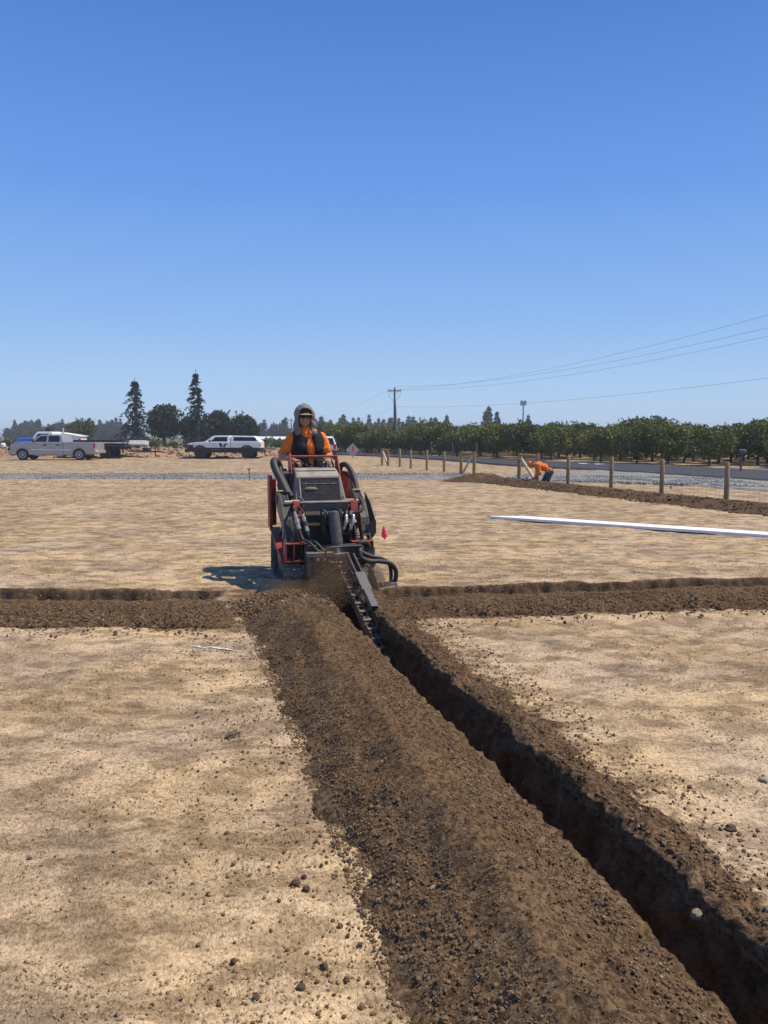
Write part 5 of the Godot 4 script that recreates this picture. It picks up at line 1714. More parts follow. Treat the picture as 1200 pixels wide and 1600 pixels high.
	pbox("front_bumper", Vector3(0.03, 0.60, 0), Vector3(0.16, 0.26, hw * 2.0 + 0.02), M.silver_paint, r, 0.03)
	pbox("bumper_cover", Vector3(0.02, 0.80, 0), Vector3(0.2, 0.15, hw * 2.0 + 0.05), M.black_body, r, 0.03)
	pbox("air_dam", Vector3(0.16, 0.43, 0), Vector3(0.3, 0.12, hw * 1.8), M.black_body, r, 0.03)
	pbox("grille", Vector3(0.08, 1.02, 0), Vector3(0.04, 0.2, 1.3), M.black_body, r, 0.01)
	pbox("rear_bumper", Vector3(6.24, 0.58, 0), Vector3(0.16, 0.2, hw * 1.9), M.chrome, r, 0.03)
	pbox("tailgate", Vector3(6.19, 0.98, 0), Vector3(0.03, 0.54, 1.5), M.silver_paint, r, 0.01)
	pbox("underbody", Vector3(3.0, 0.40, 0), Vector3(5.0, 0.16, 0.9), M.black_body, r, 0.02)
	ptube("tailpipe", [Vector3(4.6, 0.3, 0.6), Vector3(5.6, 0.32, 0.62), Vector3(5.75, 0.28, 0.75)], 0.03, M.worn_steel, r, 8)

func white_pickup() -> void:
	var r := thing("pickup_truck", "white pickup truck with black lower body, canopy and leaf emblem on the door", "pickup truck", Vector3(-15.15, 0.0, -59.1), -0.02)
	var hw := 0.95
	var lo := [0.16, 0.64, 0.30, 0.57, 0.70, 0.56]
	lo.append_array(circle_arc(1.18, 0.40, 0.435, PI * 0.88, PI * 0.12))
	lo.append_array([1.70, 0.56, 4.24, 0.56])
	lo.append_array(circle_arc(4.76, 0.40, 0.435, PI * 0.88, PI * 0.12))
	lo.append_array([5.3, 0.57, 5.78, 0.58, 5.80, 0.84, 0.18, 0.84])
	flat("lower_body", lo, 0.0, hw * 2.0, M.black_body, r, 0.02)
	flat("upper_body", [0.20, 0.842, 0.24, 1.08, 0.40, 1.20, 0.9, 1.26, 1.56, 1.30, 3.48, 1.30, 5.76, 1.28, 5.78, 0.842], 0.0, hw * 2.0 - 0.012, M.white_body, r, 0.03)
	var cab := func(y: float) -> float: return hw - 0.03 - maxf(0.0, y - 1.28) * 0.34
	var mb := MB.new()
	mb.prism(poly2([1.48, 1.28, 2.10, 1.70, 2.30, 1.76, 3.38, 1.765, 3.47, 1.70, 3.50, 1.28]), 0, 0, Transform3D.IDENTITY, 0.03, cab)
	part("cab", mb.done(), M.white_body, r)
	var can := MB.new()
	can.prism(poly2([3.54, 1.27, 3.54, 1.72, 3.62, 1.755, 5.15, 1.735, 5.38, 1.70, 5.74, 1.27]), 0, 0, Transform3D.IDENTITY, 0.03, func(y: float) -> float: return hw - 0.02 - maxf(0.0, y - 1.28) * 0.24)
	part("canopy", can.done(), M.white_body, r)
	for side in [-1.0, 1.0]:
		leaning("door_window", [1.98, 1.31, 2.05, 1.40, 2.32, 1.66, 3.24, 1.67, 3.26, 1.31], cab, 0.004, side, M.tinted_glass, r)
		leaning("canopy_window", [3.72, 1.37, 3.74, 1.62, 3.80, 1.66, 5.28, 1.64, 5.44, 1.56, 5.50, 1.36], func(y: float) -> float: return hw - 0.02 - maxf(0.0, y - 1.28) * 0.24, 0.004, side, M.tinted_glass, r)
		var d := flat("door", [1.90, 0.86, 1.90, 1.25, 3.30, 1.26, 3.30, 0.86], side * (hw - 0.006), 0.03, M.white_body, r, 0.008)
		pbox("handle", Vector3(3.16, 1.14, side * (hw + 0.02)), Vector3(0.16, 0.05, 0.03), M.black_body, d, 0.006)
		pbox("cab_gap", Vector3(3.52, 1.08, side * (hw - 0.01)), Vector3(0.02, 0.5, 0.03), M.black_body, r, 0.0)
		pbox("mirror", Vector3(1.95, 1.36, side * (hw + 0.12)), Vector3(0.1, 0.2, 0.2), M.black_body, r, 0.03)
		pbox("nose_cap", Vector3(0.46, 0.96, side * (hw - 0.06)), Vector3(0.5, 0.26, 0.14), M.black_body, r, 0.04)
		pbox("head_lamp", Vector3(0.26, 1.06, side * (hw - 0.10)), Vector3(0.08, 0.13, 0.2), M.lamp_clear, r, 0.02)
		pbox("side_step", Vector3(2.86, 0.50, side * (hw - 0.01)), Vector3(2.2, 0.05, 0.1), M.black_body, r, 0.015)
		ptube("step_bar", [Vector3(2.1, 0.505, side * (hw + 0.05)), Vector3(3.5, 0.50, side * (hw + 0.05))], 0.022, M.worn_steel, r, 8)
		pbox("tail_lamp", Vector3(5.77, 1.06, side * (hw - 0.08)), Vector3(0.04, 0.3, 0.12), M.tail_red, r, 0.01)
		for a in [[1.18, 0.45], [4.76, 0.45]]:
			var arc := circle_arc(a[0], a[1], 0.60, PI * 0.97, PI * 0.03)
			arc.append_array(circle_arc(a[0], a[1], 0.475, PI * 0.03, PI * 0.97))
			flat("fender_flare", arc, side * hw, 0.09, M.black_body, r, 0.015)
		wheel(r, 1.18, side * (hw + 0.03), 0.455, 0.30, side, M.rim_black)
		wheel(r, 4.76, side * (hw + 0.03), 0.455, 0.30, side, M.rim_black)
	var ws := MB.new()
	ws.quad(Vector3(1.545, 1.34, 0.83), Vector3(1.545, 1.34, -0.83), Vector3(2.08, 1.70, -0.68), Vector3(2.08, 1.70, 0.68))
	part("windscreen", ws.done(), M.blue_glass, r)
	# brush guard
	var g := MB.new()
	for z in [-0.75, -0.35, 0.35, 0.75]:
		g.tube([Vector3(0.06, 0.58, z), Vector3(0.02, 0.8, z), Vector3(0.05, 1.18, z)], 0.028, 8)
	for y in [0.62, 0.9, 1.16]:
		g.tube([Vector3(0.04, y, -0.85), Vector3(0.04, y, 0.85)], 0.026, 8)
	for s in [-1.0, 1.0]:
		g.tube([Vector3(0.04, 1.16, s * 0.85), Vector3(0.06, 0.9, s * 0.92), Vector3(0.04, 0.62, s * 0.85)], 0.026, 8)
	g.box(Vector3(0.10, 0.90, 0), Vector3(0.04, 0.5, 1.4), 0.01)
	part("brush_guard", g.done(), M.black_body, r)
	pbox("front_bumper", Vector3(0.08, 0.62, 0), Vector3(0.2, 0.2, hw * 2.0), M.black_body, r, 0.03)
	pbox("rear_bumper", Vector3(5.86, 0.60, 0), Vector3(0.16, 0.2, hw * 1.9), M.black_body, r, 0.03)
	pbox("tow_hitch", Vector3(5.96, 0.46, 0.0), Vector3(0.10, 0.2, 0.12), M.black_steel, r, 0.01)
	pbox("underbody", Vector3(2.9, 0.54, 0), Vector3(4.6, 0.14, 0.9), M.black_body, r, 0.02)
	# door sign: two overlapping leaves, and lettering too small to read
	var z := hw + 0.0135
	flat("leaf_emblem", [2.62, 1.23, 2.72, 1.24, 2.86, 1.16, 2.90, 1.02, 2.84, 0.89, 2.70, 0.90, 2.66, 1.05], z, 0.005, M.leaf_print, r, 0.0)
	flat("leaf_emblem", [2.90, 0.89, 2.94, 1.02, 3.02, 1.14, 3.20, 1.25, 3.18, 1.05, 3.12, 0.92, 3.06, 0.885], z, 0.005, M.leaf_print, r, 0.0)
	flat("leaf_vein", [2.86, 0.90, 2.89, 0.90, 3.12, 1.2, 3.10, 1.205], z + 0.002, 0.006, M.white_body, r, 0.0)
	var tx := MB.new()
	for row in [[2.16, 1.205, 3, 0.07], [2.12, 1.135, 6, 0.055], [2.06, 1.00, 9, 0.045]]:
		for k in int(row[2]):
			var x: float = row[0] + k * row[3] * 0.95
			tx.smooth(false)
			tx.bar(Vector3(x, row[1] - row[3] * 0.5, z), Vector3(x + row[3] * 0.3, row[1] + row[3] * (0.5 if k % 3 else 0.75), z), 0.005, 0.012)
			tx.bar(Vector3(x + row[3] * 0.1, row[1] + row[3] * (0.1 - 0.3 * (k % 2)), z), Vector3(x + row[3] * 0.75, row[1] + row[3] * 0.1, z), 0.005, 0.012)
	part("door_lettering", tx.done(), M.grey_print, r)
	var rt := MB.new()
	for k in 9:
		rt.bar(Vector3(1.98 + k * 0.075, 0.68, hw + 0.012), Vector3(2.03 + k * 0.075, 0.72 - 0.02 * (k % 2), hw + 0.012), 0.005, 0.022)
	part("sill_lettering", rt.done(), M.red_print, r)

func blue_truck() -> void:
	var r := thing("work_truck", "old blue and white truck mostly hidden behind the silver pickup", "truck", Vector3(-30.15, 0.0, -62.5), 0.0)
	r.scale = Vector3(1.0, 0.93, 1.0)
	var hw := 1.0
	flat("hood", [0.5, 0.75, 0.46, 1.36, 0.56, 1.62, 0.8, 1.70, 1.9, 1.73, 1.9, 0.75], 0.0, 1.6, M.blue_paint, r, 0.06)
	for s in [-1.0, 1.0]:
		var arc := [0.35, 0.6]
		arc.append_array(circle_arc(1.0, 0.55, 0.62, PI, 0.0))
		arc.append_array([1.9, 0.6, 1.9, 1.42, 0.5, 1.42, 0.36, 1.2])
		flat("fender", arc, s * 0.92, 0.3, M.blue_paint, r, 0.05)
		wheel(r, 1.0, s * 1.0, 0.50, 0.28, s, M.rim_silver)
		wheel(r, 3.3, s * 1.0, 0.50, 0.28, s, M.rim_silver)
	var cab := func(y: float) -> float: return hw - maxf(0.0, y - 1.5) * 0.25
	var mb := MB.new()
	mb.prism(poly2([1.86, 0.7, 1.86, 1.74, 2.15, 2.18, 2.3, 2.24, 3.4, 2.24, 3.5, 2.1, 3.5, 0.7]), 0, 0, Transform3D.IDENTITY, 0.05, cab)
	part("cab", mb.done(), M.white_body, r)
	for s in [-1.0, 1.0]:
		leaning("window", [2.08, 1.66, 2.28, 2.05, 3.1, 2.07, 3.1, 1.66], cab, 0.004, s, M.tinted_glass, r)
	pbox("frame", Vector3(4.2, 0.72, 0), Vector3(4.2, 0.2, 0.8), M.black_body, r, 0.02)
	pbox("roof_rack", Vector3(2.75, 2.32, 0), Vector3(0.9, 0.06, 1.5), M.black_steel, r, 0.01)
	plathe("roof_beacon", Vector3(2.45, 2.24, 0.3), Vector3.UP, [Vector2(0.09, 0), Vector2(0.09, 0.06), Vector2(0.05, 0.12), Vector2(0, 0.12)], M.lamp_clear, r, 14)
	# dark gear lashed to the rack
	var gear := MB.new()
	gear.box(Vector3(3.0, 2.36, 0.2), Vector3(0.44, 0.28, 0.9), 0.05)
	gear.box(Vector3(2.95, 2.54, 0.1), Vector3(0.3, 0.12, 0.5), 0.05)
	gear.bar(Vector3(2.7, 2.3, 0.55), Vector3(3.3, 2.62, 0.3), 0.06, 0.06)
	gear.bar(Vector3(3.25, 2.2, 0.5), Vector3(3.05, 2.68, 0.4), 0.05, 0.05)
	gear.bar(Vector3(2.7, 2.56, 0.5), Vector3(3.3, 2.45, 0.45), 0.05, 0.05)
	part("lashed_gear", gear.done(), M.black_body, r)
	pbox("gear_post", Vector3(4.05, 1.6, 0.2), Vector3(0.08, 1.9, 0.08), M.white_body, r, 0.01)
	pbox("flat_bed", Vector3(4.9, 0.95, 0), Vector3(2.6, 0.16, 2.0), M.black_steel, r, 0.02)

func flat_trailer() -> void:
	var r := thing("stake_trailer", "black flat trailer with low stake sides and long drawbar behind the silver pickup", "trailer", Vector3(-25.1, 0.0, -59.8), 0.0)
	pbox("deck", Vector3(2.55, 0.94, 0), Vector3(5.4, 0.14, 2.3), M.black_steel, r, 0.02)
	for k in 2:
		for s in [-1.0, 1.0]:
			pbox("side_board", Vector3(2.55, 1.12 + k * 0.22, s * 1.13), Vector3(5.3, 0.17, 0.04), M.black_body, r, 0.008)
		pbox("side_board", Vector3(5.22, 1.12 + k * 0.22, 0), Vector3(0.04, 0.17, 2.2), M.black_body, r, 0.008)
	for k in 7:
		for s in [-1.0, 1.0]:
			pbox("stake", Vector3(0.05 + k * 0.84, 1.22, s * 1.165), Vector3(0.07, 0.66, 0.04), M.grey_steel, r, 0.006)
	for s in [-1.0, 1.0]:
		wheel(r, 3.66, s * 1.12, 0.46, 0.26, s, M.rim_black)
		pbox("mudguard", Vector3(4.35, 0.62, s * 0.95), Vector3(0.03, 0.42, 0.3), M.hose_rubber, r, 0.0)
		ptube("drawbar", [Vector3(5.0, 0.78, s * 0.5), Vector3(5.3, 0.58, s * 0.45), Vector3(7.5, 0.52, s * 0.05)], 0.06, M.black_steel, r, 8)
	pbox("axle", Vector3(3.66, 0.46, 0), Vector3(0.1, 0.1, 2.0), M.black_steel, r, 0.01)
	pbox("frame_rail", Vector3(2.6, 0.80, 0.5), Vector3(5.0, 0.14, 0.08), M.black_steel, r, 0.01)
	pbox("frame_rail", Vector3(2.6, 0.80, -0.5), Vector3(5.0, 0.14, 0.08), M.black_steel, r, 0.01)
	pbox("tool_box", Vector3(6.55, 0.66, 0), Vector3(0.5, 0.30, 0.7), M.black_body, r, 0.02)
	ptube("jack_stand", [Vector3(7.25, 0.04, 0.16), Vector3(7.25, 1.0, 0.16)], 0.045, M.black_steel, r, 10)
	plathe("jack_foot", Vector3(7.25, 0.0, 0.16), Vector3.UP, [Vector2(0.12, 0), Vector2(0.12, 0.03), Vector2(0.05, 0.06)], M.black_steel, r, 12)
	ptube("jack_crank", [Vector3(7.25, 0.98, 0.16), Vector3(7.25, 1.0, 0.34), Vector3(7.25, 0.9, 0.36)], 0.018, M.black_steel, r, 6)
	pbox("hitch_coupler", Vector3(7.62, 0.52, 0), Vector3(0.3, 0.12, 0.14), M.worn_steel, r, 0.02)
	# white pipes lying on the trailer and sticking out over the drawbar
	for k in 5:
		var p := thing("plastic_pipe", ["long white plastic pipe on the trailer, lowest of the pile at the back", "long white plastic pipe on the trailer, lowest of the pile in the middle", "long white plastic pipe on the trailer, lowest of the pile at the front", "long white plastic pipe on the trailer, upper back of the pile", "long white plastic pipe on the trailer, upper front of the pile"][k], "pipe", Vector3(-25.1, 0, -59.8), 0.0, "white pipes loaded on the trailer")
		var z: float = [-0.30, 0.0, 0.30, -0.15, 0.15][k]
		var y: float = 1.11 if k < 3 else 1.27
		hollow_pipe(p, Vector3(1.5, y + 0.0, z * 0.7), Vector3(6.55 + 0.12 * (k % 2), y + 0.02 - 0.05 * (k % 2), z * 0.7 + 0.02), 0.095)

func hollow_pipe(p: Node3D, a: Vector3, b: Vector3, r: float) -> void:
	var mb := MB.new()
	var d := (b - a).normalized()
	var l := a.distance_to(b)
	mb.lathe(a, d, [Vector2(r * 0.88, 0.02), Vector2(r * 0.9, 0.0), Vector2(r, 0.0), Vector2(r, l), Vector2(r * 0.9, l), Vector2(r * 0.88, l - 0.02), Vector2(r * 0.88, 0.02)], 20)
	part("pipe_wall", mb.done(), M.pvc, p)

func white_wagon() -> void:
	# seen past the operator's shoulder: its tail is towards us
	var r := thing("parked_car", "white utility car with dark windows parked behind the trencher operator", "car", Vector3(-4.75, 0.0, -58.5), -PI / 2.0 + 0.15)
	var hw := 0.93
	var p := [-2.3, 0.42, -1.95, 0.36]
	p.append_array(circle_arc(-1.45, 0.37, 0.42, PI, 0.0))
	p.append_array([-1.0, 0.34, 0.95, 0.34])
	p.append_array(circle_arc(1.4, 0.37, 0.42, PI, 0.0))
	p.append_array([1.85, 0.38, 2.22, 0.45, 2.25, 1.02, 1.3, 1.06, -1.2, 1.06, -2.2, 0.95, -2.32, 0.75])
	flat("body", p, 0.0, hw * 2.0, M.white_body, r, 0.05)
	var cab := func(y: float) -> float: return hw - 0.02 - maxf(0.0, y - 1.04) * 0.3
	var mb := MB.new()
	mb.prism(poly2([-1.2, 1.04, -0.4, 1.64, -0.1, 1.71, 1.8, 1.70, 1.95, 1.62, 2.2, 1.04]), 0, 0, Transform3D.IDENTITY, 0.04, cab)
	part("cab", mb.done(), M.white_body, r)
	for s in [-1.0, 1.0]:
		leaning("side_window", [-0.85, 1.1, -0.3, 1.58, 0.35, 1.6, 0.35, 1.1], cab, 0.004, s, M.tinted_glass, r)
		leaning("side_window", [0.45, 1.1, 0.45, 1.6, 1.2, 1.6, 1.3, 1.1], cab, 0.004, s, M.tinted_glass, r)
		leaning("side_window", [1.4, 1.12, 1.35, 1.58, 1.78, 1.57, 1.95, 1.12], cab, 0.004, s, M.tinted_glass, r)
		pbox("tail_lamp", Vector3(2.235, 0.95, s * (hw - 0.14)), Vector3(0.05, 0.36, 0.2), M.tail_red, r, 0.02)
		ptube("roof_rail", [Vector3(-0.1, 1.72, s * 0.62), Vector3(0.0, 1.77, s * 0.62), Vector3(1.6, 1.76, s * 0.62), Vector3(1.7, 1.71, s * 0.62)], 0.02, M.black_body, r, 8)
		pbox("mirror", Vector3(-0.75, 1.14, s * (hw + 0.1)), Vector3(0.1, 0.16, 0.2), M.white_body, r, 0.03)
		wheel(r, -1.45, s * hw, 0.36, 0.22, s, M.rim_silver)
		wheel(r, 1.4, s * hw, 0.36, 0.22, s, M.rim_silver)
	var rw := MB.new()
	rw.quad(Vector3(2.215, 1.1, 0.78), Vector3(2.215, 1.1, -0.78), Vector3(1.995, 1.58, -0.66), Vector3(1.995, 1.58, 0.66))
	var o := part("rear_window", rw.done(), M.tinted_glass, r)
	o.position = Vector3(0.012, 0.004, 0)
	pbox("rear_bumper", Vector3(2.26, 0.55, 0), Vector3(0.16, 0.34, hw * 1.98), M.black_body, r, 0.05)
	pbox("number_plate", Vector3(2.262, 0.85, 0), Vector3(0.01, 0.12, 0.4), M.white_paint, r, 0.0)

# ------------------------------------------------------------------ trees
class LeafMesh:
	var p := PackedVector3Array()
	var n := PackedVector3Array()
	var c := PackedColorArray()
	func leaf(at: Vector3, along: Vector3, across: Vector3, col: Color) -> void:
		# a pointed leaf or spray of leaves, folded a little along its middle
		var nn := along.cross(across).normalized()
		var tip := at + along
		var l := at + along * 0.45 + across * 0.5 + nn * across.length() * 0.12
		var r := at + along * 0.45 - across * 0.5 + nn * across.length() * 0.12
		for t in [[at, l, tip], [at, tip, r]]:
			var m: Vector3 = (t[1] - t[0]).cross(t[2] - t[0]).normalized()
			for k in [0, 2, 1]:
				p.append(t[k])
				n.append(m)
				c.append(col)
	func done() -> ArrayMesh:
		var arr := []
		arr.resize(Mesh.ARRAY_MAX)
		arr[Mesh.ARRAY_VERTEX] = p
		arr[Mesh.ARRAY_NORMAL] = n
		arr[Mesh.ARRAY_COLOR] = c
		var m := ArrayMesh.new()
		m.add_surface_from_arrays(Mesh.PRIMITIVE_TRIANGLES, arr)
		return m

func rand_dir(g: RandomNumberGenerator) -> Vector3:
	var z := g.randf_range(-1.0, 1.0)
	var a := g.randf() * TAU
	var r := sqrt(1.0 - z * z)
	return Vector3(r * cos(a), z, r * sin(a))

func crown_mesh(seed_: int, wide: float, low: float, high: float, clumps: int, leaves: int, size: float) -> ArrayMesh:
	var g := RandomNumberGenerator.new()
	g.seed = seed_
	var lm := LeafMesh.new()
	var mid := (low + high) / 2.0
	var hh := (high - low) / 2.0
	for k in clumps:
		var d := rand_dir(g)
		var rr := pow(g.randf(), 0.40) * 0.72
		var c := Vector3(d.x * wide * rr, mid + d.y * hh * rr, d.z * wide * rr)
		if c.y < mid: c.x *= 0.9
		var r := g.randf_range(0.26, 0.44) * wide
		var tone := g.randf_range(0.75, 1.3)
		for i in leaves / clumps:
			var q := rand_dir(g)
			if q.y < -0.4 and g.randf() < 0.5: q.y = -q.y
			var at := c + q * r * pow(g.randf(), 0.35) * Vector3(1, 0.85, 1)
			var along := (q * 0.7 + rand_dir(g) * 0.9 + Vector3.DOWN * 0.25).normalized() * size * g.randf_range(0.7, 1.3)
			var across := along.cross(rand_dir(g)).normalized() * along.length() * 0.75
			var t := tone * g.randf_range(0.7, 1.3)
			lm.leaf(at, along, across, Color(t * g.randf_range(0.9, 1.25), t, t * g.randf_range(0.75, 1.05)))
	for k in clumps / 8:                                    # shoots that stand out of the outline
		var d := rand_dir(g)
		d.y = absf(d.y) * 1.2 + 0.1
		d = d.normalized()
		var a := Vector3(d.x * wide * 0.85, mid + d.y * hh * 0.9, d.z * wide * 0.85)
		for i in 12:
			var at := a + (d + Vector3.UP * 0.6) * wide * 0.014 * i
			var along := (d * 0.5 + rand_dir(g)).normalized() * size
			lm.leaf(at, along, along.cross(rand_dir(g)).normalized() * size * 0.7, Color(1.1, 1.1, 0.9) * g.randf_range(0.8, 1.2))
	return lm.done()

func limb_mesh(seed_: int, trunk: float, fork: float, high: float, wide: float, stems := 5) -> ArrayMesh:
	var g := RandomNumberGenerator.new()
	g.seed = seed_
	var mb := MB.new()
	var lean := Vector3(g.randf_range(-0.08, 0.08), 0, g.randf_range(-0.08, 0.08)) * fork
	mb.tube([Vector3(0, -0.1, 0), Vector3(0, 0.06, 0), lean * 0.5 + Vector3(0, fork * 0.5, 0), lean + Vector3(0, fork, 0)], [trunk * 1.5, trunk * 1.15, trunk, trunk * 0.9], 8)
	for k in stems:
		var a := TAU * (k + g.randf_range(-0.3, 0.3)) / stems
		var o := Vector3(cos(a), 0, sin(a)) * wide * g.randf_range(0.35, 0.6)
		var b := lean + Vector3(0, fork * 0.95, 0)
		mb.tube([b, b + o * 0.4 + Vector3(0, (high - fork) * 0.35, 0), b + o + Vector3(0, (high - fork) * 0.75, 0)], [trunk * 0.65, trunk * 0.42, trunk * 0.15], 6)
	return mb.done()

func conifer_mesh(seed_: int, high: float, wide: float, whorls: int, per: int, sprays: int, size: float, bare := 0.06) -> ArrayMesh:
	var g := RandomNumberGenerator.new()
	g.seed = seed_
	var lm := LeafMesh.new()
	for w in whorls:
		var u := clampf((w + g.randf_range(-0.9, 0.9)) / float(whorls), 0.0, 1.0)
		if u > 0.96: u = 0.6 + 0.3 * g.randf()
		var y := high * lerpf(bare, 1.0, u)
		var reach := wide * pow(maxf(0.0, 1.0 - u), 0.9) * (0.8 + 0.2 * sin(u * 40.0 + seed_)) + wide * 0.03
		for k in per:
			if g.randf() < 0.10: continue
			var a := TAU * (k + g.randf()) / per
			var d := Vector3(cos(a), 0, sin(a))
			var l := reach * (g.randf_range(0.45, 0.85) if g.randf() < 0.6 else g.randf_range(0.85, 1.2))
			var tone := g.randf_range(0.7, 1.25)
			for i in sprays:
				var t := pow((i + g.randf()) / sprays, 0.62)
				var at := Vector3(0, y, 0) + d * l * t + Vector3.UP * (l * (0.12 * t - 0.42 * t * t)) + rand_dir(g) * size * 0.35
				var along := (d * 0.6 + Vector3(g.randf_range(-0.7, 0.7), g.randf_range(-0.8, 0.15), g.randf_range(-0.7, 0.7))).normalized() * size * (1.0 - 0.5 * u) * g.randf_range(0.7, 1.3)
				var v := tone * g.randf_range(0.75, 1.25)
				lm.leaf(at, along, along.cross(Vector3.UP + rand_dir(g) * 0.6).normalized() * size * 0.6, Color(v, v, v))
	for i in 60:                                            # the leader and the small sprays round it
		var k := i / 59.0
		var d := rand_dir(g)
		d.y = -absf(d.y) * 0.3
		lm.leaf(Vector3(0, high * (0.84 + 0.16 * k), 0), d * size * (1.25 - 1.0 * k) + Vector3.UP * size * 0.35 * k, rand_dir(g) * size * 0.4 * (1.1 - 0.7 * k), Color(1, 1, 1))
	return lm.done()

func make_tree(called: String, label: String, crown: Mesh, leaf: Material, limbs: Mesh, at: Vector3, turn: float, sc: Vector3, group := "") -> Node3D:
	var t := thing(called, label, "tree", at, turn, group)
	part("trunk", limbs, M.bark, t)
	part("crown", crown, leaf, t)
	t.scale = sc
	return t

func build_orchard() -> void:
	var g := RandomNumberGenerator.new()
	g.seed = 21
	var crowns := []
	var limbs := []
	for k in 5:
		crowns.append(crown_mesh(100 + k, 1.72, 0.34, 2.55, 32, 5200, 0.17))
		limbs.append(limb_mesh(200 + k, 0.075, 0.65, 2.5, 1.3))
	var dir := Vector2(-0.569, 0.822)
	var away := Vector2(0.822, 0.569)
	var nth := ["first", "second", "third", "fourth", "fifth", "sixth", "seventh", "eighth", "ninth", "tenth", "eleventh", "twelfth", "thirteenth", "fourteenth", "fifteenth", "sixteenth", "seventeenth", "eighteenth", "nineteenth", "twentieth", "twenty-first", "twenty-second", "twenty-third", "twenty-fourth"]
	var front := 0
	for row in 7:
		for k in 27:
			var q := Vector2(26.5, 34.8) + dir * (k * 2.55 + g.randf_range(-0.25, 0.25) + (1.2 if row % 2 else 0.0)) + away * (row * 3.3 + g.randf_range(-0.25, 0.25))
			var turn := g.randf() * TAU
			var sc := g.randf_range(0.86, 1.14)
			var sy := g.randf_range(0.82, 1.12)
			if q.x > q.y * 0.56 or q.x < -8.5: continue
			if row == 0 and k in [4, 9]: continue
			var v := g.randi() % 5
			var label: String = ["leafy hazel tree of the orchard row nearest the road, %s from the right edge" % nth[mini(front, 23)], "leafy hazel tree in the second orchard row behind the road"][row] if row < 2 else "leafy hazel tree deep in the orchard behind the front rows"
			if row == 0: front += 1
			var t := make_tree("orchard_tree", label, crowns[v], M.hazel_leaf, limbs[(v + row) % 5], Vector3(q.x, 0, -q.y), turn, Vector3(sc, sc * sy, sc) * (1.0 if q.x > 9.0 else 1.06), ["hazel trees of the front orchard row", "hazel trees of the second orchard row"][row] if row < 2 else "hazel trees in the depth of the orchard")
			t.get_child(1).material_override = [M.hazel_leaf, M.hazel_leaf, M.hazel_leaf_yellow, M.hazel_leaf_deep][g.randi() % 4]

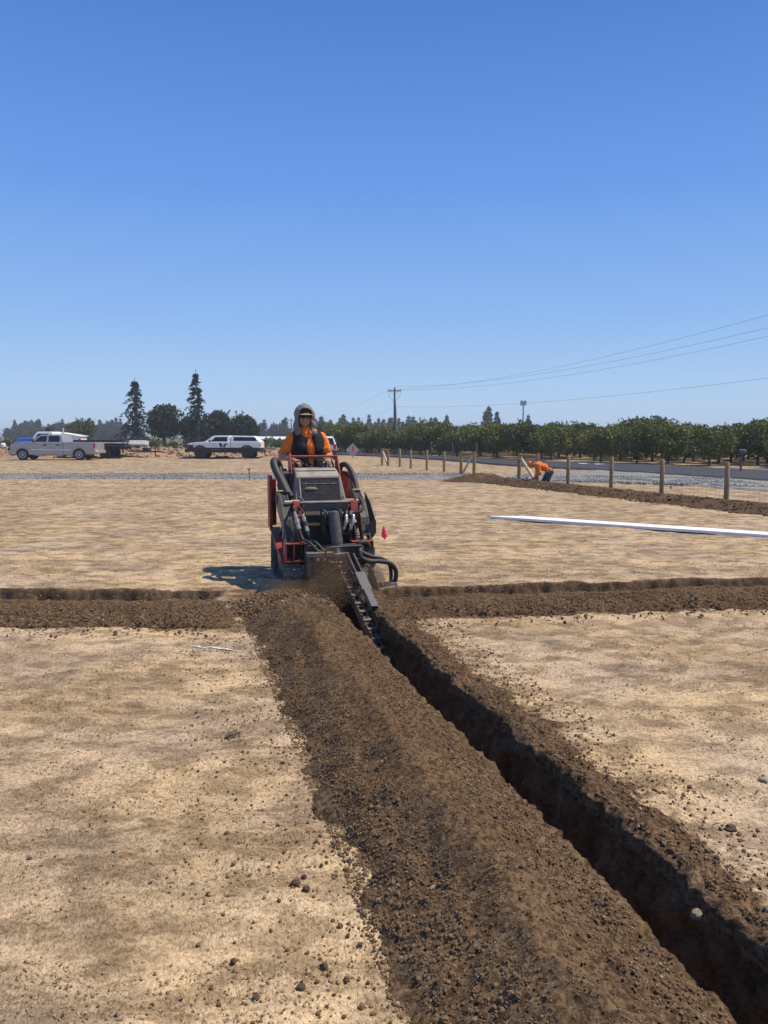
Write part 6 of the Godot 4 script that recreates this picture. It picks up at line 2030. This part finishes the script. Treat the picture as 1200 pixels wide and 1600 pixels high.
func build_far_trees() -> void:
	var g := RandomNumberGenerator.new()
	g.seed = 33
	# two tall firs and the oaks beside them, beyond the parked vehicles
	var f1 := conifer_mesh(1, 9.9, 3.9, 44, 4, 26, 0.42)
	var f2 := conifer_mesh(2, 11.2, 3.3, 50, 4, 25, 0.40)
	var tr := limb_mesh(5, 0.26, 8.2, 8.4, 0.3, 2)
	make_tree("fir_tree", "tall dark fir with ragged drooping branches, left of the two tall ones", f1, M.fir_needle, tr, Vector3(-35.6, 0, -110), 0.4, Vector3.ONE, "")
	make_tree("fir_tree", "tallest dark fir, pointed and narrow, behind the white pickup's nose", f2, M.fir_needle, tr, Vector3(-26.9, 0, -110), 1.4, Vector3(1, 1.0, 1), "")
	var oak := []
	for k in 3: oak.append(crown_mesh(300 + k, 3.1, 0.4, 6.5, 44, 7500, 0.36))
	var ol := limb_mesh(9, 0.3, 1.4, 6.0, 2.4, 6)
	for a in [[-33.0, 115.0, 1.02, 1.0, 0, "broad dark round-crowned tree standing right beside the left tall fir"], [-29.2, 116.0, 0.72, 0.78, 1, "low dark tree filling the gap between the two tall firs"], [-24.6, 114.0, 0.92, 0.90, 1, "dark broad tree right of the tallest fir, behind the white pickup's cab"], [-21.6, 116.0, 0.86, 0.80, 2, "dark round tree behind the white pickup's canopy, lower than its neighbour"], [-19.6, 113.0, 0.50, 0.62, 0, "small dark tree at the right end of the clump behind the white pickup"], [-27.6, 118.0, 0.7, 0.6, 2, "dark bushy tree low behind the trunk of the tallest fir"]]:
		make_tree("oak_tree", a[5], oak[a[4]], M.oak_leaf, ol, Vector3(a[0], 0, -a[1]), a[0] * 3.0, Vector3(a[2], a[3], a[2]))
	# pale green willow near the silver pickup, shrubs on the field edge
	make_tree("willow_tree", "lighter green rounded tree behind the blue hood at far left", crown_mesh(310, 3.0, 0.2, 4.4, 26, 3000, 0.34), M.shrub_leaf, ol, Vector3(-50.5, 0, -128), 0.0, Vector3(1.0, 1.0, 1.0))
	var sh := []
	for k in 3: sh.append(crown_mesh(320 + k, 1.1, 0.0, 1.35, 12, 900, 0.2))
	for a in [[-46.5, 96.0, 1.15, "grey-green shrub at the far left behind the silver pickup's nose"], [-49.0, 98.0, 1.0, "grey-green shrub at the left edge, beside the small white dome"], [-27.6, 92.0, 1.0, "light green shrub under the gap between the tall firs"], [-25.8, 92.5, 0.9, "light green shrub just right of the one under the firs"], [-30.2, 94.0, 0.9, "light green shrub beneath the left tall fir"], [-23.6, 93.0, 0.8, "light green shrub behind the nose of the white pickup"]]:
		var t := thing("shrub", a[3], "shrub", Vector3(a[0], 0, -a[1]), a[0])
		part("foliage", sh[int(absf(a[0])) % 3], M.shrub_leaf, t)
		part("stem", limb_mesh(31, 0.05, 0.2, 0.9, 0.7, 4), M.bark, t)
		t.scale = Vector3.ONE * a[2]
	# hedge of nursery bushes behind the white pickup's tail
	for k in 12:
		var t := thing("hedge_bush", "dense green bush of the hedge between the white pickup and the orchard", "bush", Vector3(-18.0 + k * 1.45, 0, -95.0 + g.randf_range(-0.5, 0.5)), g.randf() * TAU, "bushes of the far hedge")
		part("foliage", sh[k % 3], M.hazel_leaf, t)
		part("stem", limb_mesh(32, 0.05, 0.2, 0.9, 0.7, 4), M.bark, t)
		t.scale = Vector3(1.0, g.randf_range(1.05, 1.2), 1.0)
	# far belts
	var con := []
	for k in 4: con.append(conifer_mesh(40 + k, 10.0, 3.6 + 0.6 * (k % 2), 20, 6, 16, 0.8, 0.02))
	var dec := []
	for k in 3: dec.append(crown_mesh(330 + k, 3.8, 0.1, 7.4, 26, 2600, 0.7))
	var thin := limb_mesh(41, 0.2, 7.5, 8.0, 0.3, 2)
	var belt := func(x0: float, x1: float, d: float, n: int, h0: float, h1: float, share: float, label: String, group: String) -> void:
		for k in n:
			var x := lerpf(x0, x1, (k + g.randf_range(0.1, 0.9)) / n)
			var dd := d + g.randf_range(-18.0, 18.0)
			var h := g.randf_range(h0, h1) / 10.0
			var fir := g.randf() < share
			var w := h * g.randf_range(0.85, 1.25)
			var v := g.randi()
			var turn := g.randf() * TAU
			make_tree("fir_tree" if fir else "broadleaf_tree", "hazy dark fir in " + label if fir else "hazy dark broad tree in " + label, con[v % 4] if fir else dec[v % 3], M.fir_needle if fir else M.oak_leaf, thin if fir else ol, Vector3(x, 0, -dd), turn, Vector3(w, h if fir else h * 1.15, w), ("firs" if fir else "broad trees") + " of " + group)
	belt.call(-186.0, -112.0, 345.0, 60, 6.8, 10.0, 0.5, "the far treeline left of the tall firs", "the far left treeline")
	belt.call(-172.0, -100.0, 310.0, 40, 4.0, 6.0, 0.2, "the far treeline left of the tall firs", "the far left treeline")
	belt.call(-66.0, 26.0, 320.0, 64, 6.8, 10.8, 0.85, "the far treeline behind the operator", "the treeline behind the operator")
	belt.call(-70.0, 30.0, 290.0, 36, 4.0, 6.0, 0.3, "the far treeline behind the operator", "the treeline behind the operator")
	belt.call(25.0, 165.0, 330.0, 34, 4.5, 7.4, 0.6, "the far treeline above the orchard", "the treeline beyond the orchard")
	for a in [[33.0, 250.0, 1.02, 0, "tall dark fir rising above the orchard, left of a group of three"], [34.8, 255.0, 1.16, 1, "tallest fir of the group of three above the orchard"], [36.8, 250.0, 0.98, 2, "dark fir at the right of the group of three above the orchard"], [39.5, 262.0, 0.72, 3, "small thin fir right of the group of three above the orchard"], [53.6, 285.0, 0.98, 0, "single fir standing beside the phone mast"]]:
		make_tree("fir_tree", a[4], con[a[3]], M.fir_needle, thin, Vector3(a[0], 0, -a[1]), a[0], Vector3(a[2] * 0.9, a[2], a[2] * 0.9))
	for a in [[70.0, 210.0, 0.92, 0, "broad hazy tree above the orchard, left of a pair"], [75.5, 214.0, 1.06, 1, "taller broad hazy tree of the pair above the orchard"]]:
		make_tree("broadleaf_tree", a[4], dec[a[3]], M.oak_leaf, ol, Vector3(a[0], 0, -a[1]), a[0], Vector3(a[2], a[2], a[2]))

# ------------------------------------------------------------------ poles, mast and wires
func utility_pole(at: Vector3, high: float, turn: float, label: String) -> void:
	var r := thing("utility_pole", label, "utility pole", at, turn)
	ptube("pole", [Vector3(0, -0.3, 0), Vector3(0, high * 0.5, 0), Vector3(0, high, 0)], [0.125, 0.105, 0.08], M.pole_wood, r, 12)
	pbox("cross_arm", Vector3(0, high - 0.28, 0.09), Vector3(1.25, 0.09, 0.08), M.pole_wood, r, 0.01)
	for s in [-1.0, 1.0]:
		ptube("arm_brace", [Vector3(0, high - 0.68, 0.08), Vector3(s * 0.4, high - 0.32, 0.13)], 0.014, M.galvanised, r, 6)
	for x in [-0.56, -0.3, 0.34, 0.58]:
		plathe("insulator", Vector3(x, high - 0.235, 0.09), Vector3.UP, [Vector2(0.012, 0), Vector2(0.015, 0.05), Vector2(0.04, 0.06), Vector2(0.03, 0.09), Vector2(0.042, 0.1), Vector2(0.02, 0.15), Vector2(0, 0.155)], M.lamp_clear, r, 10)
	plathe("insulator", Vector3(0, high, 0), Vector3.UP, [Vector2(0.012, 0), Vector2(0.015, 0.05), Vector2(0.04, 0.06), Vector2(0.03, 0.09), Vector2(0.042, 0.1), Vector2(0.02, 0.15), Vector2(0, 0.155)], M.lamp_clear, r, 10)
	for s in [-1.0, 1.0]:
		ptube("jumper_wire", spline([Vector3(s * 0.56, high - 0.2, 0.1), Vector3(s * 0.5, high - 0.7, 0.1), Vector3(s * 0.2, high - 1.1, 0.12), Vector3(s * 0.11, high - 1.35, 0.1)]), 0.012, M.cable, r, 5)
	ptube("riser_pipe", [Vector3(0.27, -0.1, 0.05), Vector3(0.27, high * 0.42, 0.05)], 0.04, M.galvanised, r, 10)
	ptube("riser_pipe", [Vector3(0.16, -0.1, 0.06), Vector3(0.16, high * 0.58, 0.06), Vector3(0.11, high * 0.78, 0.06)], [0.05, 0.05, 0.02], M.galvanised, r, 10)

func build_poles_and_wires() -> void:
	utility_pole(Vector3(0.98, 0, -71.0), 6.15, -0.15, "wooden utility pole with cross arm standing beyond the road by the fence")
	utility_pole(Vector3(-18.4, 0, -152.0), 5.1, 0.2, "far utility pole with cross arm behind the operator's shoulder")
	var m := thing("phone_mast", "thin grey phone mast with antennas above the orchard", "mast", Vector3(54.4, 0, -300), 0.0)
	ptube("mast_tube", [Vector3(0, 0, 0), Vector3(0, 15.2, 0)], [0.42, 0.25], M.galvanised, m, 10)
	plathe("platform", Vector3(0, 13.6, 0), Vector3.UP, [Vector2(0.3, 0), Vector2(1.0, 0.0), Vector2(1.0, 0.15), Vector2(0.3, 0.15)], M.galvanised, m, 12)
	for k in 6:
		var a := TAU * k / 6.0
		pbox("antenna_panel", Vector3(cos(a) * 1.05, 14.5, sin(a) * 1.05), Vector3(0.4, 1.9, 0.25), M.galvanised, m, 0.02, Vector3(0, -rad_to_deg(a) + 90, 0))
	# wires swing over the road to the next pole, which stands outside the view
	for w in [[-0.56, 5.96, 9.2, "power wire from the utility pole, uppermost at the right edge"], [0.0, 6.25, 8.45, "power wire from the top of the utility pole, middle of the upper three"], [0.56, 5.96, 8.2, "power wire from the utility pole, lowest of the upper three"], [0.1, 4.45, 5.45, "telephone cable slung low between the utility poles"]]:
		var a := Vector3(0.98 + w[0], w[1], -71.0)
		var b := Vector3(24.6 + w[0] * 0.9, w[2], -20.5)
		var p := []
		for i in 25:
			var t := i / 24.0
			p.append(a.lerp(b, t) - Vector3.UP * (1.35 if w[1] > 5.0 else 0.9) * 4.0 * t * (1.0 - t))
		var mb := MB.new()
		mb.tube(p, 0.0065, 5)
		tag(part("overhead_wire", mb.done(), M.cable, self), w[3], "wire", "")
	for w in [[-0.5, 5.9, "faint wire running left from the utility pole into the distance, upper of two"], [0.1, 4.4, "faint wire running left from the utility pole into the distance, lower of two"]]:
		var a := Vector3(0.98 + w[0], w[1], -71.0)
		var b := Vector3(-18.4 + w[0], w[1] - 1.15, -152.0)
		var p := []
		for i in 17:
			var t := i / 16.0
			p.append(a.lerp(b, t) - Vector3.UP * 0.9 * 4.0 * t * (1.0 - t))
		var mb := MB.new()
		mb.tube(p, 0.005, 5)
		tag(part("overhead_wire", mb.done(), M.cable, self), w[2], "wire", "")

# ------------------------------------------------------------------ the wire fence
func post(at: Vector2, high: float, label: String, tilt := 0.0) -> void:
	var o := thing("fence_post", label, "fence post", Vector3(at.x, 0, -at.y), at.x * 7.0)
	var mb := MB.new()
	mb.tube([Vector3(0, -0.3, 0), Vector3(0.005, high * 0.4, 0), Vector3(-0.003, high - 0.012, 0), Vector3(-0.003, high, 0)], [0.066, 0.063, 0.06, 0.05], 12)
	part("post", mb.done(), M.post_wood, o)
	for k in 3:
		var st := MB.new()
		st.box(Vector3(0.0, high * (0.25 + 0.3 * k), 0.062), Vector3(0.03, 0.006, 0.012), 0.0)
		part("staple", st.done(), M.galvanised, o)
	o.rotation.z = tilt

func brace_panel(a: Vector2, b: Vector2, high: float, diag: int, label: String) -> void:
	# two posts, a rail between their tops and a slanting strut
	var o := thing("fence_brace", label, "fence brace", Vector3((a.x + b.x) / 2.0, 0, -(a.y + b.y) / 2.0))
	var d := Vector3((b.x - a.x) / 2.0, 0, -(b.y - a.y) / 2.0)
	for s in [-1.0, 1.0]:
		ptube("post", [d * s + Vector3(0, -0.3, 0), d * s + Vector3(0, high, 0)], [0.078, 0.072], M.post_wood, o, 12)
	var n := d.normalized()
	ptube("rail", [-d + n * 0.07 + Vector3(0, high - 0.07, 0), d - n * 0.07 + Vector3(0, high - 0.07, 0)], 0.055, M.post_wood, o, 10)
	var m: Material = M.pale_wood
	if diag > 0: ptube("strut", [-d + n * 0.08 + Vector3(0, high - 0.16, 0), d - n * 0.08 + Vector3(0, 0.08, 0)], 0.06, m, o, 10)
	else: ptube("strut", [d - n * 0.08 + Vector3(0, high - 0.16, 0), -d + n * 0.08 + Vector3(0, 0.08, 0)], 0.052, m, o, 10)

func mesh_panel(a: Vector2, b: Vector2, high: float, label: String) -> void:
	var o := thing("wire_mesh", label, "wire fence", Vector3(a.x, 0, -a.y))
	var e := Vector3(b.x - a.x, 0, -(b.y - a.y))
	var off := e.cross(Vector3.UP).normalized() * -0.07
	var mb := MB.new()
	mb.smooth(false)
	var rows := [0.03, 0.12, 0.21, 0.31, 0.42, 0.54, 0.67, 0.81, 0.95]
	for y in rows:
		mb.tube([off + Vector3(0, y * high, 0), e + off + Vector3(0, y * high, 0)], 0.0022 if y < 0.9 else 0.003, 4)
	part("line_wires", mb.done(), M.wire, o)
	var st := MB.new()
	var n := int(e.length() / 0.15)
	for i in n + 1:
		var p := e * i / n + off
		st.tube([p + Vector3(0, 0.03 * high, 0), p + Vector3(0, 0.95 * high, 0)], 0.002, 4)
	part("stay_wires", st.done(), M.wire, o)

func build_fence() -> void:
	post(Vector2(8.86, 19.67), 1.07, "round wooden fence post nearest to the right edge")
	post(Vector2(8.02, 21.97), 1.08, "round wooden fence post left of the one nearest to the right edge")
	post(Vector2(7.30, 24.45), 1.08, "round wooden fence post in front of the bright middle of the gravel apron", 0.01)
	post(Vector2(6.39, 26.45), 1.06, "round wooden fence post just right of the bending worker")
	brace_panel(Vector2(5.21, 29.35), Vector2(5.62, 27.95), 1.08, 1, "timber H-brace with slanting strut right of the gap, beside the bending worker")
	brace_panel(Vector2(3.47, 34.3), Vector2(4.02, 34.0), 1.05, -1, "timber H-brace with slanting strut left of the gap in the fence")
	post(Vector2(2.92, 37.0), 1.0, "thin fence post left of the brace at the fence gap", 0.01)
	post(Vector2(2.18, 38.8), 1.02, "thin fence post, second to the left of the brace at the gap")
	post(Vector2(1.45, 41.1), 1.0, "thin fence post right of the utility pole", -0.01)
	post(Vector2(0.90, 43.2), 1.0, "thin fence post nearest to the far end brace")
	brace_panel(Vector2(-0.11, 45.6), Vector2(0.24, 44.7), 1.0, 1, "timber H-brace at the far end of the fence, left of the utility pole")
	var line := [Vector2(10.1, 16.9), Vector2(8.86, 19.67), Vector2(8.02, 21.97), Vector2(7.30, 24.45), Vector2(6.39, 26.45), Vector2(5.62, 27.95)]
	var names := ["wire mesh at the right edge in front of the last post", "wire mesh between the two fence posts nearest to the right edge", "wire mesh between the second and third posts from the right edge", "wire mesh before the gravel, left of the third post from the right edge", "wire mesh between the bending worker's brace and the first post right of it"]
	for i in line.size() - 1: mesh_panel(line[i], line[i + 1], 1.05, names[i])
	var far := [Vector2(3.47, 34.3), Vector2(2.92, 37.0), Vector2(2.18, 38.8), Vector2(1.45, 41.1), Vector2(0.90, 43.2), Vector2(0.24, 44.7)]
	var fnames := ["wire mesh next to the brace left of the gap", "wire mesh between the first two thin posts left of the gap", "wire mesh between the middle thin posts of the far fence", "wire mesh between the two thin posts by the utility pole", "wire mesh next to the far end brace"]
	for i in far.size() - 1: mesh_panel(far[i], far[i + 1], 1.0, fnames[i])
	# second fence across the road, at the foot of the utility pole
	var pts := []
	for k in 6: pts.append(Vector2(-0.6 + k * 1.55, 74.0 - k * 3.0))
	for k in 6:
		post(pts[k], 1.25, ["grey post of the far field fence just left of the utility pole", "grey post of the far field fence just right of the utility pole", "grey post of the far field fence, third from its left end", "grey post of the far field fence, fourth from its left end", "grey post of the far field fence, fifth from its left end", "grey post at the right end of the far field fence"][k])
		if k < 5: mesh_panel(pts[k], pts[k + 1], 1.25, ["far field mesh behind the foot of the utility pole", "far field mesh right of the utility pole", "middle stretch of far field mesh before the orchard", "far field mesh, next to the last stretch on the right", "last stretch of far field mesh on the right"][k])

# ------------------------------------------------------------------ flags, pipes, signs and other small things
func pin_flag(at: Vector3, high: float, w: float, h: float, m: Material, label: String) -> void:
	var o := thing("marker_flag", label, "flag", at)
	ptube("wire_stem", [Vector3(0, -0.05, 0), Vector3(0.004, high * 0.5, 0), Vector3(0, high, 0)], 0.0022, M.wire, o, 5)
	var mb := MB.new()
	mb.smooth(true)
	for lay in 2:
		for i in 8:                                         # cloth hanging from the stem in a half-open fold
			for j in 4:
				var f := func(ii: int, jj: int) -> Vector3:
					var a := lerpf(-1.25, 1.25, ii / 8.0)
					var v := jj / 4.0
					var rad := (0.12 + 0.88 * pow(v, 0.8)) * w * 0.5 * (1.0 + 0.15 * sin(ii * 1.9))
					return Vector3(sin(a) * rad * (0.8 if a < 0.0 else 0.5) + 0.03 * v * v, high - h * v * (1.0 - 0.22 * absf(sin(a * 1.6 + 0.5))), cos(a * 2.2) * rad * 0.15 - 0.002 * lay)
				if lay == 0: mb.quad(f.call(i, j), f.call(i, j + 1), f.call(i + 1, j + 1), f.call(i + 1, j))
				else: mb.quad(f.call(i + 1, j), f.call(i + 1, j + 1), f.call(i, j + 1), f.call(i, j))
	part("flag_cloth", mb.done(), m, o)

func clod(called: String, at: Vector2, size: Vector3, seed_: int, c: Color, label: String) -> void:
	var o := MeshInstance3D.new()
	o.name = numbered(called)
	o.mesh = rock_mesh(seed_, 7, 10, 0.8)
	var m := mottled("lump_%d" % seed_, Color(c.r * 0.75, c.g * 0.75, c.b * 0.75).linear_to_srgb(), Color(c.r * 1.15, c.g * 1.15, c.b * 1.15).linear_to_srgb(), 0.95, 9.0, 0.04)
	o.material_override = m
	add_child(o, true)
	o.position = Vector3(at.x, lumps(at.x, -at.y, at.y) + size.y * 0.45, -at.y)
	o.scale = size
	o.rotation.y = seed_ * 1.3
	tag(o, label, "clod" if called == "soil_clod" else "stone")

func build_small_things() -> void:
	pin_flag(Vector3(0.0, 0, -12.6), 0.25, 0.19, 0.22, M.flag_pink, "bright pink marker flag on the ground right of the trencher")
	pin_flag(Vector3(9.55, 0, -25.3), 0.10, 0.16, 0.12, M.flag_pink, "small red marker flag on the gravel behind the right fence posts")
	var st := thing("survey_stake", "thin survey stake with orange top on the gravel track left of the trencher", "stake", Vector3(-5.3, 0, -30.0))
	pbox("stake", Vector3(0, 0.20, 0), Vector3(0.045, 0.46, 0.02), M.post_wood, st, 0.003)
	pbox("orange_top", Vector3(-0.02, 0.44, 0.003), Vector3(0.10, 0.08, 0.025), M.flag_orange, st, 0.004)
	# four white hollow rails side by side, their left ends stepped
	for k in 4:
		var a := Vector2(2.28, 16.12) + Vector2(0.58, 0.815) * (0.112 * k) + Vector2(0.815, -0.58) * (0.16 * k)
		var b := Vector2(7.05, 12.74) + Vector2(0.58, 0.815) * (0.112 * k) + Vector2(0.815, -0.58) * (0.05 * (k % 2))
		var p := thing("vinyl_rail", ["long white vinyl rail on the ground, nearest of four side by side", "long white vinyl rail on the ground, second nearest of four", "long white vinyl rail on the ground, second farthest of four", "long white vinyl rail on the ground, farthest of four side by side"][k], "rail", Vector3(a.x, 0.03, -a.y), 0.0, "white rails lying on the ground")
		var e := Vector3(b.x - a.x, 0.003, a.y - b.y)
		var d := e.normalized()
		var across := d.cross(Vector3.UP).normalized()
		var rm := MB.new()
		for s in [-1.0, 1.0]:
			rm.bar(across * s * 0.052, e + across * s * 0.052, 0.004, 0.05, 0.001)
			rm.bar(Vector3(0, s * 0.0235, 0), e + Vector3(0, s * 0.0235, 0), 0.100, 0.003)
		part("rail_wall", rm.done(), M.pvc, p)
	# road sign seen from behind, a red flag fastened to it
	var sg := thing("road_sign", "back of a grey diamond road sign with a red flag on it", "road sign", Vector3(-2.48, 0, -60.5), 0.08)
	var pl := MB.new()
	pl.prism(poly2([0, -0.55, 0.55, 0, 0, 0.55, -0.55, 0]), -0.004, 0.004, Transform3D(Basis.IDENTITY, Vector3(0, 0.63, 0)), 0.0)
	part("sign_plate", pl.done(), M.sign_back, sg)
	pbox("cross_bar", Vector3(0, 0.53, 0.02), Vector3(0.9, 0.025, 0.02), M.galvanised, sg, 0.0)
	pbox("sign_post", Vector3(0, 0.28, 0.03), Vector3(0.05, 0.62, 0.04), M.galvanised, sg, 0.006)
	ptube("stand_leg", [Vector3(0, 0.1, 0.03), Vector3(-0.4, 0.0, 0.25)], 0.015, M.galvanised, sg, 6)
	ptube("stand_leg", [Vector3(0, 0.1, 0.03), Vector3(0.4, 0.0, 0.25)], 0.015, M.galvanised, sg, 6)
	var fl := MB.new()
	fl.prism(poly2([-0.07, 0, 0.1, 0.02, 0.08, 0.3, 0.02, 0.46, -0.04, 0.3]), 0.05, 0.06, Transform3D(Basis.IDENTITY, Vector3(0, 0.56, 0)), 0.0)
	part("red_flag", fl.done(), M.flag_orange, sg)
	# mailbox
	var mb := thing("mailbox", "black mailbox on a wooden post beside the road at the right", "mailbox", Vector3(16.95, 0, -36.2), 0.5)
	pbox("post", Vector3(0, 0.45, 0), Vector3(0.09, 1.0, 0.09), M.pole_wood, mb, 0.006)
	var bx := MB.new()
	bx.prism(poly2([-0.11, 0.9, 0.11, 0.9, 0.11, 1.02, 0.08, 1.09, 0.0, 1.12, -0.08, 1.09, -0.11, 1.02]), -0.24, 0.24, Transform3D(Basis(Vector3.UP, PI / 2.0), Vector3.ZERO), 0.008)
	part("box", bx.done(), M.black_body, mb)
	pbox("box_front", Vector3(0.243, 0.99, 0), Vector3(0.012, 0.17, 0.2), M.black_steel, mb, 0.003)
	pbox("signal_flag", Vector3(0.1, 1.05, 0.118), Vector3(0.15, 0.035, 0.008), M.galvanised, mb, 0.0)
	# small green road sign and two white markers under the orchard edge
	var gs := thing("street_sign", "small green street sign behind the white parked car", "sign", Vector3(-3.95, 0, -62.5))
	ptube("post", [Vector3(0, 0, 0), Vector3(0, 1.5, 0)], 0.025, M.galvanised, gs, 8)
	pbox("plate", Vector3(0, 1.2, 0.03), Vector3(0.16, 0.36, 0.012), M.green_sign, gs, 0.0)
	for k in 2:
		var mk := thing("marker_post", ["slim white marker post by the orchard edge, left of two", "slim white marker post by the orchard edge, right of two"][k], "post", Vector3(9.0 + k * 0.28, 0, -64.0))
		pbox("post", Vector3(0, 0.28, 0), Vector3(0.10, 0.62, 0.06), M.white_paint, mk, 0.01)
	# marks sprayed on the ground and on the road
	var line := PackedVector3Array()
	for j in 3:
		for i in 26:
			var u := i / 25.0
			var x := lerpf(-1.70, -1.16, u)
			var d := lerpf(6.21, 6.07, u) + (j - 1) * (0.009 + 0.006 * nz.get_noise_2d(u * 9.0, 2.0)) * clampf(u * 3.0, 0.1, 1.0)
			line.append(Vector3(x, lumps(x, -d, d) + 0.007, -d))
	tag(part("paint_line", grid_mesh(26, 3, line, PackedColorArray()), M.chalk, self), "short white line sprayed on the ground left of the soil ridge", "paint mark")
	for k in 2:
		tag(pbox("road_mark", Vector3(11.9 + k * 0.7, 0.108, -45.6 + k * 0.9), Vector3(0.5, 0.004, 0.7), M.white_paint, self, 0.0), ["white paint mark on the road, left of two", "white paint mark on the road, right of two"][k], "paint mark")
	# buildings far off
	var tent := thing("shed", "white low-roofed shed behind the silver pickup's bed", "shed", Vector3(-37.4, 0, -92.0))
	var tm := MB.new()
	tm.prism(poly2([-1.5, 0, 1.2, 0, 1.2, 1.72, -1.3, 2.1, -1.5, 2.0]), -1.2, 1.2, Transform3D.IDENTITY, 0.02)
	part("wall", tm.done(), M.white_body, tent)
	var tr := MB.new()
	tr.prism(poly2([-1.7, 2.08, -1.3, 2.16, 1.35, 1.74, 1.35, 1.68, -1.3, 2.102, -1.68, 2.02]), -1.35, 1.35, Transform3D.IDENTITY, 0.0)
	part("roof", tr.done(), M.white_paint, tent)
	var gh := thing("greenhouse", "long white greenhouse roof far behind the white pickup's tail", "greenhouse", Vector3(-22.0, 0, -150.0))
	var gm := MB.new()
	gm.prism(poly2([-6, 0, -6, 1.1, 0, 1.62, 6, 1.1, 6, 0]), -14, 14, Transform3D(Basis(Vector3.UP, PI / 2.0), Vector3.ZERO), 0.0)
	part("wall", gm.done(), M.white_paint, gh)
	for k in 2:
		var tank := thing("storage_tank", ["small white dome in the field at the far left, just inside the frame", "small white dome cut off by the left edge of the frame"][k], "tank", Vector3(-43.85 - k * 0.75, 0.5, -88.0))
		plathe("tank_wall", Vector3.ZERO, Vector3.UP, [Vector2(0.3, 0), Vector2(0.3, 0.2), Vector2(0.26, 0.34), Vector2(0.16, 0.43), Vector2(0.0, 0.45)], M.white_paint, tank, 20)
	# single clods and stones on the pale ground
	var dark := Color(0.085, 0.058, 0.038)
	var pale := Color(0.33, 0.25, 0.16)
	clod("soil_clod", Vector2(-0.345, 2.81), Vector3(0.021, 0.017, 0.02), 51, dark, "dark round clod, largest of three together left of the soil ridge")
	clod("soil_clod", Vector2(-0.315, 2.86), Vector3(0.012, 0.014, 0.012), 52, dark, "dark clod, farthest of three together left of the soil ridge")
	clod("soil_clod", Vector2(-0.30, 2.78), Vector3(0.016, 0.014, 0.017), 53, dark, "dark clod, right one of three together left of the soil ridge")
	clod("soil_clod", Vector2(-0.89, 4.29), Vector3(0.045, 0.028, 0.03), 54, Color(0.12, 0.085, 0.065), "flat dark clod alone on the pale ground left of the ridge")
	clod("soil_clod", Vector2(-0.20, 2.36), Vector3(0.017, 0.017, 0.014), 55, dark, "small dark clod near the ridge toe at the bottom")
	clod("soil_clod", Vector2(-0.265, 2.26), Vector3(0.016, 0.015, 0.016), 56, dark, "dark round clod on bare sand near the bottom edge")
	clod("soil_clod", Vector2(-0.40, 2.22), Vector3(0.018, 0.012, 0.013), 57, dark, "dark flat clod at the bottom edge left of the round one")
	clod("pale_stone", Vector2(-1.47, 3.02), Vector3(0.02, 0.013, 0.016), 58, pale, "pale angular stone at the left edge of the ground")
	clod("pale_stone", Vector2(-1.13, 3.05), Vector3(0.017, 0.012, 0.014), 59, pale, "pale stone lying right of the one at the left edge")
	clod("pale_stone", Vector2(-0.93, 2.27), Vector3(0.017, 0.009, 0.012), 60, Color(0.4, 0.31, 0.2), "flat pale stone near the bottom left corner")
	clod("pale_stone", Vector2(1.13, 2.60), Vector3(0.026, 0.022, 0.02), 61, Color(0.24, 0.19, 0.125), "pale stone stuck in the trench wall at lower right")
	clod("pale_stone", Vector2(1.93, 3.72), Vector3(0.03, 0.014, 0.022), 62, pale, "pale flat stone on the ground at the right edge")
	clod("soil_clod", Vector2(1.55, 3.25), Vector3(0.03, 0.022, 0.025), 63, dark, "dark clod beside the right spill near the right edge")
	clod("soil_clod", Vector2(0.98, 4.72), Vector3(0.02, 0.014, 0.017), 64, dark, "dark clod lying right of the trench in the middle distance")
	build_dust()

func build_dust() -> void:
	# soil flung from the chain: crumbs in the air and a thin brown dust
	var g := RandomNumberGenerator.new()
	g.seed = 5
	var pl := []
	var b := Basis(Vector3.UP, MACHINE_TURN)
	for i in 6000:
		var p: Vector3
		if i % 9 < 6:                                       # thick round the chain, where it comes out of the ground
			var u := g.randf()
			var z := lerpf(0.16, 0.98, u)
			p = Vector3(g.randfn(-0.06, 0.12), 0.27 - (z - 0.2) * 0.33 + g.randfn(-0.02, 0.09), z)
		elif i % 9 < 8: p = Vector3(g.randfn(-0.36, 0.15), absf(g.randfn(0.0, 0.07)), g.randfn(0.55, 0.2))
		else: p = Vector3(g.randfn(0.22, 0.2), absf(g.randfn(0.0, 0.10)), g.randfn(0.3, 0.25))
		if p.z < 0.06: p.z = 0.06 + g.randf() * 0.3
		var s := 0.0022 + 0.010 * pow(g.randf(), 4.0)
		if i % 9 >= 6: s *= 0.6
		pl.append([MACHINE_AT + b * p, s, soil_tint() * 0.62])  # tint darkened for moist soil and to paint in the machine's shade
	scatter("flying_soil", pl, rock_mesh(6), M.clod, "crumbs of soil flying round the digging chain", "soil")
	for a in [[Vector3(-0.06, 0.20, 0.35), Vector3(0.5, 0.7, 0.7), 0.9], [Vector3(-0.40, 0.04, 0.45), Vector3(0.75, 0.30, 0.7), 0.9], [Vector3(0.38, 0.02, 0.35), Vector3(0.55, 0.6, 0.5), 1.1], [Vector3(-0.62, 0.06, 0.35), Vector3(0.5, 0.26, 0.6), 0.6], [Vector3(-0.12, 0.08, 0.6), Vector3(0.6, 0.4, 0.7), 0.9]]:
		var f := FogVolume.new()
		f.name = numbered("dust_cloud")
		f.shape = RenderingServer.FOG_VOLUME_SHAPE_ELLIPSOID
		f.size = a[1]
		var m := FogMaterial.new()
		m.density = a[2]
		m.albedo = lin(0.40, 0.26, 0.15)
		f.material = m
		add_child(f, true)
		f.position = MACHINE_AT + b * a[0]
		f.rotation.y = MACHINE_TURN
		tag(f, "thin brown dust drifting round the trencher's chain", "dust", "", "stuff")
